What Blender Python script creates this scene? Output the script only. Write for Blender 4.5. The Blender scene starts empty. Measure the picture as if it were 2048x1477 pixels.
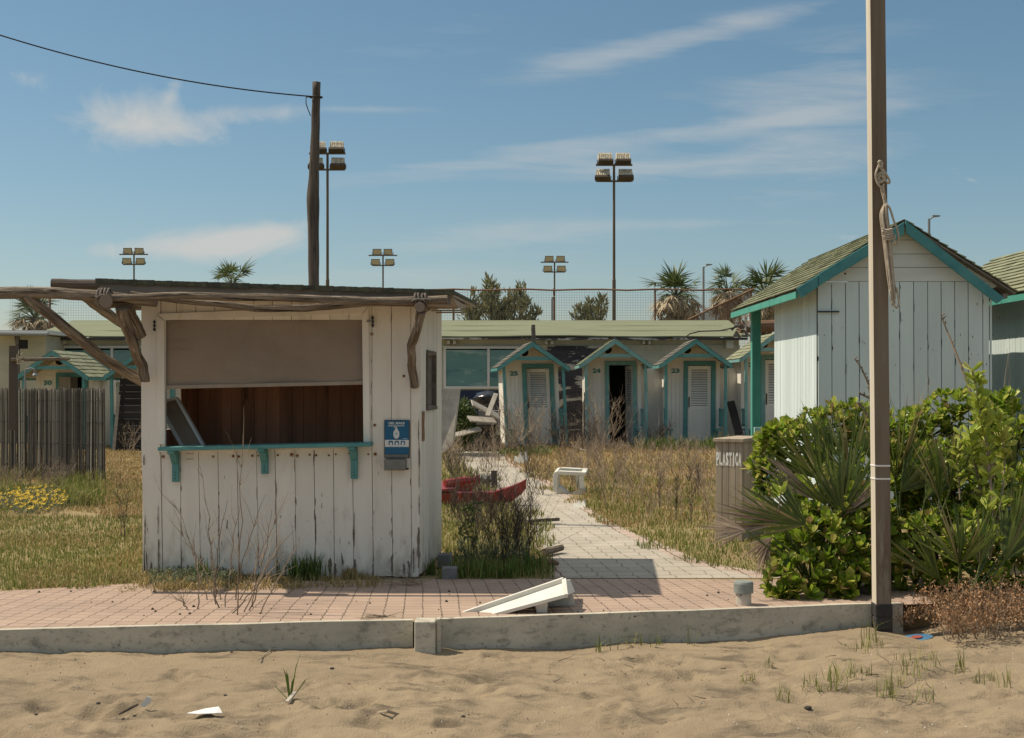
import bpy, math, random
import numpy as np
from mathutils import Vector, Matrix, noise as mnoise
rnd = random.Random(7)
nr = np.random.default_rng(11)
R = math.radians
C = bpy.context.scene.collection
scn = bpy.context.scene

# ------------------------------------------------------------------ camera
F, H, CX, CY = 2600.0, 1.53, 1024.0, 772.0       # focal length and horizon in photo pixels
cam = bpy.data.cameras.new('camera'); camo = bpy.data.objects.new('camera', cam); C.objects.link(camo)
cam.sensor_width = 36; cam.lens = F * 36 / 2048; cam.shift_y = (CY - 738.5) / 2048
cam.clip_start = 0.1; cam.clip_end = 2000
camo.location = (0, 0, H); camo.rotation_euler = (R(90), 0, 0)
scn.camera = camo

# ------------------------------------------------------------------ sun, sky, exposure
SUN = Vector((-1.48, 0.36, 2.17)).normalized()
sl = bpy.data.lights.new('sun', 'SUN'); sl.energy = 4.5; sl.angle = R(0.53); sl.color = (1.0, 0.89, 0.72)
so = bpy.data.objects.new('sun', sl); C.objects.link(so); so.rotation_euler = SUN.to_track_quat('Z', 'Y').to_euler()
so.location = (-20, 5, 30)
scn.view_settings.view_transform = 'Standard'; scn.view_settings.look = 'None'
scn.view_settings.gamma = 1; scn.view_settings.use_curve_mapping = False
scn.view_settings.exposure = 0.16

W = bpy.data.worlds.new('World'); scn.world = W; W.use_nodes = True
def build_world():
    nt = W.node_tree; N = nt.nodes; L = nt.links
    for n in list(N): N.remove(n)
    out = N.new('ShaderNodeOutputWorld'); bg = N.new('ShaderNodeBackground'); bg.inputs[1].default_value = 0.15
    L.new(bg.outputs[0], out.inputs[0])
    sky = N.new('ShaderNodeTexSky'); sky.sky_type = 'NISHITA'; sky.sun_disc = False
    sky.sun_elevation = math.asin(SUN.z); sky.sun_rotation = math.atan2(SUN.x, SUN.y)
    sky.air_density = 1.0; sky.dust_density = 0.6; sky.ozone_density = 2.0
    def val(x):
        return x
    def m(op, a, b=None, c=None, clamp=False):
        n = N.new('ShaderNodeMath'); n.operation = op; n.use_clamp = clamp
        for i, x in enumerate((a, b, c)):
            if x is None: continue
            if isinstance(x, (int, float)): n.inputs[i].default_value = x
            else: L.new(x, n.inputs[i])
        return n.outputs[0]
    tc = N.new('ShaderNodeTexCoord'); sep = N.new('ShaderNodeSeparateXYZ'); L.new(tc.outputs['Generated'], sep.inputs[0])
    y = m('MAXIMUM', sep.outputs[1], 0.05)
    az = m('DIVIDE', sep.outputs[0], y); el = m('DIVIDE', sep.outputs[2], y)
    comb = N.new('ShaderNodeCombineXYZ'); L.new(az, comb.inputs[0]); L.new(el, comb.inputs[1])
    def fbm(scale, sx, sy, rot, dist=0.0, rough=0.6, det=8, off=0):
        mp = N.new('ShaderNodeMapping'); mp.inputs['Rotation'].default_value = (0, 0, rot); mp.inputs['Scale'].default_value = (sx, sy, 1); mp.inputs['Location'].default_value = (off, off * .7, 0)
        L.new(comb.outputs[0], mp.inputs[0])
        n = N.new('ShaderNodeTexNoise'); n.inputs['Scale'].default_value = scale; n.inputs['Detail'].default_value = det
        n.inputs['Roughness'].default_value = rough; n.inputs['Distortion'].default_value = dist
        L.new(mp.outputs[0], n.inputs['Vector']); return n.outputs['Fac']
    puff = fbm(13, 1.0, 1.7, R(-14), 1.3, 0.60, 10)
    streak = fbm(6, 1.0, 9.0, R(-7), 0.7, 0.62, 10, 3.1)
    streak2 = fbm(7, 1.0, 5.5, R(-24), 1.0, 0.62, 10, 7.7)
    def blob(px, py, rx, ry, rot=0.0):
        cx, cy = (px - CX) / F, (CY - py) / F; rx /= F; ry /= F
        dx = m('SUBTRACT', az, cx); dy = m('SUBTRACT', el, cy); c, s = math.cos(rot), math.sin(rot)
        u = m('DIVIDE', m('ADD', m('MULTIPLY', dx, c), m('MULTIPLY', dy, s)), rx)
        v = m('DIVIDE', m('SUBTRACT', m('MULTIPLY', dy, c), m('MULTIPLY', dx, s)), ry)
        return m('EXPONENT', m('MULTIPLY', m('ADD', m('MULTIPLY', u, u), m('MULTIPLY', v, v)), -1.0))
    def total(lst):
        r = None
        for b, w in lst: q = m('MULTIPLY', b, w); r = q if r is None else m('ADD', r, q)
        return r
    pm = total([(blob(265, 235, 120, 58, -.05), .68), (blob(350, 262, 120, 32, -.1), .40), (blob(345, 185, 16, 34, -.35), .38), (blob(520, 228, 110, 20, .06), .42), (blob(430, 240, 26, 30, .7), .2),
                (blob(430, 490, 150, 36, .05), .95), (blob(530, 468, 95, 22, .18), .62), (blob(230, 500, 130, 18, .02), .36), (blob(1700, 475, 60, 10), .30), (blob(1945, 362, 40, 8, -.5), .38), (blob(45, 150, 50, 24, -.5), .30)])
    sm = total([(blob(1300, 95, 230, 24, .22), .75), (blob(1480, 45, 190, 22, .20), .6), (blob(1180, 120, 120, 30, .1), .5), (blob(1350, 270, 480, 22, .13), .62), (blob(1050, 295, 130, 9, .08), .4), (blob(960, 480, 330, 34, .06), .62),
                (blob(1650, 230, 190, 110, .5), .6), (blob(1500, 180, 260, 60, .35), .35), (blob(1350, 340, 300, 30, .12), .45), (blob(950, 330, 260, 14, .04), .4), (blob(720, 218, 150, 8, 0), .5), (blob(1300, 450, 240, 12, .02), .5), (blob(850, 90, 260, 50, .3), .26), (blob(1150, 345, 460, 14, .06), .42), (blob(700, 560, 900, 40, 0), .30), (blob(1700, 330, 200, 40, .3), .25)])
    # edges eaten by noise: mask + noise - threshold
    c1 = m('MULTIPLY', m('SUBTRACT', m('ADD', pm, m('MULTIPLY', m('SUBTRACT', puff, .5), 1.5)), .16), 1.35, clamp=True); c1 = m('MULTIPLY', c1, m('MULTIPLY', pm, 3.0, clamp=True))
    st = m('ADD', m('MULTIPLY', streak, .62), m('MULTIPLY', streak2, .38))
    c2 = m('MULTIPLY', m('SUBTRACT', m('ADD', sm, m('MULTIPLY', m('SUBTRACT', st, .5), 3.4)), .16), .9, clamp=True); c2 = m('MULTIPLY', c2, m('MULTIPLY', sm, 2.2, clamp=True))
    cl = m('ADD', m('MULTIPLY', c1, .86), m('MULTIPLY', c2, .50), clamp=True)
    hs = N.new('ShaderNodeHueSaturation'); hs.inputs['Saturation'].default_value = 1.06; hs.inputs['Value'].default_value = .51; hs.inputs['Hue'].default_value = 0.483
    L.new(sky.outputs[0], hs.inputs['Color'])
    mx = N.new('ShaderNodeMix'); mx.data_type = 'RGBA'; L.new(cl, mx.inputs[0]); L.new(hs.outputs[0], mx.inputs[6]); mx.inputs[7].default_value = (3.5, 3.5, 3.35, 1)
    # made-up bright veil high overhead, out of view, added to fill the shade
    sky_fill = N.new('ShaderNodeMapRange'); sky_fill.interpolation_type = 'SMOOTHSTEP'; sky_fill.inputs[1].default_value = .34; sky_fill.inputs[2].default_value = .7; sky_fill.inputs[4].default_value = .42; L.new(sep.outputs[2], sky_fill.inputs[0])
    mv = N.new('ShaderNodeMix'); mv.data_type = 'RGBA'; L.new(sky_fill.outputs[0], mv.inputs[0]); L.new(mx.outputs[2], mv.inputs[6]); mv.inputs[7].default_value = (6.2, 6.0, 5.7, 1)
    L.new(mv.outputs[2], bg.inputs[0])
build_world()

# ------------------------------------------------------------------ helpers
def P(px, py, D): return Vector(((px - CX) * D / F, D, H - (py - CY) * D / F))
def G(px, py, z=0.0):
    D = F * (H - z) / (py - CY); return P(px, py, D)
def lin(h):
    h = h.lstrip('#'); v = [int(h[i:i + 2], 16) / 255 for i in (0, 2, 4)]
    return tuple((x / 12.92 if x <= .04045 else ((x + .055) / 1.055) ** 2.4) for x in v)

class MB:
    def __init__(s): s.v = []; s.f = []; s.m = []; s.uv = []; s.M = Matrix.Identity(4); s.np = []
    def add(s, vs, fs, mi=0, uvs=None):
        o = len(s.v); s.v += [s.M @ Vector(p) for p in vs]
        for i, f in enumerate(fs):
            s.f.append(tuple(o + k for k in f)); s.m.append(mi); s.uv.append(uvs[i] if uvs else None)
    def hexa(s, c, mi=0):       # 8 corners: bottom loop 0-3, top loop 4-7
        s.add(c, [(0, 3, 2, 1), (4, 5, 6, 7), (0, 1, 5, 4), (1, 2, 6, 5), (2, 3, 7, 6), (3, 0, 4, 7)], mi)
    def box(s, x0, x1, y0, y1, z0, z1, mi=0):
        s.hexa([(x0, y0, z0), (x1, y0, z0), (x1, y1, z0), (x0, y1, z0), (x0, y0, z1), (x1, y0, z1), (x1, y1, z1), (x0, y1, z1)], mi)
    def bar(s, p, q, w, h, mi=0, up=(0, 0, 1)):
        p = Vector(p); q = Vector(q); d = (q - p).normalized(); a = d.cross(Vector(up))
        if a.length < 1e-4: a = Vector((1, 0, 0))
        a.normalize(); b = a.cross(d).normalized(); a *= w / 2; b *= h / 2
        s.hexa([p - a - b, p + a - b, p + a + b, p - a + b, q - a - b, q + a - b, q + a + b, q - a + b], mi)
    def prism(s, poly, y0, y1, mi=0):   # poly in (x,z), counter-clockwise or not
        n = len(poly); vs = [(x, y0, z) for x, z in poly] + [(x, y1, z) for x, z in poly]
        fs = [tuple(range(n)), tuple(range(2 * n - 1, n - 1, -1))] + [(i, i + n, (i + 1) % n + n, (i + 1) % n) for i in range(n)]
        s.add(vs, fs, mi)
    def prismv(s, pts, off, mi=0):      # arbitrary planar loop pushed along off
        n = len(pts); pts = [Vector(p) for p in pts]; off = Vector(off)
        s.add(pts + [p + off for p in pts], [tuple(range(n)), tuple(range(2 * n - 1, n - 1, -1))] + [(i, i + n, (i + 1) % n + n, (i + 1) % n) for i in range(n)], mi)
    def tube(s, pts, rads, n=8, mi=0, caps=True, jit=0.0, seed=0):
        pts = [Vector(p) for p in pts]
        if isinstance(rads, (int, float)): rads = [rads] * len(pts)
        d0 = (pts[1] - pts[0]).normalized(); a = d0.orthogonal().normalized()
        vs = []; ln = 0; lens = []
        for i, p in enumerate(pts):
            d = (pts[min(i + 1, len(pts) - 1)] - pts[max(i - 1, 0)]).normalized()
            a = (a - d * a.dot(d)); a = a.normalized() if a.length > 1e-6 else d.orthogonal().normalized()
            b = d.cross(a)
            if i: ln += (p - pts[i - 1]).length
            lens.append(ln)
            for k in range(n):
                t = 2 * math.pi * k / n; r = rads[i]
                if jit: r *= 1 + jit * mnoise.noise(Vector((math.cos(t) * 1.2 + seed, math.sin(t) * 1.2, ln * 5 + seed * 3)))
                vs.append(p + (a * math.cos(t) + b * math.sin(t)) * r)
        fs = []; uv = []
        for i in range(len(pts) - 1):
            for k in range(n):
                k2 = (k + 1) % n; fs.append((i * n + k, i * n + k2, (i + 1) * n + k2, (i + 1) * n + k))
                uv.append([(k / n, lens[i]), ((k + 1) / n, lens[i]), ((k + 1) / n, lens[i + 1]), (k / n, lens[i + 1])])
        if caps:
            fs.append(tuple(range(n - 1, -1, -1))); uv.append([(.5, 0)] * n)
            e = (len(pts) - 1) * n; fs.append(tuple(e + k for k in range(n))); uv.append([(.5, 0)] * n)
        s.add(vs, fs, mi, uv)
    def lathe(s, prof, base=(0, 0, 0), n=20, mi=0):   # prof: (r,z)
        b = Vector(base); vs = []; fs = []
        for r, z in prof:
            for k in range(n):
                t = 2 * math.pi * k / n; vs.append(b + Vector((r * math.cos(t), r * math.sin(t), z)))
        for i in range(len(prof) - 1):
            for k in range(n): fs.append((i * n + k, i * n + (k + 1) % n, (i + 1) * n + (k + 1) % n, (i + 1) * n + k))
        fs.append(tuple(range(n - 1, -1, -1))); e = (len(prof) - 1) * n; fs.append(tuple(e + k for k in range(n)))
        s.add(vs, fs, mi)
    def disc(s, c, ax, r, n=12, mi=0, th=0.004):
        c = Vector(c); ax = Vector(ax).normalized(); s.tube([c, c + ax * th], r, n, mi)
    def bulk(s, V, faces, mi=0):        # V (k,3) array, faces list of arrays (m,3)/(m,4)
        s.np.append((V, faces, mi))
    def mesh(s, name, off):
        V = [np.array([tuple(p) for p in s.v], dtype=np.float64).reshape(-1, 3)]
        sizes = [len(f) for f in s.f]; idx = [i for f in s.f for i in f]; mi = list(s.m)
        base = len(s.v); sz = [np.array(sizes, dtype=np.int64)]; ix = [np.array(idx, dtype=np.int64)]; mm = [np.array(mi, dtype=np.int64)]
        for A, faces, m_ in s.np:
            V.append(A)
            for fa in faces:
                ix.append((fa + base).ravel()); sz.append(np.full(len(fa), fa.shape[1])); mm.append(np.full(len(fa), m_))
            base += len(A)
        V = np.concatenate(V) - np.array(off); sz = np.concatenate(sz).astype(np.int32); ix = np.concatenate(ix).astype(np.int32); mm = np.concatenate(mm).astype(np.int32)
        me = bpy.data.meshes.new(name)
        me.vertices.add(len(V)); me.vertices.foreach_set('co', V.astype(np.float32).ravel())
        me.loops.add(len(ix)); me.loops.foreach_set('vertex_index', ix)
        me.polygons.add(len(sz)); me.polygons.foreach_set('loop_start', np.concatenate([[0], np.cumsum(sz)[:-1]]).astype(np.int32))
        me.polygons.foreach_set('material_index', mm)
        if any(u for u in s.uv):
            l = me.uv_layers.new(name='UVMap'); arr = np.zeros((len(ix), 2), dtype=np.float32); k = 0
            for f, u in zip(s.f, s.uv):
                if u: arr[k:k + len(f)] = u
                k += len(f)
            l.data.foreach_set('uv', arr.ravel())
        me.update(calc_edges=True); me.validate(); return me

def root_loc(o):
    v = Vector((0, 0, 0))
    while o is not None: v = v + o.location; o = o.parent
    return v
def build(mb, name, mats, parent=None, loc=None, smooth=False, bevel=0.0, label=None):
    off = root_loc(parent) if parent is not None else Vector(loc or (0, 0, 0))
    me = mb.mesh(name, off); o = bpy.data.objects.new(name, me); C.objects.link(o)
    for m_ in (mats if isinstance(mats, (list, tuple)) else [mats]): me.materials.append(m_)
    if parent is not None: o.parent = parent
    else: o.location = off
    me.polygons.foreach_set('use_smooth', np.full(len(me.polygons), bool(smooth)))
    if bevel:
        b = o.modifiers.new('bevel', 'BEVEL'); b.width = bevel; b.segments = 2; b.limit_method = 'ANGLE'; b.angle_limit = R(40)
    if label: o['label'] = label
    return o
def tag(o, label, cat, group=None, kind=None):
    o['label'] = label; o['category'] = cat
    if group: o['group'] = group
    if kind: o['kind'] = kind
    return o
def thing(name, label, cat, loc, group=None):
    o = bpy.data.objects.new(name, None); C.objects.link(o); o.location = loc; o.empty_display_size = .2
    return tag(o, label, cat, group)
def structure(o): o['kind'] = 'structure'; return o
def dup(o, loc, label=None, rotz=0.0, scale=None):
    r = o.copy(); C.objects.link(r); r.location = loc; r.rotation_euler = (0, 0, rotz)
    if scale: r.scale = (scale,) * 3
    if label: r['label'] = label
    for ch in list(o.children):
        c = ch.copy(); C.objects.link(c); c.parent = r
        for g in list(ch.children):
            d = g.copy(); C.objects.link(d); d.parent = c
    return r
_txt = {}
def text(mb, s, fn, u0, u1, z0, z1, mi=0, bold=0.0):
    key = (s, bold)
    if key not in _txt:
        cu = bpy.data.curves.new('lettering', 'FONT'); cu.body = s; cu.size = 1; cu.offset = bold; cu.resolution_u = 3
        ob = bpy.data.objects.new('lettering', cu); C.objects.link(ob); bpy.context.view_layer.update()
        me = bpy.data.meshes.new_from_object(ob.evaluated_get(bpy.context.evaluated_depsgraph_get()))
        _txt[key] = ([tuple(v.co) for v in me.vertices], [tuple(p.vertices) for p in me.polygons])
        bpy.data.objects.remove(ob); bpy.data.curves.remove(cu); bpy.data.meshes.remove(me)
    V, Fc = _txt[key]
    xs = [v[0] for v in V]; ys = [v[1] for v in V]; x0, x1, y0, y1 = min(xs), max(xs), min(ys), max(ys)
    mb.add([fn(u0 + (v[0] - x0) / (x1 - x0) * (u1 - u0), z0 + (v[1] - y0) / (y1 - y0) * (z1 - z0)) for v in V], Fc, mi)

# ------------------------------------------------------------------ materials
def mat(name, c1, c2=None, sc=(4, 4, 4), detail=6, ramp=(.35, .65), rough=.8, spec=.3, metal=0.0, island=0.0, chips=(), bump=0.0, bsc=None, bdist=.01, transl=0.0, uv=False, coords='Object', tip=None):
    m = bpy.data.materials.new(name); m.use_nodes = True; nt = m.node_tree; N = nt.nodes; L = nt.links
    bs = N['Principled BSDF']; out = N['Material Output']
    bs.inputs['Roughness'].default_value = rough; bs.inputs['Specular IOR Level'].default_value = spec; bs.inputs['Metallic'].default_value = metal
    tc = N.new('ShaderNodeTexCoord'); src = tc.outputs['UV'] if uv else tc.outputs[coords]
    def nz(scale, det=6, off=0.0, dist=0.0, rgh=.6):
        mp = N.new('ShaderNodeMapping'); mp.inputs['Scale'].default_value = scale; mp.inputs['Location'].default_value = (off, off * 1.7, off * .3)
        L.new(src, mp.inputs[0]); n = N.new('ShaderNodeTexNoise'); n.inputs['Scale'].default_value = 1; n.inputs['Detail'].default_value = det
        n.inputs['Roughness'].default_value = rgh; n.inputs['Distortion'].default_value = dist
        L.new(mp.outputs[0], n.inputs['Vector']); return n.outputs['Fac']
    def rng(x, a, b):
        r = N.new('ShaderNodeMapRange'); r.inputs[1].default_value = a; r.inputs[2].default_value = b; L.new(x, r.inputs[0]); return r.outputs[0]
    def mixc(f, a, b):
        x = N.new('ShaderNodeMix'); x.data_type = 'RGBA'
        for i, q in ((0, f), (6, a), (7, b)):
            if isinstance(q, (int, float)): x.inputs[i].default_value = q
            elif isinstance(q, tuple): x.inputs[i].default_value = (*q[:3], 1)
            else: L.new(q, x.inputs[i])
        return x.outputs[2]
    col = c1
    if c2 is not None: col = mixc(rng(nz(sc, detail), *ramp), c1, c2)
    if island:
        ge = N.new('ShaderNodeNewGeometry')
        if isinstance(island, (list, tuple)):      # list of colours per island
            cr = N.new('ShaderNodeValToRGB'); cr.color_ramp.interpolation = 'LINEAR'
            els = cr.color_ramp.elements
            while len(els) < len(island): els.new(.5)
            for i, cc in enumerate(island): els[i].position = i / (len(island) - 1); els[i].color = (*cc, 1)
            L.new(ge.outputs['Random Per Island'], cr.inputs[0])
            col = mixc(0.7, col, cr.outputs[0]) if c2 is not None else cr.outputs[0]
        else:
            mul = rng(ge.outputs['Random Per Island'], 0, 1)
            hs = N.new('ShaderNodeHueSaturation'); L.new(rng2(N, L, ge.outputs['Random Per Island'], 1 - island, 1 + island), hs.inputs['Value'])
            if isinstance(col, tuple): hs.inputs['Color'].default_value = (*col, 1)
            else: L.new(col, hs.inputs['Color'])
            col = hs.outputs[0]
    for ch in chips:    # (colour, scale, lo, hi [, z_lo, z_hi, gain])
        f = nz(ch[1], 8, 5.3 + len(ch[1]) + ch[2] * 9, .3, .65)
        if len(ch) > 4:
            sp = N.new('ShaderNodeSeparateXYZ'); L.new(tc.outputs['Object'], sp.inputs[0])
            g = rng(sp.outputs[2], ch[5], ch[4]); a = N.new('ShaderNodeMath'); a.operation = 'MULTIPLY_ADD'; L.new(g, a.inputs[0]); a.inputs[1].default_value = ch[6]; L.new(f, a.inputs[2]); f = a.outputs[0]
        col = mixc(rng(f, ch[2], ch[3]), col, ch[0])
    if isinstance(col, tuple): bs.inputs['Base Color'].default_value = (*col[:3], 1)
    else: L.new(col, bs.inputs['Base Color'])
    if bump:
        b = N.new('ShaderNodeBump'); b.inputs['Strength'].default_value = bump; b.inputs['Distance'].default_value = bdist
        L.new(nz(bsc or sc, 8, 2.2), b.inputs['Height']); L.new(b.outputs[0], bs.inputs['Normal'])
    if transl:
        t = N.new('ShaderNodeBsdfTranslucent'); ms = N.new('ShaderNodeMixShader'); ms.inputs[0].default_value = transl
        if isinstance(col, tuple): t.inputs[0].default_value = (*col[:3], 1)
        else: L.new(col, t.inputs[0])
        L.new(bs.outputs[0], ms.inputs[1]); L.new(t.outputs[0], ms.inputs[2]); L.new(ms.outputs[0], out.inputs[0])
    return m
def rng2(N, L, x, a, b):
    r = N.new('ShaderNodeMapRange'); r.inputs[3].default_value = a; r.inputs[4].default_value = b; L.new(x, r.inputs[0]); return r.outputs[0]

WOODGREY = (.10, .085, .072)
M_white = mat('weathered_white_paint', (.76, .715, .63), (.65, .60, .51), (3, 3, .6), ramp=(.35, .75), rough=.75, island=.05,
              chips=[((.47, .405, .31), (7, 7, .9), .56, .82), ((.30, .255, .19), (6, 6, 2.5), .62, .95, .04, .42, .22), (WOODGREY, (16, 16, 3.0), .70, .73, 0.02, .55, .10), ((.16, .13, .11), (60, 60, 1.3), .69, .74)], bump=.25, bsc=(60, 60, 4), bdist=.004)
M_bare = mat('bare_weathered_wood', (.24, .19, .15), (.12, .095, .075), (30, 30, 4), rough=.95)
M_white_hut = mat('hut_white_paint', (.77, .735, .665), (.66, .62, .54), (3, 3, .6), ramp=(.35, .75), rough=.75, island=.05,
              chips=[((.45, .40, .33), (7, 7, .9), .62, .85), (WOODGREY, (30, 30, 5.0), .73, .76), ((.14, .13, .12), (70, 70, 1.6), .72, .76)], bump=.2, bsc=(60, 60, 4), bdist=.004)
M_white_cabin = mat('cool_white_paint', (.60, .685, .67), (.51, .59, .575), (3, 3, .6), ramp=(.35, .75), rough=.75, island=.05,
              chips=[((.45, .44, .40), (7, 7, .9), .62, .85), (WOODGREY, (30, 30, 5.0), .73, .76), ((.14, .13, .12), (70, 70, 1.6), .72, .76)], bump=.2, bsc=(60, 60, 4), bdist=.004)
M_gable = mat('gable_white_paint', (.65, .69, .65), (.56, .59, .55), (.8, 3, 3), rough=.75, island=.05,
              chips=[(WOODGREY, (5, 20, 26), .71, .75), ((.14, .13, .12), (1.6, 70, 70), .70, .75)], bump=.2, bsc=(4, 60, 60), bdist=.004)
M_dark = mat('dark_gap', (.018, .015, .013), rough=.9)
M_turq = mat('turquoise_paint', (.075, .225, .22), (.11, .29, .275), (5, 5, 5), rough=.6, chips=[((.16, .30, .27), (9, 9, 9), .62, .75), ((.10, .09, .08), (28, 28, 28), .70, .73)], bump=.2, bsc=(30, 30, 30), bdist=.003)
M_turq_faded = mat('sun_faded_turquoise', (.13, .29, .28), (.20, .37, .35), (5, 5, 3), rough=.7, chips=[((.33, .43, .39), (9, 9, 6), .56, .72), ((.12, .105, .09), (26, 26, 14), .64, .68)], bump=.2, bsc=(30, 30, 30), bdist=.003)
M_turq_big = mat('deep_turquoise_paint', (.045, .185, .20), (.075, .25, .245), (5, 5, 5), rough=.55, chips=[((.12, .30, .29), (9, 9, 9), .64, .76), ((.05, .07, .07), (16, 40, 40), .70, .72)], bump=.2, bsc=(30, 30, 30), bdist=.003)
M_green_post = mat('green_painted_post', (.055, .26, .20), (.09, .33, .26), (5, 5, 2), rough=.6, chips=[((.3, .38, .33), (9, 9, 5), .68, .76)])
M_turq_pale = mat('faded_turquoise_paint', (.42, .60, .54), (.30, .52, .48), (6, 6, 6), rough=.65)
M_brown_in = mat('brown_interior_boards', (.50, .24, .14), (.33, .16, .095), (8, 8, .8), rough=.6, island=.22, chips=[((.022, .011, .008), (9, 9, 2.0), .66, .73)])
M_blind = mat('roller_blind_plastic', (.34, .26, .19), (.28, .215, .155), (1.2, 1, 3), rough=.42, spec=.5, chips=[((.38, .31, .24), (3, 3, .6), .58, .9), ((.235, .175, .125), (1.6, 2, 1.1), .52, .72), ((.20, .15, .11), (1.5, 2, 9), .58, .75)], transl=.12)
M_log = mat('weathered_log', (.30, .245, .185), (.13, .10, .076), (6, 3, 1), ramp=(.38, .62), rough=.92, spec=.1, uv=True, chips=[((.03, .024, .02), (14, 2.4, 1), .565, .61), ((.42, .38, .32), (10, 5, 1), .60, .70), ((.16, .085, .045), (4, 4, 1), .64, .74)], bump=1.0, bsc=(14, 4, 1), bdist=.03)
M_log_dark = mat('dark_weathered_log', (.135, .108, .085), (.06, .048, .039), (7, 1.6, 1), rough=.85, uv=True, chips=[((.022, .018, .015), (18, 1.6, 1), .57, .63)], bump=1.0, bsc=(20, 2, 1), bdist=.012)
M_fascia = mat('dark_grey_timber', (.20, .175, .145), (.11, .095, .08), (1.2, 6, 14), rough=.9, chips=[((.30, .29, .26), (4, 4, 6), .74, .77)], bump=.4, bsc=(4, 40, 40), bdist=.006)
M_felt = mat('mossy_roofing_felt', (.11, .11, .07), (.05, .052, .04), (12, 12, 12), rough=.95, chips=[((.10, .105, .062), (9, 9, 9), .6, .7)], bump=.8, bsc=(60, 60, 60), bdist=.01)
M_soffit = mat('pale_soffit', (.36, .30, .23), (.28, .23, .18), (5, 5, 5), rough=.8)
M_rope = mat('brown_rope', (.17, .145, .12), (.10, .085, .07), (30, 30, 30), rough=.9, bump=.5, bsc=(120, 120, 120), bdist=.004)
M_rope_pale = mat('pale_rope', (.46, .40, .31), (.36, .30, .23), (30, 30, 30), rough=.9, bump=.5, bsc=(150, 150, 150), bdist=.003)
M_rust = mat('rusty_nails', (.16, .062, .022), (.09, .035, .018), (40, 40, 40), rough=.8)
M_rust_halo = mat('rust_bloom', (.42, .30, .20), (.34, .21, .12), (40, 40, 40), rough=.8)
M_metal_dark = mat('dark_metal', (.05, .045, .04), rough=.5, metal=.4)
M_metal_grey = mat('grey_dull_metal', (.20, .20, .185), (.15, .155, .145), (20, 20, 20), rough=.45, metal=.5)
M_blue = mat('poster_blue', (.012, .10, .20), (.014, .115, .22), (6, 6, 6), rough=.35)
M_poster_white = mat('poster_white', (.62, .62, .58), rough=.4)
M_poster_pale = mat('poster_pale_blue', (.30, .45, .52), rough=.4)
M_card = mat('brown_cardboard', (.30, .16, .075), (.24, .13, .06), (12, 12, 12), rough=.85)
M_concrete = mat('weathered_concrete', (.54, .49, .39), (.39, .36, .29), (2.2, 3, 5), ramp=(.38, .66), rough=.9, chips=[((.17, .16, .135), (7, 9, 14), .53, .75), ((.22, .205, .17), (30, 30, 34), .56, .7), ((.56, .51, .42), (5, 5, 12), .66, .8), ((.30, .20, .11), (2.2, 3, 1.2), .74, .8)], bump=.5, bsc=(40, 40, 40), bdist=.006)
M_plastic = mat('white_plastic', (.74, .71, .62), (.64, .61, .53), (3, 3, 3), rough=.45, spec=.45)
M_plastic_old = mat('grimy_white_plastic', (.64, .62, .54), (.40, .37, .31), (6, 6, 6), rough=.55)
M_pipecap = mat('grey_pipe_cap', (.25, .28, .25), (.19, .21, .19), (20, 20, 20), rough=.6)
M_pipe = mat('peeling_pipe_paint', (.52, .48, .40), (.42, .38, .31), (8, 8, 8), rough=.7, chips=[((.13, .13, .12), (14, 14, 14), .55, .6, .02, .22, .06)])
M_red = mat('faded_red_paint', (.28, .024, .02), (.20, .018, .016), (5, 5, 5), rough=.42, spec=.5, chips=[((.10, .02, .018), (12, 12, 12), .66, .72)])
M_binwood = mat('grey_bin_timber', (.43, .36, .27), (.29, .24, .18), (14, 14, 1.2), rough=.9, island=.10, chips=[((.07, .055, .045), (50, 50, 2), .66, .72)], bump=.4, bsc=(60, 60, 4), bdist=.005)
M_stencil = mat('worn_white_stencil', (.86, .85, .80), (.62, .58, .50), (40, 40, 12), ramp=(.55, .75), rough=.8)
M_reed = mat('grey_reeds', (.105, .092, .078), rough=.9, island=[(.05, .043, .037), (.12, .105, .088), (.18, .16, .13), (.09, .078, .066), (.22, .20, .165), (.55, .51, .43)])
M_darkplank = mat('dark_stained_planks', (.022, .018, .016), (.035, .029, .026), (1, 8, 14), rough=.9, island=.3)
M_steel = mat('weathered_steel_post', (.20, .155, .11), (.135, .095, .065), (9, 9, .6), ramp=(.4, .62), rough=.62, metal=.1, chips=[((.13, .065, .04), (10, 10, 1.0), .60, .72), ((.34, .31, .25), (5, 5, .8), .6, .75)], bump=.15, bsc=(30, 30, 10), bdist=.004)
M_sunlit_face = mat('painted_sunlit_face', (.62, .56, .45), (.48, .42, .33), (9, 9, .6), rough=.6)  # sunlight painted into the colour of the post's left face
M_sleeve = mat('black_rubber_sleeve', (.030, .029, .028), (.055, .05, .045), (8, 8, 8), rough=.75)
M_zip = mat('white_cable_tie', (.75, .73, .68), rough=.4)
M_shingle = mat('green_grey_shingles', (.245, .255, .155), (.185, .19, .125), (4, 4, 4), rough=.95, island=.16, chips=[((.10, .085, .065), (7, 7, 7), .66, .76)], bump=.5, bsc=(90, 90, 90), bdist=.004)
M_shingle_grey = mat('grey_worn_shingles', (.165, .155, .125), (.10, .09, .075), (4, 4, 4), rough=.95, island=.25, chips=[((.25, .25, .20), (7, 7, 7), .62, .76)])
M_roof_green = mat('green_mineral_felt', (.195, .212, .130), (.165, .18, .112), (.8, 3, 3), rough=.95, chips=[((.30, .27, .19), (.35, 2, 2), .66, .78)], bump=.3, bsc=(40, 40, 40), bdist=.005)
M_cream = mat('cream_peeling_wall', (.50, .48, .37), (.42, .40, .31), (1.5, 1.5, 3), rough=.85, chips=[((.30, .27, .20), (.6, 2, 6), .62, .72)])
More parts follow.
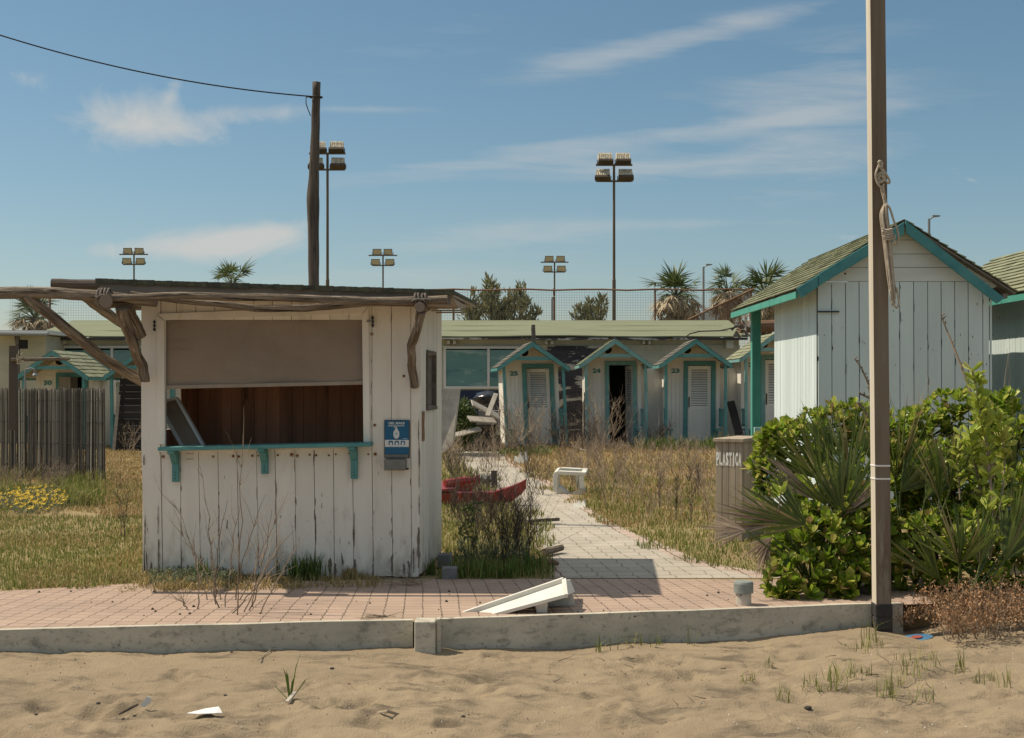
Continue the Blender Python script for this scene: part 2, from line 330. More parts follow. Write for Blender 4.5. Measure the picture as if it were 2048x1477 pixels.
M_peel = mat('peeled_dark_boards', (.045, .042, .05), (.07, .065, .068), (1, 6, 9), rough=.85, chips=[((.50, .47, .40), (1.3, 4, 5), .535, .58)])
M_teal_glass = mat('teal_window_glass', (.085, .21, .205), (.12, .255, .245), (.5, 1, 1.6), rough=.08, spec=.6, chips=[((.24, .36, .34), (.9, 2, 2.6), .56, .62), ((.05, .13, .15), (.7, 2, 2.2), .58, .63)])
M_frame_white = mat('white_window_frame', (.62, .61, .57), rough=.5)
M_navy = mat('navy_painted_panel', (.012, .022, .06), (.02, .03, .075), (3, 3, 3), rough=.6)
M_mast = mat('brownish_mast_paint', (.11, .082, .052), (.15, .115, .075), (4, 4, 1), rough=.6, metal=.1)
M_lamp_body = mat('streaky_lamp_housing', (.72, .65, .50), (.30, .26, .19), (16, 16, 2.5), ramp=(.4, .6), rough=.6)
M_lamp_dark = mat('dark_lamp_base', (.05, .04, .03), (.075, .06, .045), (9, 9, 9), rough=.6)
M_lamp_glass = mat('dusty_lamp_glass', (.52, .47, .32), (.42, .39, .27), (9, 9, 9), rough=.3)
M_rail = mat('rusty_fence_rail', (.21, .125, .075), (.15, .085, .05), (4, 4, 4), rough=.8)
M_net = mat('grey_netting', (.22, .215, .21), rough=.8)
M_wire = mat('black_cable', (.012, .012, .012), rough=.6)
M_lampgrey = mat('galvanised_lamp_column', (.22, .23, .23), rough=.5, metal=.3)
M_cinder = mat('concrete_block', (.20, .195, .185), (.14, .135, .13), (14, 14, 14), rough=.95, bump=.5, bsc=(80, 80, 80), bdist=.005)
M_plank = mat('grey_loose_plank', (.17, .145, .12), (.10, .085, .07), (2, 14, 14), rough=.9)
M_plank_pale = mat('pale_broken_board', (.44, .40, .34), (.30, .265, .22), (4, 4, 4), rough=.85)
M_bag = mat('black_rubbish_bag', (.012, .012, .014), rough=.25, spec=.6)
M_board_blue = mat('blue_board_paint', (.03, .13, .26), (.10, .20, .27), (6, 6, 6), rough=.45)
M_board_red = mat('red_board_paint', (.30, .07, .05), rough=.5)
M_curtain = mat('cream_curtain', (.55, .50, .41), (.42, .37, .30), (14, 14, 1), rough=.9)
M_paper = mat('white_litter', (.72, .70, .66), rough=.7)
M_black_bits = mat('dark_pebble', (.035, .03, .027), (.06, .05, .04), (30, 30, 30), rough=.8)

def M_leaf(name, cols, transl=.3, rough=.45, spec=.4):
    return mat(name, cols[0], rough=rough, spec=spec, island=cols, transl=transl)
M_hedge = M_leaf('glossy_hedge_leaves', [(.05, .09, .010), (.16, .25, .022), (.28, .38, .034), (.11, .18, .018), (.40, .47, .06), (.52, .50, .12), (.26, .17, .08)], .48, .36, .5)
M_hedge_y = M_leaf('young_yellow_green_leaves', [(.34, .42, .06), (.46, .50, .09), (.30, .40, .05), (.60, .57, .18)], .35, .4)
M_palm = M_leaf('fan_palm_leaflets', [(.045, .075, .016), (.11, .155, .03), (.20, .235, .045), (.075, .11, .022), (.38, .29, .13)], .3, .45)
M_palm_dry = M_leaf('dry_fan_palm_leaflets', [(.17, .115, .08), (.28, .20, .135), (.40, .31, .22), (.22, .15, .105)], .15, .7)
M_palm_far = M_leaf('palm_fronds_green', [(.06, .085, .03), (.10, .135, .045), (.15, .175, .065)], .25, .5)
M_palm_skirt = M_leaf('dead_palm_fronds', [(.30, .23, .14), (.42, .34, .22), (.52, .43, .29)], .2, .8)
M_tam = M_leaf('tamarisk_foliage', [(.15, .155, .08), (.22, .215, .11), (.28, .265, .14), (.19, .185, .09)], .25, .8, .1)
M_bark = mat('grey_brown_bark', (.10, .08, .06), (.06, .048, .036), (6, 6, 2), rough=.95)
M_stem = mat('dry_grey_stems', (.16, .125, .09), rough=.9, island=[(.15, .115, .08), (.25, .19, .135), (.34, .265, .185)])
M_stem_pale = mat('pale_straw_stems', (.3, .23, .15), rough=.9, island=[(.20, .15, .10), (.30, .235, .16), (.40, .33, .23)])
M_stem_dark = mat('dark_twigs', (.05, .04, .033), rough=.9, island=[(.035, .028, .024), (.07, .055, .043), (.11, .085, .06)])
M_grass_g = M_leaf('green_grass_blades', [(.12, .155, .035), (.18, .205, .05), (.26, .26, .08), (.38, .31, .14)], .3, .7, .15)
M_grass_lush = M_leaf('lush_weed_blades', [(.06, .10, .022), (.10, .15, .03), (.17, .215, .05)], .3, .6, .2)
M_grass_d = M_leaf('dry_grass_blades', [(.33, .235, .10), (.44, .325, .15), (.25, .195, .075), (.55, .43, .23), (.22, .215, .07)], .25, .85, .1)
M_grass_o = M_leaf('orange_dry_grass_blades', [(.35, .225, .10), (.43, .29, .14), (.28, .19, .08), (.50, .38, .21), (.24, .21, .08)], .25, .85, .1)
M_sprig = M_leaf('brown_flowering_sprigs', [(.26, .135, .065), (.38, .215, .11), (.46, .29, .165), (.19, .105, .055)], .15, .85, .1)
M_yellow = M_leaf('yellow_petals', [(.62, .40, .015), (.70, .50, .03), (.55, .33, .01)], .2, .6, .2)
M_greyleaf = M_leaf('grey_green_leaves', [(.15, .17, .10), (.22, .24, .15), (.11, .13, .06)], .2, .8, .1)
M_oleander = M_leaf('bush_leaves', [(.06, .09, .025), (.10, .14, .04), (.14, .18, .06)], .25, .5, .3)

def paver_mat(name, c1, c2, grout, lw, rw, rowstr, wav, dots):
    m = bpy.data.materials.new(name); m.use_nodes = True; nt = m.node_tree; N = nt.nodes; L = nt.links; bs = N['Principled BSDF']
    bs.inputs['Roughness'].default_value = .9; bs.inputs['Specular IOR Level'].default_value = .2
    def mm(op, a, b=None, c=None, clamp=False):
        n = N.new('ShaderNodeMath'); n.operation = op; n.use_clamp = clamp
        for i, x in enumerate((a, b, c)):
            if x is None: continue
            if isinstance(x, (int, float)): n.inputs[i].default_value = x
            else: L.new(x, n.inputs[i])
        return n.outputs[0]
    def mixc(f, a, b):
        x = N.new('ShaderNodeMix'); x.data_type = 'RGBA'
        for i, q in ((0, f), (6, a), (7, b)):
            if isinstance(q, (int, float)): x.inputs[i].default_value = q
            elif isinstance(q, tuple): x.inputs[i].default_value = (*q[:3], 1)
            else: L.new(q, x.inputs[i])
        return x.outputs[2]
    tc = N.new('ShaderNodeTexCoord'); sp = N.new('ShaderNodeSeparateXYZ'); L.new(tc.outputs['UV'], sp.inputs[0]); u, v = sp.outputs[0], sp.outputs[1]
    def nz(scale, det=5, src=None):
        n = N.new('ShaderNodeTexNoise'); n.inputs['Scale'].default_value = scale; n.inputs['Detail'].default_value = det; L.new(src or tc.outputs['Object'], n.inputs['Vector']); return n.outputs['Fac']
    u = mm('ADD', u, mm('MULTIPLY', mm('SUBTRACT', nz(.9, 2), .5), .5)); v = mm('ADD', v, mm('MULTIPLY', mm('SUBTRACT', nz(.7, 2), .5), .5))
    u2 = mm('ADD', u, mm('MULTIPLY', mm('SINE', mm('MULTIPLY', v, 6.2832)), wav))
    fu = mm('ABSOLUTE', mm('SUBTRACT', mm('FRACT', u2), .5)); fv = mm('ABSOLUTE', mm('SUBTRACT', mm('FRACT', v), .5))
    wob = mm('MULTIPLY', mm('SUBTRACT', nz(14, 4), .5), .10)
    gu = mm('LESS_THAN', mm('SUBTRACT', .5, fu), mm('ADD', wob, lw)); gv = mm('LESS_THAN', mm('SUBTRACT', .5, fv), mm('ADD', mm('MULTIPLY', wob, .7), rw))
    if dots:
        dv = mm('MULTIPLY', mm('GREATER_THAN', mm('FRACT', mm('ADD', v, mm('MULTIPLY', mm('FLOOR', u2), .5))), .60), mm('GREATER_THAN', nz(2.6, 4), .42)); gu = mm('MULTIPLY', gu, dv)
    cb = N.new('ShaderNodeCombineXYZ'); L.new(mm('FLOOR', u2), cb.inputs[0]); L.new(mm('FLOOR', v), cb.inputs[1])
    wn = N.new('ShaderNodeTexWhiteNoise'); wn.noise_dimensions = '2D'; L.new(cb.outputs[0], wn.inputs['Vector'])
    base = mixc(wn.outputs['Value'], c1, c2)
    base = mixc(mm('MULTIPLY', mm('SUBTRACT', nz(2.2, 6), .42), 2.2, clamp=True), base, tuple(x * .72 for x in c1))
    base = mixc(mm('MULTIPLY', mm('SUBTRACT', nz(60, 3), .52), 1.6, clamp=True), base, tuple(x * .6 for x in c1))
    sandy = mm('MULTIPLY', mm('SUBTRACT', nz(.8, 7), .56), 4.0, clamp=True)
    base = mixc(mm('MULTIPLY', sandy, .7), base, (.36, .28, .19))
    stain = mm('MULTIPLY', mm('SUBTRACT', nz(1.7, 8), .55), 3.5, clamp=True); base = mixc(mm('MULTIPLY', stain, .45), base, (.16, .135, .10))
    base = mixc(mm('MULTIPLY', gv, rowstr), base, grout)
    base = mixc(mm('MULTIPLY', gu, .62 if dots else .85), base, grout)
    L.new(base, bs.inputs['Base Color'])
    hgt = mm('SUBTRACT', 1.0, mm('MAXIMUM', gu, mm('MULTIPLY', gv, rowstr)))
    b = N.new('ShaderNodeBump'); b.inputs['Strength'].default_value = .5; b.inputs['Distance'].default_value = .008; L.new(mm('ADD', hgt, mm('MULTIPLY', nz(50, 4), .35)), b.inputs['Height']); L.new(b.outputs[0], bs.inputs['Normal'])
    return m

# ------------------------------------------------------------------ ground, sand, paving
M_soil = mat('dry_soil', (.30, .215, .105), (.21, .175, .075), (1.3, 1.3, 1.3), detail=9, rough=.95, chips=[((.25, .165, .085), (.5, .5, .5), .5, .68), ((.07, .055, .03), (9, 9, 9), .62, .75)], bump=.8, bsc=(25, 25, 25), bdist=.03)
M_sand = mat('beach_sand', (.315, .245, .158), (.255, .198, .13), (1.1, 1.6, 1.1), detail=9, ramp=(.3, .7), rough=.95, spec=.15,
             chips=[((.15, .118, .08), (2.3, 5.6, 2), .52, .66), ((.10, .08, .06), (130, 130, 130), .62, .72), ((.40, .32, .22), (160, 160, 160), .66, .78)], bump=1.0, bsc=(85, 85, 85), bdist=.010)
M_brick = paver_mat('red_pavers', (.42, .31, .24), (.375, .27, .205), (.10, .075, .055), .030, .06, .42, .022, False)
M_white_pave = paver_mat('pale_pavers', (.44, .395, .325), (.39, .35, .285), (.085, .07, .05), .085, .04, .38, .02, True)
M_pink_pave = paver_mat('pink_edge_pavers', (.46, .36, .29), (.43, .34, .275), (.08, .06, .045), .05, .06, .45, .03, False)

mb = MB(); mb.add([(-400, 9.15, -.004), (400, 9.15, -.004), (400, 900, -.004), (-400, 900, -.004)], [(0, 1, 2, 3)])
mb.add([(-400, -60, -.6), (400, -60, -.6), (400, 9.15, -.6), (-400, 9.15, -.6)], [(0, 1, 2, 3)])
mb.add([(-400, 9.15, -.6), (400, 9.15, -.6), (400, 9.15, -.004), (-400, 9.15, -.004)], [(0, 1, 2, 3)])
# ground behind the slanting concrete edging
structure(build(mb, 'ground', M_soil))

# line of the concrete edging (front face), measured at its top edge
WT = .025
wl = G(-40, 1261, WT); wm = G(850, 1239, WT); wr = G(1806, 1206, WT)
def wall_y(x):
    a, b = (wl, wm) if x < wm.x else (wm, wr)
    return a.y + (b.y - a.y) * (x - a.x) / (b.x - a.x)

def sand_z(x, y):
    xs = [-60, -3.2, -2.2, -.55, -.2, .3, .75, 1.1, 1.6, 2.0, 2.45, 2.75, 3.2, 4.2, 60]
    zs = [-.10, -.105, -.135, -.155, -.165, -.205, -.175, -.175, -.185, -.15, -.125, -.19, -.10, -.03, -.0]
    b = float(np.interp(x, xs, zs)); f = max(0.0, min(1.0, (wall_y(min(max(x, -8), 6)) - y) / 1.2)); f = f * f * (3 - 2 * f)
    if y > wall_y(min(max(x, -8), 6)): f = 0
    far = -.16 - .012 * max(0, 8.2 - y) + .05 * max(0, min(1, (x - 2.2) / 1.5))
    z = b * (1 - f) + far * f
    q = Vector((x, y, 0))
    z0 = z
    z += .022 * mnoise.noise(q * 1.1 + Vector((3, 1, 0))) + .026 * mnoise.noise(Vector((x * 2.1, y * 3.6, 4)))
    t = mnoise.noise(Vector((x * 3.4, y * 5.0, 9.2))); z += -.045 * max(0, t - .10) * 2.0; t = mnoise.noise(Vector((x * 5.5 + 9, y * 7.5, 19.2))); z += .018 * max(0, t - .18) - .02 * max(0, -t - .22)
    z += (.010 * mnoise.noise(Vector((x * 9, y * 14, 1.3)))) + .005 * mnoise.noise(Vector((x * 28, y * 34, 2.7)))
    r = mnoise.noise(Vector((x * 3.0 + y * 2.2, y * 22 - x * 5, 7.7))); z += .0035 * r * max(0, mnoise.noise(Vector((x * .9, y * .9, 30))) + .35)
    return z0 + (z - z0) * (.3 + .7 * f)
def footprints(V):
    q = random.Random(31); n = 0
    while n < 95:
        x, y = q.uniform(-3.6, 3.9), q.uniform(6.3, 8.9)
        if y > wall_y(x) - .28: continue
        n += 1; a = q.uniform(0, 3.14); L, Wd = q.uniform(.07, .15), q.uniform(.04, .07); dep = q.uniform(.007, .020); c, s = math.cos(a), math.sin(a)
        k = np.where((np.abs(V[:, 0] - x) < .4) & (np.abs(V[:, 1] - y) < .4))[0]; dx, dy = V[k, 0] - x, V[k, 1] - y; u, v = (dx * c + dy * s) / L, (dy * c - dx * s) / Wd; r = np.sqrt(u * u + v * v) * (1 + .25 * np.sin(5 * np.arctan2(v, u) + n))
        V[k, 2] += -dep * np.clip(1.15 - r, 0, 1) ** .7 * (r < 1.15) + dep * .55 * np.exp(-((r - 1.35) / .28) ** 2)
    k = np.where((np.abs(V[:, 0]) < 4.3) & (V[:, 1] > 6))[0]; V[k, 2] += nr.normal(0, .0016, len(k))
SG = {}
def sand_mesh():
    xs = np.concatenate([[-60, -30, -15, -9, -6], np.arange(-4.2, 4.6, .022), [6, 9, 15, 30, 60]])
    ys = np.concatenate([[-40, -15, 0, 4, 5.5], np.arange(6.1, 9.5, .019), [9.6]])
    V = np.array([(x, y, sand_z(x, y)) for y in ys for x in xs]); nx, ny = len(xs), len(ys)
    footprints(V)
    SG['x'], SG['y'], SG['z'] = xs, ys, V[:, 2].reshape(ny, nx).copy()
    # nothing sandy above the paving behind the edging
    for k in range(len(V)):
        if V[k, 1] > wall_y(min(max(V[k, 0], -8), 6)) + .03 and V[k, 0] < 2.66: V[k, 2] = -.3
    i = np.arange(nx - 1); j = np.arange(ny - 1); I, J = np.meshgrid(i, j); a = (J * nx + I).ravel()
    mb = MB(); mb.bulk(V, [np.stack([a, a + 1, a + 1 + nx, a + nx], 1)])
    structure(build(mb, 'sand', M_sand, smooth=True))
sand_mesh()

FC = P(854, 915, 27.0)     # the paver rows fan out from here
def brick_mesh():
    xs = np.linspace(-9, 3.0, 60); V = []; UV = []; mb = MB()
    nrow = 10
    for x in xs:
        y0 = wall_y(max(x, -8)) + .045; y1 = float(np.interp(x, [-9, -3.9, -2.95, -.74, 1.0, 3.0], [9.5, 9.62, 10.02, 10.26, 10.28, 10.15]))
        for k in range(nrow + 1):
            y = y0 + (y1 - y0) * k / nrow; V.append((x, y, .004))
            ang = math.atan2(x - FC.x, FC.y - y); UV.append((ang * 17.8 / .125, (math.hypot(x - FC.x, FC.y - y)) / .11))
    vs = V; fs = []; uvs = []
    for i in range(len(xs) - 1):
        for k in range(nrow):
            q = (i * (nrow + 1) + k, (i + 1) * (nrow + 1) + k, (i + 1) * (nrow + 1) + k + 1, i * (nrow + 1) + k + 1); fs.append(q); uvs.append([UV[t] for t in q])
    mb.add(vs, fs, 0, uvs); structure(build(mb, 'brick_pavement', M_brick))
brick_mesh()
pl_px = [(900, 898), (922, 930), (962, 962), (1012, 1008), (1046, 1050), (1062, 1088), (1085, 1118), (1100, 1157)]
pr_px = [(1006, 898), (1034, 930), (1098, 962), (1160, 1002), (1232, 1050), (1320, 1086), (1410, 1125), (1585, 1154)]
def at_y(lst, y):
    return np.interp(y, [p[1] for p in lst], [p[0] for p in lst])
def path_mesh():
    PD = (G(1188, 1115) - G(1106, 1051)); PD.z = 0; PD.normalize(); PN = Vector((PD.y, -PD.x, 0))
    mb = MB(); rows = []; ys = np.concatenate([np.linspace(898, 1000, 16), np.linspace(1010, 1156.5, 16)])
    for y in ys:
        l, r = at_y(pl_px, y), at_y(pr_px, y); e = (r - l) * .14
        rows.append([G(l, y), G(l + e * .5, y), G(l + (r - l) * .5, y), G(r - e, y), G(r, y)])
    for a, b in zip(rows[:-1], rows[1:]):
        for k in range(4):
            q = [a[k], a[k + 1], b[k + 1], b[k]]
            mb.add(q, [(0, 1, 2, 3)], 1 if k in (0, 3) else 0, [[(p.dot(PN) / .15, p.dot(PD) / .24) for p in q]])
    structure(build(mb, 'paved_path', [M_white_pave, M_pink_pave]))
path_mesh()
def in_path(x, y, pad=0.0):
    if y < 10.2 or y > 32: return False
    py = CY + F * H / y; px = CX + x * F / y; p = pad * F / y
    return at_y(pl_px, py) - p < px < at_y(pr_px, py) + p

# ------------------------------------------------------------------ concrete edging
def edging():
    t = thing('concrete_edging', 'low weathered grey concrete edging between sand and pink paving', 'wall', (wm.x, wm.y, -.3))
    def slab(a, b, name):
        mb = MB(); d = (b - a); d.z = 0; d.normalize(); n = Vector((-d.y, d.x, 0)); L = (b - a).length; k = 24
        for i in range(k):
            p = a + (b - a) * (i / k); q = a + (b - a) * ((i + 1) / k)
            z0 = WT + .006 * mnoise.noise(Vector((p.x * 2, 0, 5))); z1 = WT + .006 * mnoise.noise(Vector((q.x * 2, 0, 5)))
            mb.hexa([(p.x, p.y, -.45), (q.x, q.y, -.45), (q.x + n.x * .05, q.y + n.y * .05, -.45), (p.x + n.x * .05, p.y + n.y * .05, -.45), (p.x, p.y, z0), (q.x, q.y, z1), (q.x + n.x * .05, q.y + n.y * .05, z1), (p.x + n.x * .05, p.y + n.y * .05, z0)])
        return build(mb, name, M_concrete, t)
    slab(Vector((-7, wall_y(-7.0), 0)), G(826, 1240, WT) + Vector((0, .0, 0)), 'slab')
    slab(G(880, 1239, WT), wr, 'slab')
    a = G(830, 1241, WT + .01); b = G(872, 1240, WT + .01)
    mb = MB(); mb.box(a.x, b.x, a.y - .06, a.y + .09, -.45, WT + .012); build(mb, 'post', M_concrete, t, bevel=.008)
    mb = MB(); mb.box(b.x + .004, b.x + .03, a.y - .012, a.y + .06, -.45, WT + .02); build(mb, 'joint_strip', M_concrete, t, bevel=.004)
edging()

# ------------------------------------------------------------------ plants: generic builders
def frame_of(nrm, spin):
    n = nrm / np.linalg.norm(nrm, axis=1, keepdims=True); a = np.cross(n, np.array([0.31, 0.17, 0.93])); a /= np.linalg.norm(a, axis=1, keepdims=True); b = np.cross(n, a)
    c, s = np.cos(spin)[:, None], np.sin(spin)[:, None]; return a * c + b * s, b * c - a * s, n
def scatter(mb, tv, tf, o, X, Y, Z, sc, mi=0):
    """copy the template (tv, faces tf) at every origin o with axes X, Y, Z"""
    n, k = len(o), len(tv)
    V = o[:, None, :] + sc[:, None, None] * (tv[None, :, 0:1] * X[:, None, :] + tv[None, :, 1:2] * Y[:, None, :] + tv[None, :, 2:3] * Z[:, None, :])
    fs = [(np.arange(n)[:, None, None] * k + np.array(f)[None]).reshape(-1, len(f[0])) for f in tf]
    mb.bulk(V.reshape(-1, 3), fs, mi)
def blades(mb, pts, h, w, lean=.45, mi=0):
    n = len(pts); a = nr.uniform(0, 2 * np.pi, n); d = np.stack([np.cos(a), np.sin(a), np.zeros(n)], 1); s = np.stack([-np.sin(a), np.cos(a), np.zeros(n)], 1)
    ln = np.abs(nr.normal(0, lean, n))[:, None]; h = h[:, None]; w = w[:, None]; z = np.array([[0, 0, 1.0]])
    m_ = pts + z * h * .55 + d * h * ln * .3; t = pts + z * h * (1 - .25 * ln) + d * h * ln
    V = np.stack([pts - s * w, pts + s * w, m_ + s * w * .7, m_ - s * w * .7, t], 1).reshape(-1, 3); i = np.arange(n)[:, None] * 5
    mb.bulk(V, [i + np.array([[0, 1, 2, 3]]), i + np.array([[3, 2, 4]])], mi)
LEAF_T = np.array([(-.05, 0, 0), (.05, 0, 0), (-.20, .45, .03), (0, .42, -.03), (.20, .45, .03), (-.24, .75, .06), (0, .74, -.01), (.24, .75, .06), (0, 1.0, .03)])
LEAF_F = [[(0, 1, 3, 3)], ]
LEAF_F = [[(0, 3, 2), (0, 1, 3), (1, 4, 3), (5, 6, 8), (6, 7, 8)], [(2, 3, 6, 5), (3, 4, 7, 6)]]
LANC_T = np.array([(-.03, 0, 0), (.03, 0, 0), (.10, .45, .04), (-.10, .45, .04), (0, 1, -.02)])
LANC_F = [[(0, 1, 2, 3)], [(3, 2, 4)]]
def rosettes(mb, pos, nrm, size, per, mi=0, tv=LEAF_T, tf=LEAF_F, open_=(.35, 1.15)):
    n = len(pos); A, B, Nn = frame_of(nrm, nr.uniform(0, 6.28, n))
    for k in range(per):
        t = 2.4 * k + nr.uniform(-.4, .4, n); e = open_[0] + (open_[1] - open_[0]) * (k / max(1, per - 1)) + nr.uniform(-.2, .2, n)   # angle from the axis
        r = A * np.cos(t)[:, None] + B * np.sin(t)[:, None]; Y = Nn * np.cos(e)[:, None] + r * np.sin(e)[:, None]; Z = Nn * np.sin(e)[:, None] - r * np.cos(e)[:, None]; X = np.cross(Y, Z)
        scatter(mb, tv, tf, pos - Nn * (.10 * size * k / per)[:, None], X, Y, Z, size * nr.uniform(.75, 1.15, n), mi)
def stem(mb, p, d, L, r, seg=6, wob=.12, up=.0, mi=0, n=3):
    pts = [Vector(p)]; d = Vector(d).normalized()
    for i in range(seg):
        d = (d + Vector((rnd.gauss(0, wob), rnd.gauss(0, wob), rnd.gauss(0, wob * .6) + up))).normalized(); pts.append(pts[-1] + d * (L / seg))
    mb.tube(pts, [r * (1 - .75 * i / seg) for i in range(seg + 1)], n, mi, caps=False); return pts
def weed(mb, base, height, nst, spread, br=6, rad=.004, brl=.28, wob=.10, sub=2, baser=.08, mi=0, up=.06):
    base = Vector(base)
    for k in range(nst):
        a = rnd.uniform(0, 6.283); s = abs(rnd.gauss(0, spread)); d = Vector((math.cos(a) * s, math.sin(a) * s, 1)); L = height * rnd.uniform(.55, 1.05)
        pts = stem(mb, base + Vector((math.cos(a), math.sin(a), 0)) * rnd.uniform(0, baser), d, L, rad, 8, wob, up, mi)
        for b in range(br):
            i = rnd.randint(2, 7); q = pts[i]; dd = (pts[i + 1 if i < 8 else i] - pts[i - 1]).normalized(); a2 = rnd.uniform(0, 6.283)
            d2 = dd + Vector((math.cos(a2), math.sin(a2), .2)) * .75; p2 = stem(mb, q, d2, L * brl * rnd.uniform(.5, 1.2), rad * .55, 4, wob, up, mi)
            for c in range(sub):
                j = rnd.randint(1, 3); a3 = rnd.uniform(0, 6.283); stem(mb, p2[j], (p2[j + 1] - p2[j]).normalized() + Vector((math.cos(a3), math.sin(a3), .2)) * .7, L * brl * .45, rad * .35, 3, wob, up, mi)
def tuft(mb, base, h, n, w=.006, spread=.10, lean=.5, mi=0):
    p = np.array(base)[None] + np.concatenate([nr.normal(0, spread, (n, 2)), np.zeros((n, 1))], 1); blades(mb, p, h * nr.uniform(.5, 1.1, n), np.full(n, w), lean, mi)

# ------------------------------------------------------------------ grass
def field(n, d0, d1, xf, keep, hfun, wfun, name, m_, label, lean=.5):
    D = np.exp(nr.uniform(math.log(d0), math.log(d1), n)); lo = np.array([xf(d)[0] for d in D]); hi = np.array([xf(d)[1] for d in D])
    X = nr.uniform(lo, hi); k = np.array([keep(x, d) for x, d in zip(X, D)]); X, D = X[k], D[k]
    p = np.stack([X, D, np.full(len(X), -.006)], 1); mb = MB(); h = hfun(X, D) * nr.uniform(.4, 1.15, len(X)); blades(mb, p, h, wfun(D), lean)
    return tag(build(mb, name, m_), label, 'grass', kind='stuff')
def nzv(x, y, s, o=0.0): return mnoise.noise(Vector((x * s + o, y * s - o, o)))
def is_brick(x, y): return y < float(np.interp(x, [-9, -3.9, -2.95, -.74, 1.0, 3.0], [9.5, 9.62, 10.02, 10.26, 10.28, 10.15])) + .03
lx = lambda d: ((-20 - CX) * d / F - .3, (300 - CX) * d / F + (0 if d < 12 else .4))
def kl(x, y):
    if is_brick(x, y) and not (nzv(x, y, 3, 4) > .28 and y > 9.45): return False
    return not (-3.0 < x < -.7 and 10.3 < y < 11.9)
wf = lambda D: .0022 + .00022 * D
field(30000, 9.4, 30, lx, lambda x, y: kl(x, y) and nzv(x, y, .55, 1) > -.25 and nzv(x, y, 2.3, 12) > -.32, lambda x, d: np.array([max(.025, .06 + .07 * nzv(a, b, 1.4, 3)) for a, b in zip(x, d)]), wf, 'dry_grass', M_grass_d, 'straw coloured dry grass left of the white kiosk')
field(17000, 9.5, 20, lx, lambda x, y: kl(x, y) and nzv(x, y, .6, 1) < .18, lambda x, d: .065 + .0 * x, wf, 'green_grass', M_grass_g, 'thin green grass mixed into the lawn left of the kiosk')
rx_ = lambda d: ((900 - CX) * d / F, (1570 - CX) * d / F + .3)
def kr(x, y): return not in_path(x, y, -.06 - .55 * max(0, nzv(x, y, 1.5, 8) + .08) - .10 * nzv(x, y, 6, 2)) and not (.58 < x < .98 and 17.6 < y < 18.5) and not is_brick(x, y) and (x > -.62 or y > 12)
right_of = lambda x, y: (CX + x * F / y) > (at_y(pr_px, CY + F * H / y) + at_y(pl_px, CY + F * H / y)) / 2
field(24000, 10.4, 25, rx_, lambda x, y: kr(x, y) and right_of(x, y) and nzv(x, y, .5, 3) > -.3 + .035 * max(0, y - 17), lambda x, d: np.array([max(.03, .085 + .09 * nzv(a, b, 1.2, 2)) for a, b in zip(x, d)]), wf, 'green_grass', M_grass_g, 'green grass beside the right edge of the pale path', .5)
field(26000, 14, 34, rx_, lambda x, y: kr(x, y) and right_of(x, y), lambda x, d: np.array([max(.03, .07 + .05 * min(1, max(0, (b - 18) / 10)) + .07 * nzv(a, b, 1.1, 5)) for a, b in zip(x, d)]), wf, 'dry_grass', M_grass_o, 'orange brown dry grass in front of the numbered huts', .5)
field(12000, 10.3, 31, lambda d: ((875 - CX) * d / F, (1110 - CX) * d / F), lambda x, y: kr(x, y) and not right_of(x, y), lambda x, d: .10 + 0 * x, wf, 'green_grass', M_grass_g, 'green grass between kiosk side wall and pale path', .5)
field(5000, 15, 33, lambda d: ((200 - CX) * d / F, (305 - CX) * d / F), lambda x, y: nzv(x, y, .8, 2) + (y - 17) * .12 > -.2, lambda x, d: .075 + 0 * x, wf, 'dry_grass', M_grass_o, 'reddish dry grass behind the kiosk by the reed screen', .5)
field(9000, 12.1, 31, lambda d: ((290 - CX) * d / F, (895 - CX) * d / F), lambda x, y: not in_path(x, y, 0), lambda x, d: .07 + 0 * x, wf, 'dry_grass', M_grass_d, 'straw coloured grass on the lot behind the kiosk', .5)
field(8000, 9.5, 20, lambda d: (2.75, 8.5), lambda x, y: not (3.4 < x < 5.3 and 14.3 < y < 18.6) and not is_brick(min(x, 3.0), y) and x > 2.3 + .02 * y, lambda x, d: .07 + 0 * x, wf, 'dry_grass', M_grass_d, 'straw coloured grass round the foot of the hedge and big cabins', .5)

# ------------------------------------------------------------------ frames: a vertical plane in the world, pixel -> (u, z)
class Fr:
    def __init__(s, o, ex): s.o = Vector(o); s.ex = Vector((ex[0], ex[1], 0)).normalized(); s.ey = Vector((-s.ex.y, s.ex.x, 0)); s.M = Matrix(((s.ex.x, s.ey.x, 0, s.o.x), (s.ex.y, s.ey.y, 0, s.o.y), (0, 0, 1, s.o.z), (0, 0, 0, 1)))
    def uz(s, px, py, off=0.0):      # on the plane pushed back by off
        d = Vector(((px - CX) / F, 1, -(py - CY) / F)); c = Vector((0, 0, H)); o = s.o + s.ey * off
        t = (o - c).dot(s.ey) / d.dot(s.ey); p = c + d * t - s.o; return (p.dot(s.ex), p.z)
    def sz(s, px, py, u):            # on the side plane at u: (depth, z)
        d = Vector(((px - CX) / F, 1, -(py - CY) / F)); c = Vector((0, 0, H)); o = s.o + s.ex * u
        t = (o - c).dot(s.ex) / d.dot(s.ex); p = c + d * t - s.o; return (p.dot(s.ey), p.z)
    def w(s, u, y, z): return s.M @ Vector((u, y, z))
    def mb(s): m = MB(); m.M = s.M; return m

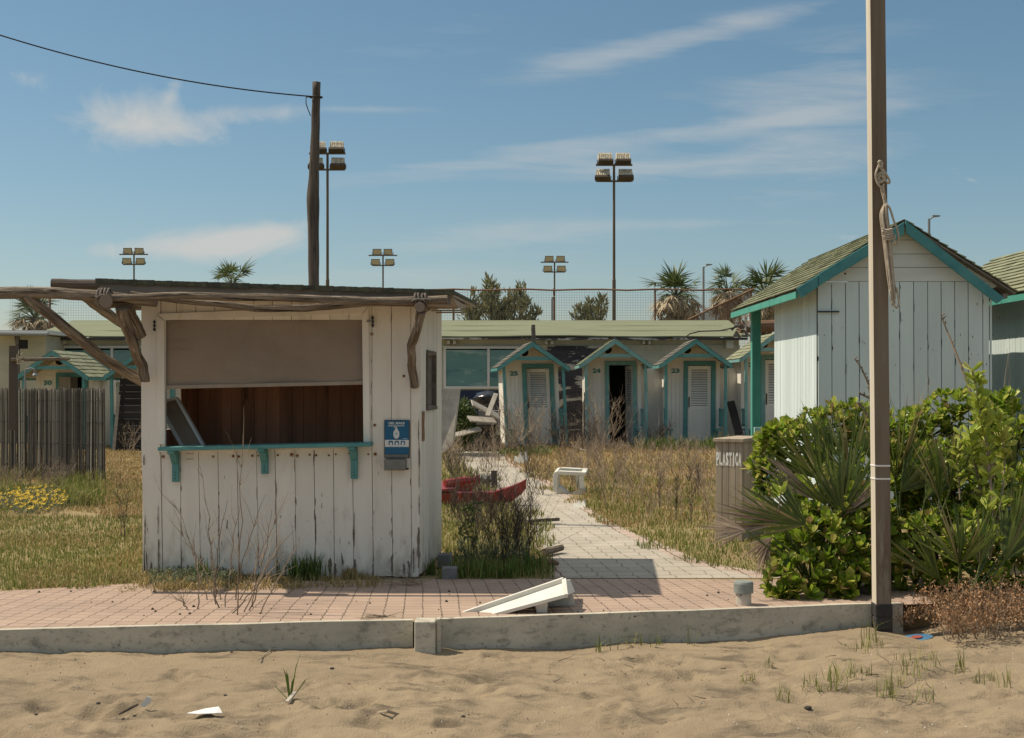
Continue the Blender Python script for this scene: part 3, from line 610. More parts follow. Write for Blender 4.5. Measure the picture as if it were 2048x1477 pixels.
# ------------------------------------------------------------------ the kiosk
K = Fr(G(291, 1152), G(838, 1157) - G(291, 1152)); KWd = (G(838, 1157) - G(291, 1152)).length; KD = 1.44
def kiosk():
    t = thing('beach_kiosk', 'white plank kiosk with half lowered brown blind and turquoise counter', 'kiosk', tuple(K.w(KWd / 2, KD / 2, 0)))
    uz = K.uz
    def poly(*pts, off=0.0): return [uz(x, y, off) for x, y in pts]
    g = .6
    bt = [283, 322, 361, 397, 436, 474, 513, 550, 590, 628, 667, 705, 744, 783, 822, 842.5]   # board edges under the counter
    bb = [291, 326, 363, 402, 440, 479, 518, 555, 593, 632, 669, 708, 747, 786, 824, 838]     # and at the ground
    mb = K.mb()
    for i in range(15):
        y1 = 1150 + 6 * i / 15 + rnd.uniform(-3, 2); th = rnd.uniform(0, .005)
        if i in (0, 13, 14):
            top = 600; k = (top - 895) / (1150 - 895); xl = bt[i] - (bb[i] - bt[i]) * .0; xr = bt[i + 1]
            mb.prism(poly((bb[i] + g, y1), (bb[i + 1] - g, y1), (bt[i + 1] - g, 895), (bt[i + 1] - g + (1 if i == 14 else 0), top), (bt[i] + g, top), (bt[i] + g, 895)), -.004 - th - (.008 if i in (0, 14) else 0), .02)
        elif i == 12:
            mb.prism(poly((bb[i] + g, y1), (bb[i + 1] - g, y1), (bt[i + 1] - g, 895), (bt[i + 1] - g, 600), (bt[i] + g, 600), (bt[i] + g, 895)), -.004 - th, .02)
        else:
            mb.prism(poly((bb[i] + g, y1), (bb[i + 1] - g, y1), (bt[i + 1] - g, 893), (bt[i] + g, 893)), -.004 - th, .02)
    xs = [322, 353, 392, 430, 468, 507, 545, 583, 622, 660, 698, 728]
    for a, b in zip(xs[:-1], xs[1:]): mb.prism(poly((a + g, 640), (b - g, 640), (b - g, 596), (a + g, 596)), -.003, .02)
    mb.prism(poly((737, 896), (743.5, 896), (743.5, 600), (737, 600)), -.003, .02)
    mb.prism(poly((322.5, 896), (331, 896), (331, 640), (322.5, 640)), -.003, .02)
    # dark backing shows in the gaps
    mb.prism(poly((286, 1146), (838, 1150), (838, 893), (286, 893)), .021, .027, 1)
    mb.prism(poly((286, 893), (331, 893), (331, 596), (286, 596)), .021, .027, 1)
    mb.prism(poly((729, 893), (840, 893), (840, 596), (729, 596)), .021, .027, 1)
    mb.prism(poly((331, 640), (729, 640), (729, 596), (331, 596)), .021, .027, 1)
    # nails and their rust
    nails = [(327, 913), (427, 913), (467, 912), (478, 913), (505, 912), (517, 912), (556, 911), (584, 909), (595, 911), (620, 909), (633, 911), (658, 911), (672, 909), (699, 907), (737, 909), (751, 908),
             (305, 728), (306, 560 + 45), (808, 752), (750, 850), (832, 900), (318, 612), (318, 655), (744, 668), (738, 796)]
    for x, y in nails:
        u, z = uz(x, y); mb.disc(K.w(u, -.0095, z) if False else (u, -.0093, z), (0, -1, 0), rnd.uniform(.0055, .010), 8, 2, .0025)
        if rnd.random() < .5: mb.disc((u, -.0090, z - .004), (0, -1, 0), rnd.uniform(.010, .017), 9, 3, .0012)
    # paint peeled to bare wood: along board edges, mostly low down
    def peel(cx, cy, wx, hy):
        u, z = uz(cx, cy); w = wx / 250; h = hy / 250; n = 9; L, Rr = [], []
        for i in range(n + 1):
            f = i / n; e = math.sin(math.pi * (f * .9 + .05)) ** .6; L.append((u - w * e * rnd.uniform(.25, 1) / 2, z - h / 2 + h * f)); Rr.append((u + w * e * rnd.uniform(.25, 1) / 2, z - h / 2 + h * f))
        for i in range(n): a = [L[i], Rr[i], Rr[i + 1], L[i + 1]]; y = -.0215 if (cx > 823 or cx < 322) else -.0092; mb.add([(p_[0], y, p_[1]) for p_ in a], [(0, 1, 2, 3)], 4)
    for q in ((319, 1115, 7, 75), (304, 1138, 10, 32), (318, 1040, 3, 60), (838, 1095, 9, 80), (839, 930, 4, 90), (839, 1010, 3, 40), (838, 865, 3, 50), (661, 1134, 13, 34), (671, 1140, 9, 26), (710, 1136, 7, 36), (784, 1130, 5, 40), (828, 1120, 5, 50), (632, 1060, 3, 60), (709, 1060, 3, 70), (808, 1138, 8, 22), (292, 1060, 4, 60), (290, 920, 5, 22), (593, 1005, 2.2, 14), (644, 1012, 2, 12), (644, 990, 2, 8), (746, 1140, 5, 26), (556, 1142, 6, 18), (480, 1138, 5, 26), (402, 1135, 5, 34), (363, 1120, 4, 50), (363, 1060, 2.5, 30)): peel(*q)
    for k in range(42):
        i = rnd.randint(1, 14); f = rnd.random() ** .6; y = 900 + 240 * f; x = bt[i] + (bb[i] - bt[i]) * (y - 895) / 255 + rnd.uniform(-1.5, 1.5); peel(x, y, rnd.uniform(1.2, 3.2), rnd.uniform(6, 34))
    for k in range(34): peel(rnd.uniform(292, 835), 1150 - abs(rnd.gauss(0, 70)), rnd.uniform(.8, 2.2), rnd.uniform(3, 14))
    for k in range(14): peel(rnd.choice([743, 783, 822]) + rnd.uniform(-1, 1), rnd.uniform(630, 890), rnd.uniform(.8, 2), rnd.uniform(6, 26))
    build(mb, 'front_wall', [M_white, M_dark, M_rust, M_rust_halo, M_bare], t)
    # trim round the opening
    mb = K.mb()
    mb.prism(poly((315, 628), (738, 612), (725, 628), (330, 641)), -.026, -.004)
    mb.prism(poly((317, 889), (332, 889), (330, 642.5), (315, 629.5)), -.026, -.004)
    mb.prism(poly((728, 889), (741, 889), (738, 613.5), (725, 629.5)), -.026, -.004)
    mb.prism(poly((318, 905), (744, 898), (744, 889), (318, 896)), -.022, -.006)
    build(mb, 'window_trim', M_white, t, bevel=.003)
    mb = K.mb(); a = uz(329, 640, .035); b = uz(728, 772, .035)
    n = 14
    for i in range(n):
        x0, x1 = 329 + 399 * i / n, 329 + 399 * (i + 1) / n; w0, w1 = .012 * math.sin(i * .9), .012 * math.sin((i + 1) * .9)
        def pt(x, y, w): u, z = uz(x, y, .035); return (u, .035 + w, z)
        mb.add([pt(x0, 776 - i * .8, w0), pt(x1, 776 - (i + 1) * .8, w1), pt(x1, 626, w1 * .4), pt(x0, 626, w0 * .4)], [(0, 1, 2, 3)])
    bl = build(mb, 'roller_blind', M_blind, t, smooth=True)
    mb = K.mb(); p = uz(331, 775, .02); q = uz(728, 766, .02); mb.bar((p[0], .024, p[1]), (q[0], .024, q[1]), .022, .030); build(mb, 'bottom_bar', M_soffit, bl, bevel=.003)
    # counter
    c = K.mb(); top = [uz(315, 895, -.17), uz(741, 886, -.17)]
    c.hexa([(top[0][0], -.17, top[0][1] - .030), (top[1][0], -.17, top[1][1] - .030), (top[1][0] - .01, .05, top[1][1] - .028), (top[0][0] + .02, .05, top[0][1] - .028),
            (top[0][0], -.17, top[0][1]), (top[1][0], -.17, top[1][1]), (top[1][0] - .01, .05, top[1][1] + .002), (top[0][0] + .02, .05, top[0][1] + .002)])
    ct = build(c, 'counter', M_turq, t, bevel=.004)
    for x, y0, y1 in ((352, 903, 964), (530, 901, 948), (709, 897, 958)):
        u, z0 = uz(x, y0, -.02); _, z1 = uz(x, y1, -.02); z0 = np.interp(u, [top[0][0], top[1][0]], [top[0][1], top[1][1]]) - .031
        m = K.mb(); w = .026
        pr = [(-.008, z0), (-.16, z0), (-.16, z0 - .022), (-.11, z0 - .035), (-.062, z0 - .10), (-.042, z0 - .11), (-.042, z1), (-.008, z1)]
        m.prismv([(u - w, y, z) for y, z in pr], (2 * w, 0, 0)); 
        for zz in (.35, .6, .85): m.disc((u, -.0425, z0 + (z1 - z0) * (.55 + zz * .4)), (0, -1, 0), .005, 8, 1, .002)
        build(m, 'bracket', [M_turq, M_metal_dark], ct, bevel=.003)
    m = K.mb(); u0, z0 = uz(373, 922); u1, z1 = uz(388, 904); m.box(u0, u1, -.012, -.0085, z0, z1)
    for a in (.2, .5, .8):
        for b in (.2, .8): m.disc((u0 + (u1 - u0) * a, -.012, z0 + (z1 - z0) * b), (0, -1, 0), .005, 7, 1, .002)
    build(m, 'rusty_plate', [M_white, M_rust], t)
    for x, y in ((310, 652), (746, 644)):
        m = K.mb(); u, z = uz(x, y)
        for dz in (.03, 0, -.03): m.disc((u, -.011, z + dz), (0, -1, 0), .011, 9, 0, .008)
        m.bar((u, -.012, z - .045), (u, -.012, z + .045), .008, .012)
        if x > 500: m.bar((u - .045, -.03, z + .002), (u, -.03, z + .006), .012, .012, 1)
        build(m, 'hinge', [M_metal_dark, M_metal_grey], t)
    # side walls, back wall, interior
    zt = uz(842, 602)[1]; W_ = KWd
    wy0, wz0 = K.sz(853, 814, W_ + .012); wy1, wz1 = K.sz(869, 711, W_ + .012); wy0, wy1 = sorted((wy0, wy1)); wz0, wz1 = sorted((wz0, wz1)); wy0 = max(wy0, .28); wy1 = max(wy1, wy0 + .4)
    m = K.mb(); nb = 18
    for i in range(nb):
        y0 = .022 + (KD - .022) * i / nb; y1 = .022 + (KD - .022) * (i + 1) / nb - .004; e = rnd.uniform(0, .004)
        if y1 > wy0 and y0 < wy1: rg = [(.02, wz0), (wz1, zt)]
        else: rg = [(.02 + rnd.uniform(0, .02), zt)]
        for a, b in rg: m.box(W_ - .006 + .0, W_ + .012 + e, y0, y1, a, b)
    m.box(W_ - .012, W_ - .007, .03, wy0, .03, zt, 1); m.box(W_ - .012, W_ - .007, wy1, KD, .03, zt, 1)
    m.box(W_ - .012, W_ - .007, wy0, wy1, .03, wz0, 1); m.box(W_ - .012, W_ - .007, wy0, wy1, wz1, zt, 1)
    build(m, 'side_wall', [M_white, M_brown_in], t)
    m = K.mb(); m.box(W_ - .02, W_ + .028, wy0 - .03, wy0, wz0, wz1); m.box(W_ - .02, W_ + .028, wy1, wy1 + .03, wz0, wz1); m.box(W_ - .02, W_ + .034, wy0 - .04, wy1 + .04, wz0 - .03, wz0 - .001); m.box(W_ - .02, W_ + .028, wy0 - .03, wy1 + .03, wz1 + .001, wz1 + .03)
    sw = build(m, 'side_window', M_plank, t, bevel=.003)
    m = K.mb(); m.box(W_ - .018, W_ - .010, wy0 + .001, wy1 - .001, wz0 + .001, wz1 - .001); build(m, 'shutter_panel', M_plank, sw)
    m = K.mb()
    for i in range(14):
        y0 = .022 + (KD - .022) * i / 14; y1 = y0 + (KD - .022) / 14 - .004
        for a, b in ([(.02, 1.16), (1.56, zt)] if 4 < i < 9 else [(.02, zt)]): m.box(-.012 - .02, -.012, y0, y1, a, b)  # opening added in this wall to let sun into the interior
    ya, yb_ = .022 + (KD - .022) * 5 / 14, .022 + (KD - .022) * 9 / 14
    m.box(-.011, -.006, .03, ya, .02, zt, 1); m.box(-.011, -.006, yb_, KD, .02, zt, 1); m.box(-.011, -.006, ya, yb_, .02, 1.16, 1); m.box(-.011, -.006, ya, yb_, 1.56, zt, 1); build(m, 'side_wall', [M_white, M_brown_in], t)
    m = K.mb(); xb = 0.0; i = 0
    while xb < W_ - .02:
        w = rnd.uniform(.085, .125); m.box(xb, min(xb + w, W_ - .02) - .003, KD - .03, KD - .012 + rnd.uniform(0, .003), .03, zt); xb += w
    m.box(-.01, W_ + .01, KD - .009, KD + .01, .02, zt, 1); m.box(0, W_ - .02, KD - .045, KD - .0305, .92, .98)
    build(m, 'back_wall', [M_brown_in, M_white], t)
    m = K.mb(); m.box(0, W_ - .02, .03, KD - .04, .03, .06); build(m, 'floor', M_soffit, t)
    # roof
    yf = -.44; yb = KD + .12
    A = uz(192, 559, yf); B = uz(909, 582, yf); dz = uz(938, 606, yb)[1] - B[1]; xr = uz(938, 606, yb)[0]
    m = K.mb(); m.hexa([(A[0], yf, A[1] - .022), (B[0], yf, B[1] - .022), (B[0], yb, B[1] + dz - .022), (A[0], yb, A[1] + dz - .022), (A[0], yf, A[1]), (B[0], yf, B[1]), (B[0], yb, B[1] + dz), (A[0], yb, A[1] + dz)], 0)
    n = 60        # ragged felt edge along the front
    for i in range(n):
        f0, f1 = i / n, (i + 1) / n; x0 = A[0] + (B[0] - A[0]) * f0; x1 = A[0] + (B[0] - A[0]) * f1 - .001; za = A[1] + (B[1] - A[1]) * (f0 + f1) / 2; e = rnd.uniform(0, .012)
        m.box(x0, x1, yf - .012 - e * .4, yf - .001, za - .024 - e, za + .004 + e * .3, 0)
    rf = build(m, 'roof', M_felt, t)
    m = K.mb(); m.hexa([(A[0] + .03, yf + .006, A[1] - .105), (B[0] - .03, yf + .006, B[1] - .105), (B[0] - .03, yf + .03, B[1] - .105), (A[0] + .03, yf + .03, A[1] - .105), (A[0] + .03, yf + .006, A[1] - .0225), (B[0] - .03, yf + .006, B[1] - .0225), (B[0] - .03, yf + .03, B[1] - .0225), (A[0] + .03, yf + .03, A[1] - .0225)])
    build(m, 'fascia', M_fascia, rf)
    m = K.mb()
    m.hexa([(.0, yf + .032, A[1] - .06), (B[0] - .012, yf + .032, B[1] - .045), (B[0] - .012, yb - .05, B[1] + dz - .045), (0, yb - .05, A[1] + dz - .06), (.0, yf + .032, A[1] - .0225), (B[0] - .012, yf + .032, B[1] - .0225), (B[0] - .012, yb - .05, B[1] + dz - .0225), (0, yb - .05, A[1] + dz - .0225)])
    pr = [(yf + .05, B[1] - .046)] + [(yf + .05 + .11 * k, B[1] - .050 - .045 * math.sin(math.pi * min(1, k / 10))) for k in range(11)] + [(yf + 1.3, B[1] - .046)]
    m.prismv([(W_ + .02, y, z) for y, z in pr], (B[0] - .02 - W_ - .02, 0, 0))
    for k in range(3): m.bar((W_ + .05, .1 + .3 * k, B[1] - .100), (B[0] - .03, .1 + .3 * k, B[1] - .100), .03, .012)
    build(m, 'soffit', M_soffit, rf)
    # log frame of the awning
    def log(pxs, rad, name='log_beam', m_=M_log, n=12, mul=3, sag=.0, jit=.16, knots=True):
        pts = [P(*q) for q in pxs]; out = []; rr = []
        steps = max(2, int(18 / (len(pts) - 1)))
        for a, b in zip(pts[:-1], pts[1:]):
            for i in range(steps): out.append(a.lerp(b, i / steps))
        out.append(pts[-1]); s = rnd.uniform(0, 50)
        for i, p in enumerate(out):
            q = Vector((mnoise.noise(Vector((i * .35, s, 0))), mnoise.noise(Vector((i * .35, s, 9))), mnoise.noise(Vector((i * .35, s, 19))))) * .010
            out[i] = p + q; f = i / (len(out) - 1); rr.append((rad[0] + (rad[1] - rad[0]) * f) * (1 + .07 * mnoise.noise(Vector((i * .5, s, 4)))))
        mb = MB(); mb.tube(out, rr, n, 0, True, jit, s); return build(mb, name, m_, t, smooth=False)
    fd = 9.86
    lg = log([(-60, 586, fd + .1), (120, 586, fd + .05), (250, 598, fd + .02), (312, 604, fd)], (.048, .040))
    log([(192, 597, fd - .05), (360, 592, fd - .05), (560, 596, fd - .06), (740, 602, fd - .07), (896, 600, fd - .08)], (.027, .033))
    log([(262, 588, fd + .10), (400, 606, fd + .08), (510, 617, fd + .07), (610, 617, fd + .06), (740, 606, fd + .05), (842, 606, fd + .04)], (.022, .034), n=10)
    jl = log([(211, 603, fd - .12), (236, 604, 10.4), (300, 612, 11.8)], (.050, .055)); jr = log([(839, 615, fd - .16), (846, 614, 10.35), (862, 614, 11.7)], (.038, .045))
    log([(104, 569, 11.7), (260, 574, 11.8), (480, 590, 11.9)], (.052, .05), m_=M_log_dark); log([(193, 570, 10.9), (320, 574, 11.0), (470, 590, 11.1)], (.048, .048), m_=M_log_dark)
    log([(52, 592, fd + .06), (130, 655, 10.1), (215, 722, 10.4), (284, 763, 10.62)], (.044, .042), 'log_brace')
    log([(243, 615, fd), (262, 680, 10.1), (283, 730, 10.33), (289, 764, 10.36)], (.044, .040), 'log_brace')
    log([(255, 612, 10.15), (272, 648, 10.3), (286, 674, 10.36)], (.040, .036), 'log_brace')
    log([(168, 592, 11.0), (225, 634, 11.3), (284, 670, 11.6)], (.046, .044), 'log_brace')
    log([(840, 622, fd - .08), (834, 660, fd + .0), (823, 690, 10.02), (823, 730, 10.18), (828, 774, 10.28)], (.036, .034), 'log_brace', n=11)
    def lashing(c, r, par, turns=4):
        m = MB(); c = P(*c)
        for k in range(turns):
            pts = []
            ox = (k - turns / 2) * .022
            for i in range(15):
                a = 2 * math.pi * i / 14; pts.append(c + Vector((ox + .006 * math.sin(a * 2 + k), math.cos(a) * r * 1.15, math.sin(a) * r)))
            m.tube(pts, .0095, 6)
        for sgn in (1, -1):
            pts = [c + Vector((sgn * .05 * math.cos(a), -r * 1.05 - .01, r * .55 * math.sin(a) - .025)) for a in np.linspace(.2, 3.0, 9)]; m.tube(pts, .0095, 6)
        build(m, 'rope_lashing', M_rope, par, smooth=True)
    lashing((213, 595, fd + .0), .064, jl, 4); lashing((838, 601, fd - .06), .050, jr, 2); lashing((852, 600, fd - .06), .044, jr, 2)
    return t, (wy0, wy1, wz0, wz1)
kiosk_t, _ = kiosk()

# ------------------------------------------------------------------ hand gel dispenser on the kiosk
def dispenser():
    u0, z1 = K.uz(768.5, 840.5, -.02); u1, z0 = K.uz(819.5, 917, -.02); bw = u1 - u0; bh = z1 - z0
    t = thing('gel_dispenser', 'blue hand gel poster on grey metal dispenser screwed to the white kiosk', 'sanitiser stand', tuple(K.w(u0, -.02, z0)))
    m = K.mb(); m.box(u0, u1, -.026, -.0125, z0, z1); build(m, 'backplate', M_metal_dark, t, bevel=.004)
    iu0, iu1 = u0 + .03 * bw, u1 - .03 * bw; iz1 = z1 - .02 * bh; iz0 = z0 + .11 * bh
    def fn(y): return lambda u, z: (iu0 + (iu1 - iu0) * u, y, iz0 + (iz1 - iz0) * z)
    m = K.mb(); f = fn(-.0285)
    m.box(iu0, iu1, -.0285, -.0262, iz0, iz1, 0)
    def rect(a, b, c, d, mi, y): g = fn(y); m.add([g(a, c), g(b, c), g(b, d), g(a, d)], [(0, 1, 2, 3)], mi)
    def pol(pts, mi, y): g = fn(y); m.add([g(a, b) for a, b in pts], [tuple(range(len(pts)))], mi)
    rect(0, 1, .215, .425, 1, -.0292)
    text(m, 'GEL MANI', fn(-.0295), .15, .82, .90, .965, 1, .03); text(m, 'IGIENIZZANTE', fn(-.0295), .15, .81, .83, .88, 1, .02)
    el = [(.48 + .125 * math.cos(a), .61 + .155 * (abs(math.sin(a)) ** .8) * (1 if math.sin(a) > 0 else -1) * (.80 if math.sin(a) > 0 else .95)) for a in np.linspace(0, 2 * math.pi, 28)[:-1]]
    pol(el, 1, -.0295); rect(.42, .54, .725, .765, 1, -.0296); rect(.46, .50, .76, .815, 1, -.0297); rect(.37, .52, .80, .822, 1, -.0299)
    rect(.37, .59, .60, .64, 2, -.0298) if False else None
    rect(.46, .50, .565, .665, 2, -.0300); rect(.42, .54, .60, .63, 2, -.0302); rect(.75, .94, .452, .472, 2, -.0294)
    for k in range(3):
        cx = .25 + .25 * k; a = [(cx - .095, .275), (cx + .095, .275), (cx + .095, .36), (cx + .07, .40), (cx - .07, .40), (cx - .095, .36)]
        pol(a, 0, -.0295); pol([(cx - .045, .27), (cx + .05, .27), (cx + .055, .33), (cx, .36 + .01 * k), (cx - .045, .34)], 1, -.0298); rect(cx - .09, cx + .09, .235, .248, 2, -.0296)
    build(m, 'poster', [M_blue, M_poster_white, M_poster_pale], t)
    m = K.mb(); m.box(u0 + .02 * bw, u1 - .04 * bw, -.034, -.0263, z0 + .01 * bh, iz0 - .002); build(m, 'lower_lip', M_metal_grey, t, bevel=.003)
    bu0, bz0 = K.uz(769, 941, -.06); bu1, bz1 = K.uz(812, 919, -.06); m = K.mb(); m.box(bu0, bu1, -.085, -.012, bz0, bz1); bx = build(m, 'drip_box', M_metal_grey, t, bevel=.006)
    m = K.mb(); m.tube([(bu1 + .001, -.05, bz0 + .012), (bu1 + .02, -.05, bz0 + .012)], .008, 8); build(m, 'nozzle', M_metal_dark, bx)
dispenser()
def cardboard():
    y0, z0 = K.sz(843, 884, KWd + .02); y1, z1 = K.sz(849, 823, KWd + .02); y0 = .07; y1 = .19
    m = K.mb(); n = 8
    for i in range(n):
        a, b = i / n, (i + 1) / n; e = lambda f: .012 * math.sin(f * 9)
        m.hexa([(KWd + .0175, y0, z0 + (z1 - z0) * a), (KWd + .021, y0, z0 + (z1 - z0) * a), (KWd + .021, y1 + e(a), z0 + (z1 - z0) * a), (KWd + .0175, y1 + e(a), z0 + (z1 - z0) * a),
                (KWd + .0175, y0, z0 + (z1 - z0) * b), (KWd + .021, y0, z0 + (z1 - z0) * b), (KWd + .021, y1 + e(b), z0 + (z1 - z0) * b), (KWd + .0175, y1 + e(b), z0 + (z1 - z0) * b)])
    for f in (.12, .9): m.box(KWd + .0212, KWd + .0218, y0 + .02, y1 - .02, z0 + (z1 - z0) * f, z0 + (z1 - z0) * f + .006, 1)
    m.box(KWd + .0212, KWd + .0218, y0 + .05, y0 + .062, z0 + (z1 - z0) * .42, z0 + (z1 - z0) * .8, 1); m.box(KWd + .0212, KWd + .0218, y0 + .065, y0 + .08, z0 + (z1 - z0) * .3, z0 + (z1 - z0) * .4, 1)
    tag(build(m, 'cardboard_strip', [M_card, M_metal_dark], loc=tuple(K.w(KWd, y0, z0))), 'torn brown cardboard strip stuck on the side wall of the kiosk', 'cardboard')
cardboard()
def inner_frame():
    # white framed panel leaning in the left of the opening
    a, b, c, d = (335, 800), (352, 795), (410, 892), (345, 1000)
    t = thing('framed_panel', 'white framed panel leaning inside the kiosk opening', 'panel', tuple(K.w(.3, .5, .06)))
    def at(px, py, off): u, z = K.uz(px, py, off); return Vector((u, off, z))
    tl = at(316, 806, .34); tr = at(354, 797, .34); dirv = at(412, 900, .30) - tr; br = tr + dirv * 2.4; bl = tl + dirv * 2.4
    m = K.mb(); up = (0, -1, 0); w = .045
    m.bar(tr, br, .022, w, up=up); m.bar(tl + dirv * .25, bl, .022, w, up=up); m.bar(tl, tr, .022, .075, up=up); m.bar(bl, br, .022, .05, up=up); fr = build(m, 'frame', M_frame_white, t)
    m = K.mb(); y = Vector((0, .005, 0)); m.prismv([tl + y, tr + y, br + y, bl + y], (0, .006, 0)); build(m, 'pane', M_blind, t)
inner_frame()

# ------------------------------------------------------------------ utility pole and its cable
def utility_pole():
    t = thing('utility_pole', 'tall leaning round wooden pole behind the kiosk with a cable tied on top', 'pole', tuple(P(628, 1030, 15)))
    px = [(628, 1030), (628, 570), (627, 480), (626, 400), (628, 340), (631, 250), (633, 166)]; w = [14, 14, 14, 16, 13, 11, 10]
    pts = []; rr = []
    for k in range(len(px) - 1):
        for i in range(6):
            f = i / 6; pts.append(P(px[k][0] + (px[k + 1][0] - px[k][0]) * f, px[k][1] + (px[k + 1][1] - px[k][1]) * f, 15)); rr.append((w[k] + (w[k + 1] - w[k]) * f) * .78 * 15 / F)
    pts.append(P(633, 165, 15)); rr.append(10 * .82 * 15 / F)
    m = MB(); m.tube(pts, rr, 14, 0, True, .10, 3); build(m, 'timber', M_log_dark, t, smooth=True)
    m = MB(); c = P(632, 195, 15); m.tube([c + Vector((math.cos(a) * .072, math.sin(a) * .072, .006 * math.sin(a))) for a in np.linspace(0, 6.283, 16)], .009, 6)
    m.tube([P(621, 194, 14.93), P(612, 195, 14.93), P(612, 208, 14.93), P(617, 222, 14.93), P(621, 232, 14.93)], .006, 5); build(m, 'wire_tie', M_wire, t)
    m = MB(); a = P(632, 194, 14.9); b = P(-560, -160, 14.0); n = 40
    pts = [a.lerp(b, i / n) + Vector((0, 0, -.36 * 4 * (i / n) * (1 - i / n))) for i in range(n + 1)]; m.tube(pts, .008, 5)
    tag(build(m, 'overhead_cable', M_wire, loc=tuple(a)), 'thin black cable sagging from the wooden pole across the sky to the left', 'cable')
utility_pole()

# ------------------------------------------------------------------ shingled slope
def shingles(mb, a, along, up, nrow, w, mi=0, th=.010):
    """a: eave corner; along: eave vector; up: vector eave to ridge"""
    a = Vector(a); along = Vector(along); up = Vector(up); n = along.cross(up).normalized()
    if n.z < 0: n = -n
    L = along.length; al = along / L; k = max(1, int(L / w))
    for r in range(nrow):
        o = rnd.uniform(-.5, 0); u0 = up * (r / nrow); u1 = up * min(1.0, (r + 1.15) / nrow)
        for i in range(k + 2):
            s0 = max(0, (i + o) / k) * L; s1 = min(1, (i + 1 + o) / k) * L - .004
            if s1 - s0 < .02: continue
            e = rnd.uniform(-.008, .008); lift = n * (th * 1.6 + rnd.uniform(0, .006)); b0 = up.normalized() * e
            p0 = a + al * s0 + u0 + b0; p1 = a + al * s1 + u0 + b0; p2 = a + al * s1 + u1; p3 = a + al * s0 + u1
            mb.hexa([p0 + lift * .4, p1 + lift * .4, p2, p3, p0 + lift, p1 + lift, p2 + n * th * .4, p3 + n * th * .4], mi)

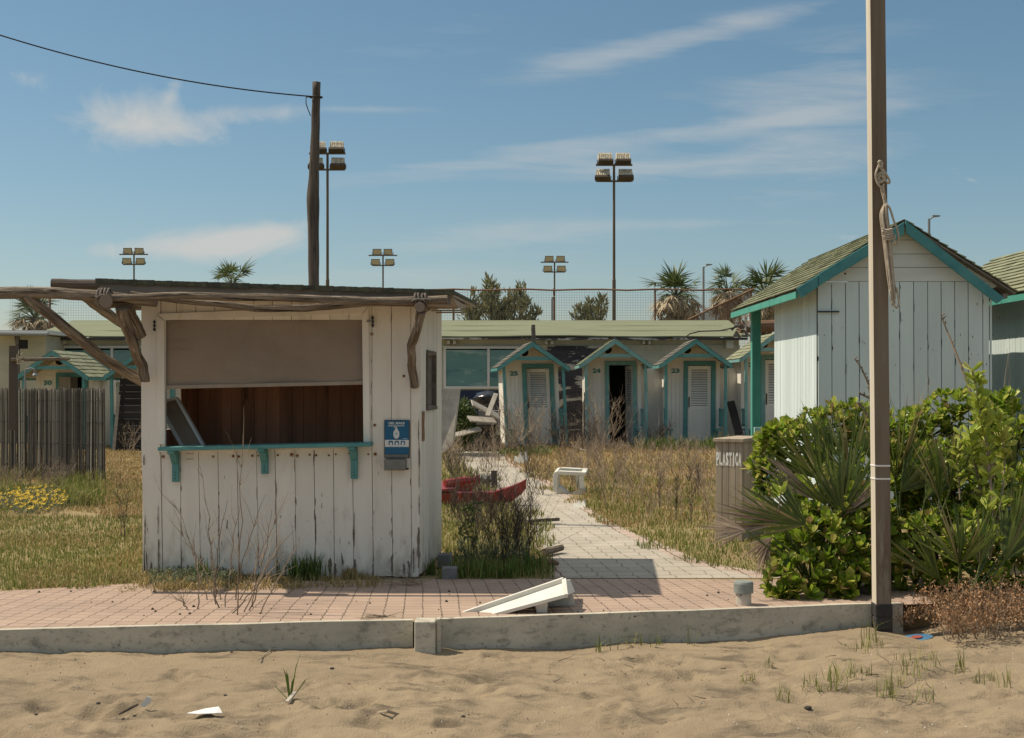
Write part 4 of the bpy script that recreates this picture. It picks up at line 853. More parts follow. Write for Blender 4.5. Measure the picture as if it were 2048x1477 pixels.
# ------------------------------------------------------------------ the little numbered huts
def hut(name, label, rx, D, zr, num, door, roofm, lean=0.0, rot=0.0, ground=0.0, k=1.0, plank_side=False, tq=None):
    M_turq_ = tq or M_turq
    X = (rx - CX) * D / F; t = thing(name, label, 'beach hut', (X, D, ground), 'numbered beach huts')
    M = Matrix.Translation((X, D, ground)) @ Matrix.Rotation(rot, 4, 'Z') @ Matrix(((k, 0, lean, 0), (0, 1, 0, 0), (0, 0, 1, 0), (0, 0, 0, 1)))
    def mb(): m = MB(); m.M = M; return m
    h = zr - ground; ed = .64; hw = .90; ez = h - ed; wf, wb = .82, 2.15; bw = .72     # ridge, eave, wall planes
    # roof: two slabs
    m = mb(); y0, y1 = -.06, 2.3
    for s in (-1, 1): m.hexa([(0, y0, h - .05), (s * hw, y0, ez - .05), (s * hw, y1, ez - .05), (0, y1, h - .05), (0, y0, h - .015), (s * hw, y0, ez - .015), (s * hw, y1, ez - .015), (0, y1, h - .015)], 1)
    for s in (-1, 1): shingles(m, (s * (hw + .01), y0 - .02, ez - .02), (0, y1 - y0 + .02, 0), (-s * (hw + .01), 0, ed + .012), 7, .22, 0)
    rf = build(m, 'roof', [roofm, M_soffit], t)
    m = mb(); d = .105
    for s in (-1, 1):
        m.prism([(s * .0015, h - .012), (s * .0015, h - .012 - d * 1.2), (s * (hw - .02), ez - .03 - d * .75), (s * (hw + .01), ez - .018)], y0 - .028, y0 - .001)
    m.bar((-hw - .002, y0, ez - .06), (-hw - .002, y1, ez - .06), .022, .07); m.bar((hw + .002, y0, ez - .06), (hw + .002, y1, ez - .06), .022, .07)
    build(m, 'bargeboard', M_turq_, rf)
    # front wall with door opening, gable, side walls
    du0, du1, dz1 = -.21, .60, h - .55
    m = mb(); gz = ez + .02; nb = 14
    for i in range(nb):
        a = -bw + 2 * bw * i / nb; b = -bw + 2 * bw * (i + 1) / nb - .004; e = rnd.uniform(0, .004)
        if b > du0 and a < du1:
            if a < du0 - .01: m.box(a, du0, wf - e, wf + .02, .03, gz)
            if b > du1 + .01: m.box(du1, b, wf - e, wf + .02, .03, gz)
            m.box(max(a, du0), min(b, du1), wf - e, wf + .02, dz1, gz) if gz > dz1 else None
        else: m.box(a, b, wf - e, wf + .02, .03, gz)
    rows = 4; sl = ed / hw
    for r in range(rows):
        z0 = gz + (h - .06 - gz) * r / rows + .002; z1 = gz + (h - .06 - gz) * (r + 1) / rows - .002; x0 = (h - .06 - z0) / sl; x1 = (h - .06 - z1) / sl
        m.prism([(-x0, z0), (x0, z0), (x1, z1), (-x1, z1)], wf - .002, wf + .018)
    m.tube([(-.13, wf - .012, h - .25), (-.13, wf - .0035, h - .25)], .105, 20, 1)
    build(m, 'front_wall', [M_white_hut, M_dark], t)
    for s in (-1, 1):
        m = mb(); n2 = 11
        for i in range(n2):
            a = wf + .022 + (wb - wf - .022) * i / n2; b = wf + .022 + (wb - wf - .022) * (i + 1) / n2 - .004
            m.box(s * bw, s * (bw - .02), a, b, .03, ez + .10) if s > 0 else m.box(-bw, -bw + .02, a, b, .03, ez + .10)
        if s < 0 and plank_side: m.box(-bw - .03, -bw - .0005, wf - .35, wf + .0, .02, ez - .05); m.box(-bw - .034, -bw - .001, wf - .30, wf - .02, .02, ez * .66, 1)
        build(m, 'side_wall', [M_white_hut, M_darkplank], t)
    m = mb(); m.box(-bw, bw, wb + .001, wb + .02, .03, ez + .1); build(m, 'back_wall', M_white_hut, t)
    m = mb(); m.box(-bw - .03, bw + .03, .02, wb, -.02, .03); build(m, 'porch_floor', M_plank, t)
    m = mb(); w = .105
    m.box(du0 - .0, du0 + w, wf - .045, wf - .006, .03, dz1 - w); m.box(du1 - w, du1, wf - .045, wf - .006, .03, dz1 - w); m.box(du0, du1, wf - .045, wf - .006, dz1 - w + .001, dz1)
    build(m, 'door_frame', M_turq_, t, bevel=.004)
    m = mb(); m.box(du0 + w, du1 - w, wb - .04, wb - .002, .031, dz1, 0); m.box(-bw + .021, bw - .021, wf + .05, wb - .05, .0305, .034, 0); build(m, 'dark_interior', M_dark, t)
    # louvred door
    dw = du1 - du0 - 2 * w - .012; dh = dz1 - w - .06
    ang = {'closed': 0.0, 'ajar': R(14), 'open': R(77)}[door]
    m = mb(); m.M = M @ Matrix.Translation((du1 - w - .006, wf - .002, .045)) @ Matrix.Rotation(-ang if door != 'open' else -ang, 4, 'Z')
    s_ = .085; zm = dh * .46
    m.box(-dw, -dw + s_, 0, .035, 0, dh); m.box(-s_, 0, 0, .035, 0, dh); m.box(-dw + s_, -s_, .001, .034, dh - .10, dh - .0005); m.box(-dw + s_, -s_, .001, .034, zm - .03, zm + .05); m.box(-dw + s_, -s_, .008, .028, .002, zm - .0305)
    nl = 15
    for i in range(nl):
        z = zm + .06 + (dh - .11 - zm - .06) * (i + .5) / nl; pz = (dh - .11 - zm - .06) / nl
        m.hexa([(-dw + s_, .0 - .006, z - pz * .42), (-s_, -.006, z - pz * .42), (-s_, .0, z - pz * .42), (-dw + s_, .0, z - pz * .42), (-dw + s_, .030, z + pz * .40), (-s_, .030, z + pz * .40), (-s_, .036, z + pz * .40), (-dw + s_, .036, z + pz * .40)])
    m.box(-dw + s_, -s_, .040, .044, zm + .05, dh - .1, 1)
    dr = build(m, 'door', [M_white_hut, M_dark], t)
    m2 = MB(); m2.M = m.M; m2.box(-dw + .02, -dw + .045, -.03, -.0005, dh * .47, dh * .60); build(m2, 'handle', M_metal_dark, dr)
    # porch posts, tie beam, bench panels
    for s in (-1, 1):
        m = mb(); m.bar((s * .72 + (.05 if s > 0 else -.0), .03, 0), (s * .72 + (.03 if s > 0 else -.02), .03, ez + .05), .07, .07); build(m, 'porch_post', M_turq_, t, bevel=.004)
    m = mb(); zb = ez + .17; m.box(-.47, .50, -.055, -.012, zb, zb + .085); build(m, 'tie_beam', M_turq_, t, bevel=.004)
    for s in (-1, 1):
        m = mb(); xx = s * .70; z0, z1 = .50, .95
        m.box(xx - .02, xx + .02, .08, wf - .06, z1 - .05, z1); m.box(xx - .02, xx + .02, .08, wf - .06, z0, z0 + .05)
        for i in range(5): y = .12 + (wf - .24) * i / 4; m.box(xx - .015, xx + .015, y - .03, y + .03, z0 + .051, z1 - .051)
        sx = -s * .16; m.box(min(xx, xx + sx * 1.0), max(xx, xx + sx), .10, wf - .08, .40, .435); m.box(xx + sx * .7 - .02, xx + sx * .7 + .02, .3, .34, .03, .399)
        build(m, 'porch_bench', M_turq_, t)
    if num:
        m = mb(); s = num
        text(m, s, lambda u, z: (u, wf - .012, z), -.53, -.32, h - .855, h - .735, 0, .045); build(m, 'hut_number', M_turq_big, t)
    return t
HD = 32.5
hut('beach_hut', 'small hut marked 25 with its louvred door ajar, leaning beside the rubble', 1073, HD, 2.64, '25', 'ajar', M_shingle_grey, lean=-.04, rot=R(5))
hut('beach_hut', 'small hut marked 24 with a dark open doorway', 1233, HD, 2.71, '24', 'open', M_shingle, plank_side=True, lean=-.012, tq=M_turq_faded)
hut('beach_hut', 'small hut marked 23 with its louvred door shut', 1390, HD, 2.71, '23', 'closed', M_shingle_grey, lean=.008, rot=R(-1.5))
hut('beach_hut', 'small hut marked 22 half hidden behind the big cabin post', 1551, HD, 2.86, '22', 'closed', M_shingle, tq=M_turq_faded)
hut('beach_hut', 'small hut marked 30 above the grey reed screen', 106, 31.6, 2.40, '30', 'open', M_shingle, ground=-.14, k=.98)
hut('beach_hut', 'small hut with dark planks leaning on its front, behind the kiosk', 283, 31.6, 2.41, None, 'closed', M_shingle, ground=-.12)
def plank_screen(px0, px1, D, z1, label):
    x0, x1 = (px0 - CX) * D / F, (px1 - CX) * D / F; m = MB(); n = max(2, int((x1 - x0) / .15))
    t = thing('plank_screen', label, 'fence', ((x0 + x1) / 2, D, 0), 'plank screens between the huts')
    for i in range(n): m.box(x0 + (x1 - x0) * i / n, x0 + (x1 - x0) * (i + 1) / n - .006, D - rnd.uniform(0, .006), D + .02, .0, z1 + rnd.uniform(-.02, .02))
    build(m, 'boards', M_white_hut, t); m = MB(); m.box(x0, x1, D + .021, D + .06, .4, .48); m.box(x0, x1, D + .021, D + .06, 1.5, 1.58); build(m, 'rail', M_plank, t)
plank_screen(1270, 1330, 33.9, 1.98, 'white plank screen between hut 24 and hut 23')
plank_screen(1420, 1482, 33.9, 1.98, 'white plank screen between hut 23 and hut 22')
plank_screen(178, 232, 33.0, 1.85, 'white plank screen beside hut 30 over the reed screen')
def leaning_board():
    m = MB(); a = P(1482, 905, 32.3); m.bar(P(1484, 890, 32.2), P(1461, 803, 32.9), .20, .03, up=(0, 1, 0)); tag(build(m, 'leaning_board', M_darkplank, loc=tuple(P(1484, 890, 32.2))), 'dark board leaning against the screen between hut 23 and hut 22', 'board')
leaning_board()
def dark_panel():
    a, b = P(231, 900, 30.6), P(300, 900, 30.6); t = thing('dark_plank_panel', 'dark horizontal plank panel leaning on the hut left of the kiosk', 'panel', (a.x, a.y, -.05)); m = MB(); z1 = P(0, 757, 30.9).z
    for i in range(11):
        f0, f1 = i / 11, (i + 1) / 11; z0_, z1_ = -.05 + (z1 + .05) * f0, -.05 + (z1 + .05) * f1 - .006; y0 = a.y + .3 * f0; m.box(a.x + .02 * f0, b.x, y0 - rnd.uniform(0, .01), y0 + .03, z0_, z1_)
    build(m, 'planks', M_darkplank, t); m = MB(); m.bar((a.x + .1, a.y + .04, -.05), (a.x + .1, a.y + .36, z1), .06, .03); build(m, 'batten', M_darkplank, t)
    m = MB(); p = P(226, 915, 30.2); q = P(238, 790, 30.8); m.bar(p, q, .075, .03, up=(0, 1, 0)); tag(build(m, 'loose_plank', M_plank, loc=tuple(p)), 'grey plank propped upright beside the dark plank panel', 'plank')
dark_panel()

# ------------------------------------------------------------------ long low building behind
def long_building():
    D = 36.5; x0, x1 = (85 - CX) * D / F, (1478 - CX) * D / F; xa, xb = (75 - CX) * D / F, (1492 - CX) * D / F; ze = P(0, 674, D - .35).z; zt = P(0, 641, D + 3).z
    t = thing('low_building', 'long low cream building with green felt roof behind the huts', 'building', ((x0 + x1) / 2, D + 2, 0))
    m = MB(); m.box(x0, x1, D, D + .12, 0, ze - .04); m.box(x0, x1, D + 4.5, D + 4.62, 0, ze); m.box(x0, x0 + .12, D + .121, D + 4.499, 0, ze - .04); m.box(x1 - .12, x1, D + .121, D + 4.499, 0, ze - .04)
    build(m, 'wall', M_cream, t)
    m = MB(); n = 20
    for i in range(n):
        a = xa + (xb - xa) * i / n; b = xa + (xb - xa) * (i + 1) / n; w = lambda x: .018 * math.sin(x * 1.3) - (.03 if x > xb - 1 else 0)
        m.hexa([(a, D - .40, ze + w(a)), (b, D - .40, ze + w(b)), (b, D + 3, zt - .03), (a, D + 3, zt - .03), (a, D - .40, ze + .03 + w(a)), (b, D - .40, ze + .03 + w(b)), (b, D + 3, zt), (a, D + 3, zt)])
    m.hexa([(xa, D + 3, zt - .03), (xb, D + 3, zt - .03), (xb, D + 5, ze), (xa, D + 5, ze), (xa, D + 3, zt), (xb, D + 3, zt), (xb, D + 5, ze + .03), (xa, D + 5, ze + .03)])
    for f in (.3, .62, .97): yy = D - .40 + 3.4 * f; zz = ze + .03 + (zt - ze - .03) * f; m.box(xa + .05, xb - .4, yy, yy + .05, zz - .01, zz + .003)
    rf = build(m, 'roof', M_roof_green, t)
    m = MB(); i = 0; x = xa + .1
    while x < xb - .3:
        L = rnd.uniform(1.5, 3.5); e = min(x + L, xb); m.box(x, e - .02, D - .385, D - .33, ze - .085 + rnd.uniform(-.02, .01), ze - .004 - .02); x = e + (rnd.uniform(0, .15))
    build(m, 'fascia', M_peel, rf)
    m = MB(); x = x0 + .5
    while x < x1 - .3: m.box(x, x + .07, D - .30, D - .001, ze - .20, ze - .10); m.box(x + .16, x + .23, D - .30, D - .001, ze - .20, ze - .10); x += 2.72
    build(m, 'rafter_end', M_cream, rf)
    m = MB(); m.box(x0 - .02, x1 + .02, D - .03, D - .001, ze - .36, ze - .22); 
    for k in range(90): xx = x0 + (x1 - x0) * k / 90; m.disc((xx, D - .0305, ze - .29 + rnd.uniform(-.02, .02)), (0, -1, 0), .012, 6, 1, .002)
    build(m, 'wall_band', [M_cream, M_rust], t)
    m = MB(); a, b = P(1095, 745, D - .05), P(1205, 745, D - .05); m.box(a.x, b.x, D - .045, D - .002, 0, P(0, 685, D).z - .35 + .25); a, b = P(1255, 700, D), P(1300, 700, D)
    build(m, 'peeling_panel', M_peel, t)
    def window(px0, px1, py0, py1, mull):
        a, b = P(px0, py1, D - .05), P(px1, py0, D - .05); w = .07; m = MB()
        m.box(a.x, a.x + w, D - .07, D - .003, a.z, b.z); m.box(b.x - w, b.x, D - .07, D - .003, a.z, b.z); m.box(a.x + w, b.x - w, D - .068, D - .003, a.z, a.z + w); m.box(a.x + w, b.x - w, D - .068, D - .003, b.z - w, b.z)
        for q in mull: x = (q - CX) * D / F; m.box(x - w / 2, x + w / 2, D - .069, D - .003, a.z + w, b.z - w)
        f = build(m, 'window', M_frame_white, t); m = MB(); m.box(a.x + w * .6, b.x - w * .6, D - .030, D - .0035, a.z + w * .5, b.z - w * .5); build(m, 'pane', M_teal_glass, f)
    window(887, 1075, 693, 778, [977]); window(115, 335, 692, 765, [225])
    m = MB(); a, b = P(880, 835, D), P(1075, 781, D); m.box(a.x, b.x, D - .04, D - .002, a.z, b.z); build(m, 'navy_panel', M_navy, t)
    m = MB(); a, b = P(1453, 697, D - .3), P(1467, 680, D - .3); m.box(a.x, b.x, D - .3, D - .003, a.z, b.z); build(m, 'junction_box', M_cream, t)
    # broken roof corner: torn pipe and flapping felt
    m = MB(); m.tube([P(1478, 655, D - .3), P(1556, 652, D - .1)], .17, 10); build(m, 'rusty_duct', M_rail, t)
    m = MB()
    for k in range(16):
        c = P(1482 + rnd.uniform(-10, 14), 655 + rnd.uniform(-14, 16), D - .6 + rnd.uniform(-.1, .2)); d = Vector((rnd.uniform(-1, 1), rnd.uniform(-.4, .4), rnd.uniform(-1, 1))) * .14; e = Vector((rnd.uniform(-1, 1), rnd.uniform(-1, 1), rnd.uniform(-1, 1))) * .08
        m.hexa([c - d, c + d, c + d + e, c - d + e, c - d + Vector((0, .02, .02)), c + d + Vector((0, .02, .02)), c + d + e + Vector((0, .02, .02)), c - d + e + Vector((0, .02, .02))])
    build(m, 'torn_felt', M_fascia, rf)
    m = MB(); m.tube([P(1365, 679, D - .5), P(1380, 668, D - .5), P(1400, 663, D - .5), P(1440, 662, D - .5), P(1476, 654, D - .5)], .018, 6); build(m, 'loose_cable', M_wire, t)
    # stub post poking over hut 25
    m = MB(); m.bar(P(1072, 770, 35.2), P(1066.5, 650, 35.2), .10, .10); m.bar(P(1070, 770, 35.12), P(1064, 655, 35.12), .04, .05); tag(build(m, 'timber_stub', M_fascia, loc=tuple(P(1072, 790, 35.2))), 'dark timber stub sticking up behind hut 25', 'post')
long_building()
def side_building():
    D = 35; t = thing('white_shed', 'pale shed with flat eave behind hut 30 at far left', 'shed', (P(40, 700, D).x, D, 0)); a, b = P(-40, 830, D), P(92, 664, D)
    m = MB(); m.box(a.x, b.x, D, D + 2, 0, b.z - .1); build(m, 'wall', M_cream, t)
    m = MB(); m.box(a.x, b.x + .25, D - .5, D + 2.2, b.z - .08, b.z + .02); rf = build(m, 'roof', M_frame_white, t)
    m = MB(); m.tube([(a.x, D - .55, b.z - .06), (b.x + .25, D - .55, b.z - .09)], .06, 8); build(m, 'gutter', M_lampgrey, rf)
    m = MB(); m.bar((P(47, 0, D).x, D - .4, 0), (P(47, 0, D).x, D - .4, b.z - .08), .08, .08); m.bar((P(47, 0, D).x, D - .4, b.z - .5), (P(33, 0, D).x, D - .1, b.z - .09), .05, .05); build(m, 'post', M_plank, t)
    m = MB(); c = P(47, 689, D - .5); m.box(c.x - .12, c.x + .1, c.y, c.y + .05, c.z - .12, c.z + .12); build(m, 'meter_box', M_dark, t)
side_building()

# ------------------------------------------------------------------ the big cabin on the right (and its twin further right)
def cabin():
    Y0 = 14.4; s = F / Y0; X = lambda px: (px - CX) / s; Z = lambda py: H - (py - CY) / s
    t = thing('wooden_cabin', 'tall white plank cabin with turquoise bargeboards behind the green hedge', 'cabin', (X(1806), Y0, 0), 'tall white plank cabins')
    bt = [1635, 1663, 1691, 1718, 1745, 1772, 1799, 1827, 1855, 1882, 1909, 1936, 1965, 1978]
    m = MB(); g = .8 / s
    for a, b in zip(bt[:-1], bt[1:]):
        e = rnd.uniform(0, .006); m.prism([(X(a + 2) + g, .02), (X(b + 2) - g, .02), (X(b) - g, Z(564)), (X(a) + g, Z(564))], Y0 - e, Y0 + .02)
    m.box(X(1634.2), X(1978.5), Y0 + .021, Y0 + .028, .02, Z(566), 1)
    for k in range(110):
        j = rnd.randint(0, 13); f = rnd.random(); py = 570 + 330 * f; x = bt[j] + 2 * (py - 564) / 300 + (rnd.uniform(-1.2, 1.2) if k < 80 else rnd.uniform(3, 24)); hh = rnd.uniform(4, 26) if k < 80 else rnd.uniform(1.5, 7); ww = rnd.uniform(.6, 1.7)
        q = [(x - ww * .2, py), (x + ww * .5, py + hh * .15), (x + ww * .35, py + hh * .8), (x, py + hh), (x - ww * .5, py + hh * .6)]; m.add([(X(a), Y0 - .0068, Z(b)) for a, b in q], [(0, 1, 2, 3, 4)], 1)
    build(m, 'front_wall', [M_white_cabin, M_dark], t)
    ridge = (1808, 443); ls = (593 - 443) / (1583 - 1808); rs = (590 - 443) / (2030 - 1808)
    xl = lambda y: ridge[0] + (y - ridge[1]) / ls; xr = lambda y: ridge[0] + (y - ridge[1]) / rs
    m = MB(); ys = [563.2, 535, 508, 480, 462, 450]
    for a, b in zip(ys[:-1], ys[1:]):
        e = rnd.uniform(0, .004); m.prism([(X(max(xl(a) + 4, 1632)), Z(a)), (X(min(xr(a) - 4, 1996)), Z(a)), (X(min(xr(b) - 4, 1996)), Z(b + 1)), (X(max(xl(b) + 4, 1632)), Z(b + 1))], Y0 - .004 - e, Y0 + .02)
    m.prism([(X(1978), Z(563)), (X(1994), Z(563)), (X(1997), Z(572)), (X(1979), Z(580))], Y0 - .002, Y0 + .02)
    for px, py in ((1940, 532), (1950, 561), (1690, 548), (1655, 560)): m.disc((X(px), Y0 - .0085, Z(py)), (0, -1, 0), .012, 8, 1, .003)
    build(m, 'gable', [M_gable, M_rust], t)
    m = MB(); m.box(X(1634), X(1677.5), Y0 - .03, Y0 - .007, Z(625.3), Z(622.6)); build(m, 'hinge_bar', M_metal_dark, t)
    # side walls (fine tongue and groove)
    xw = X(1635); y1 = 16.75; m = MB(); n = 26
    for i in range(n): a = Y0 + .03 + (y1 - Y0 - .03) * i / n; b = Y0 + .03 + (y1 - Y0 - .03) * (i + 1) / n - .005; e = rnd.uniform(0, .003); m.box(xw - e, xw + .02, a, b, .02, Z(570) + .02)
    m.box(xw + .021, xw + .026, Y0 + .03, y1, .02, Z(570), 1)
    build(m, 'side_wall', [M_white_cabin, M_dark], t)
    xw2 = X(1978); m = MB()
    for i in range(n): a = Y0 + .03 + (y1 - Y0 - .03) * i / n; b = Y0 + .03 + (y1 - Y0 - .03) * (i + 1) / n - .005; m.box(xw2 - .02, xw2 + .003, a, b, .02, Z(575))
    build(m, 'side_wall', M_white_cabin, t)
    m = MB(); m.box(xw, xw2, y1 + .001, y1 + .02, .02, Z(570)); m.box(X(1980), X(1983), Y0 - .01, Y0 + .012, .02, Z(578)); build(m, 'back_wall', M_white_cabin, t)
    # roof: from 0.12 in front of the wall to the porch at the back
    yf, yb = 14.27, 18.5; sf = F / yf; XF = lambda px: (px - CX) / sf; ZF = lambda py: H - (py - CY) / sf
    rid = (XF(1808), ZF(440)); el = (XF(1594), ZF(578)); er = (XF(2031), ZF(583)); m = MB()
    for e in (el, er): m.hexa([(rid[0], yf, rid[1] - .035), (e[0], yf, e[1] - .035), (e[0], yb, e[1] - .035), (rid[0], yb, rid[1] - .035), (rid[0], yf, rid[1] - .01), (e[0], yf, e[1] - .01), (e[0], yb, e[1] - .01), (rid[0], yb, rid[1] - .01)], 1)
    shingles(m, (el[0] - .02, yf - .01, el[1] - .012), (0, yb - yf, 0), (rid[0] - el[0] + .02, 0, rid[1] - el[1] + .014), 13, .26, 0, .012)
    shingles(m, (er[0] + .02, yf - .01, er[1] - .012), (0, yb - yf, 0), (rid[0] - er[0] - .02, 0, rid[1] - er[1] + .014), 13, .26, 0, .012)
    rf = build(m, 'roof', [M_shingle, M_fascia], t)
    pf = lambda pts: [(XF(a), ZF(b)) for a, b in pts]
    m = MB(); m.prism(pf([(1807, 445), (1807, 470), (1636, 573), (1636, 549)]), yf - .03, yf - .002); m.prism(pf([(1635, 551), (1635, 575), (1601, 597), (1592, 578)]), yf - .034, yf - .006); build(m, 'bargeboard', M_turq_big, rf, bevel=.004)
    m = MB(); m.prism(pf([(1809.5, 442), (2007, 597), (1992, 608), (1810.5, 467)]), yf - .036, yf - .006); build(m, 'bargeboard', M_turq_big, rf, bevel=.004)
    m = MB(); m.bar((el[0] + .0, yf, el[1] - .065), (el[0] + .0, yb, el[1] - .065), .03, .075); build(m, 'eave_board', M_green_post, rf)
    m = MB(); m.bar((er[0] - .1, yf + .03, er[1] - .05), (er[0] - .1, yb, er[1] - .05), .05, .05); build(m, 'eave_board', M_fascia, rf)
    D = 18.2; c = P(1511.5, 772, D); m = MB(); m.box(c.x - .062, c.x + .062, D - .06, D + .06, 0, el[1] + .02); build(m, 'porch_post', M_green_post, t, bevel=.006)
    m = MB(); m.box(X(1978) - .1, X(1978) + .02, D - .06, D + .06, 0, el[1] + .02); build(m, 'porch_post', M_green_post, t, bevel=.006)
    m = MB(); m.box(xw - .05, xw2 + .05, y1 + .021, yb, -.02, .04); build(m, 'porch_floor', M_plank, t)
    a, b = P(1508, 905, 17.9), P(1548, 855, 17.9); m = MB(); w = .05; m.box(a.x, b.x, 17.86, 17.92, b.z - .075, b.z)
    for k in range(4): x = a.x + (b.x - a.x) * k / 3; m.box(x - w / 2 + (.02 if k == 0 else -.02 if k == 3 else 0), x + w / 2, 17.87, 17.91, .3, b.z - .0755)
    m.box(a.x, b.x, 17.861, 17.919, .24, .299); build(m, 'porch_rail', M_turq_pale, t, bevel=.003)
    d = dup(t, (t.location.x + 2.62, t.location.y + .1, 0), 'second white plank cabin cut off by the right edge of the photo'); return t
cabin()

# ------------------------------------------------------------------ reed screen at the left
def reed_screen():
    a = G(-70, 955); b = G(210, 962); L = (b - a); t = thing('reed_screen', 'grey upright reed screen standing in the grass at far left', 'fence', tuple((a + b) / 2)); m = MB(); n = 380
    for i in range(n):
        p = a + L * (i / n) + Vector((rnd.uniform(-.006, .006), rnd.uniform(-.025, .025), 0)); h = P(0, 778, p.y).z + rnd.uniform(-.03, .02); r = rnd.uniform(.005, .0095); o = Vector((rnd.gauss(0, .008), 0, 0))
        m.tube([p + Vector((0, 0, -.02)), p + o * .6 + Vector((0, 0, h * .5)), p + o + Vector((0, 0, h))], [r, r, r * .9], 5)
    m.np and None
    build(m, 'reeds', M_reed, t); m = MB()
    for z in (.25, .6, .95, 1.3): m.tube([a + Vector((0, -.028, z)), b + Vector((0, -.028, z - .01))], .003, 5)
    build(m, 'binding_wire', M_wire, t)
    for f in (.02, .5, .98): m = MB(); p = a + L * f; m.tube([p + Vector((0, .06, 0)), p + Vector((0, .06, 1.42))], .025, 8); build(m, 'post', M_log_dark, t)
reed_screen()
def left_bits():
    m = MB(); a = P(22, 720, 20); b = P(140, 718, 20.3); m.tube([a, b], .028, 8); t = thing('crossed_log', 'weathered log with frayed rope above the reed screen', 'log', tuple(a)); build(m, 'log', M_log, t); m = MB(); m.bar(P(26, 860, 20.1), P(27, 692, 20.1), .10, .1); build(m, 'post', M_log_dark, t); m = MB()
    for k in range(16): p = P(36, 722, 19.95) + Vector((rnd.uniform(-.02, .02), 0, rnd.uniform(-.05, .05))); m.tube([p, p + Vector((rnd.uniform(.0, .10), rnd.uniform(-.04, 0), rnd.uniform(-.02, .14)))], .006, 5)
    build(m, 'frayed_rope', M_rope_pale, t)
    m = MB(); pts = [P(50, 800, 25), P(50, 742, 25), P(52, 739, 25), P(62, 737, 25), P(68, 739, 25), P(70, 745, 25)]; m.tube(pts, .018, 7); sh = build(m, 'outdoor_shower', M_lampgrey, loc=tuple(P(50, 800, 25))); tag(sh, 'grey outdoor shower pipe with bent head in front of hut 30', 'shower')
    m = MB(); m.M = Matrix.Translation(P(70, 750, 25)); m.lathe([(.06, -.02), (.055, 0), (.018, .05)], n=12); build(m, 'shower_head', M_lampgrey, sh)
    m = MB(); n = 12; a, b = P(150, 806, 33.4), P(172, 755, 33.4)
    for i in range(n): x0 = a.x + (b.x - a.x) * i / n; x1 = a.x + (b.x - a.x) * (i + 1) / n; y = lambda q: 32.2 + .05 * math.sin(q * 2.1); m.hexa([(x0, y(i), a.z), (x1, y(i + 1), a.z), (x1, y(i + 1) + .01, a.z), (x0, y(i) + .01, a.z), (x0, y(i), b.z), (x1, y(i + 1), b.z), (x1, y(i + 1) + .01, b.z), (x0, y(i) + .01, b.z)])
    tag(build(m, 'curtain', M_curtain, loc=tuple(a)), 'cream curtain hanging in the doorway of hut 30', 'curtain')
left_bits()

# ------------------------------------------------------------------ netting fence, floodlights, street lamps
def net_fence():
    D = 45.0; x0, x1 = (20 - CX) * D / F, (1500 - CX) * D / F; zt = P(0, 580, D).z; z0 = P(0, 660, D).z - 1.0
    t = thing('netting_fence', 'tall sports court netting fence on rusty posts behind the low building', 'fence', ((x0 + x1) / 2, D, 0)); m = MB(); w = .0029
    x = x0
    while x < x1: m.add([(x - w, D, z0), (x + w, D, z0), (x + w, D, zt), (x - w, D, zt)], [(0, 1, 2, 3)]); x += .088
    z = z0
    while z < zt: m.add([(x0, D + .004, z - w), (x1, D + .004, z - w), (x1, D + .004, z + w), (x0, D + .004, z + w)], [(0, 1, 2, 3)]); z += .088
    build(m, 'net', M_net, t); m = MB(); n = 30
    pts = [Vector((x0 + (x1 - x0) * i / n, D - .03, zt + .02 * math.sin(i * 2.2))) for i in range(n + 1)]; m.tube(pts, .03, 6); build(m, 'rail', M_rail, t)
    for px in (100, 300, 505, 705, 907, 1108, 1310, 1502): m = MB(); c = (px - CX) * D / F; m.tube([(c, D, 0), (c, D, zt + .05)], .036, 7); build(m, 'post', M_rail, t)
    m = MB(); m.tube([P(1376, 640, D - 1.5), P(1508, 578, D - 1.5)], .035, 6)
    for px in (1395, 1432, 1455, 1480): yy = 640 - (px - 1376) * .47; m.tube([P(px, yy, D - 1.5), P(px, 660, D - 1.5)], .024, 6)
    build(m, 'stair_rail', M_rail, t)
    tag_ = MB()
    for k in range(90):
        px = 1376 + 132 * k / 90; yy = 640 - (px - 1376) * .47; tag_.bar(P(px, yy, D - 1.48), P(px + 25, yy + 30, D - 1.48), .008, .008); tag_.bar(P(px, yy, D - 1.47), P(px - 25, yy + 45, D - 1.47), .008, .008)
    build(tag_, 'stair_net', M_rail, t)
net_fence()
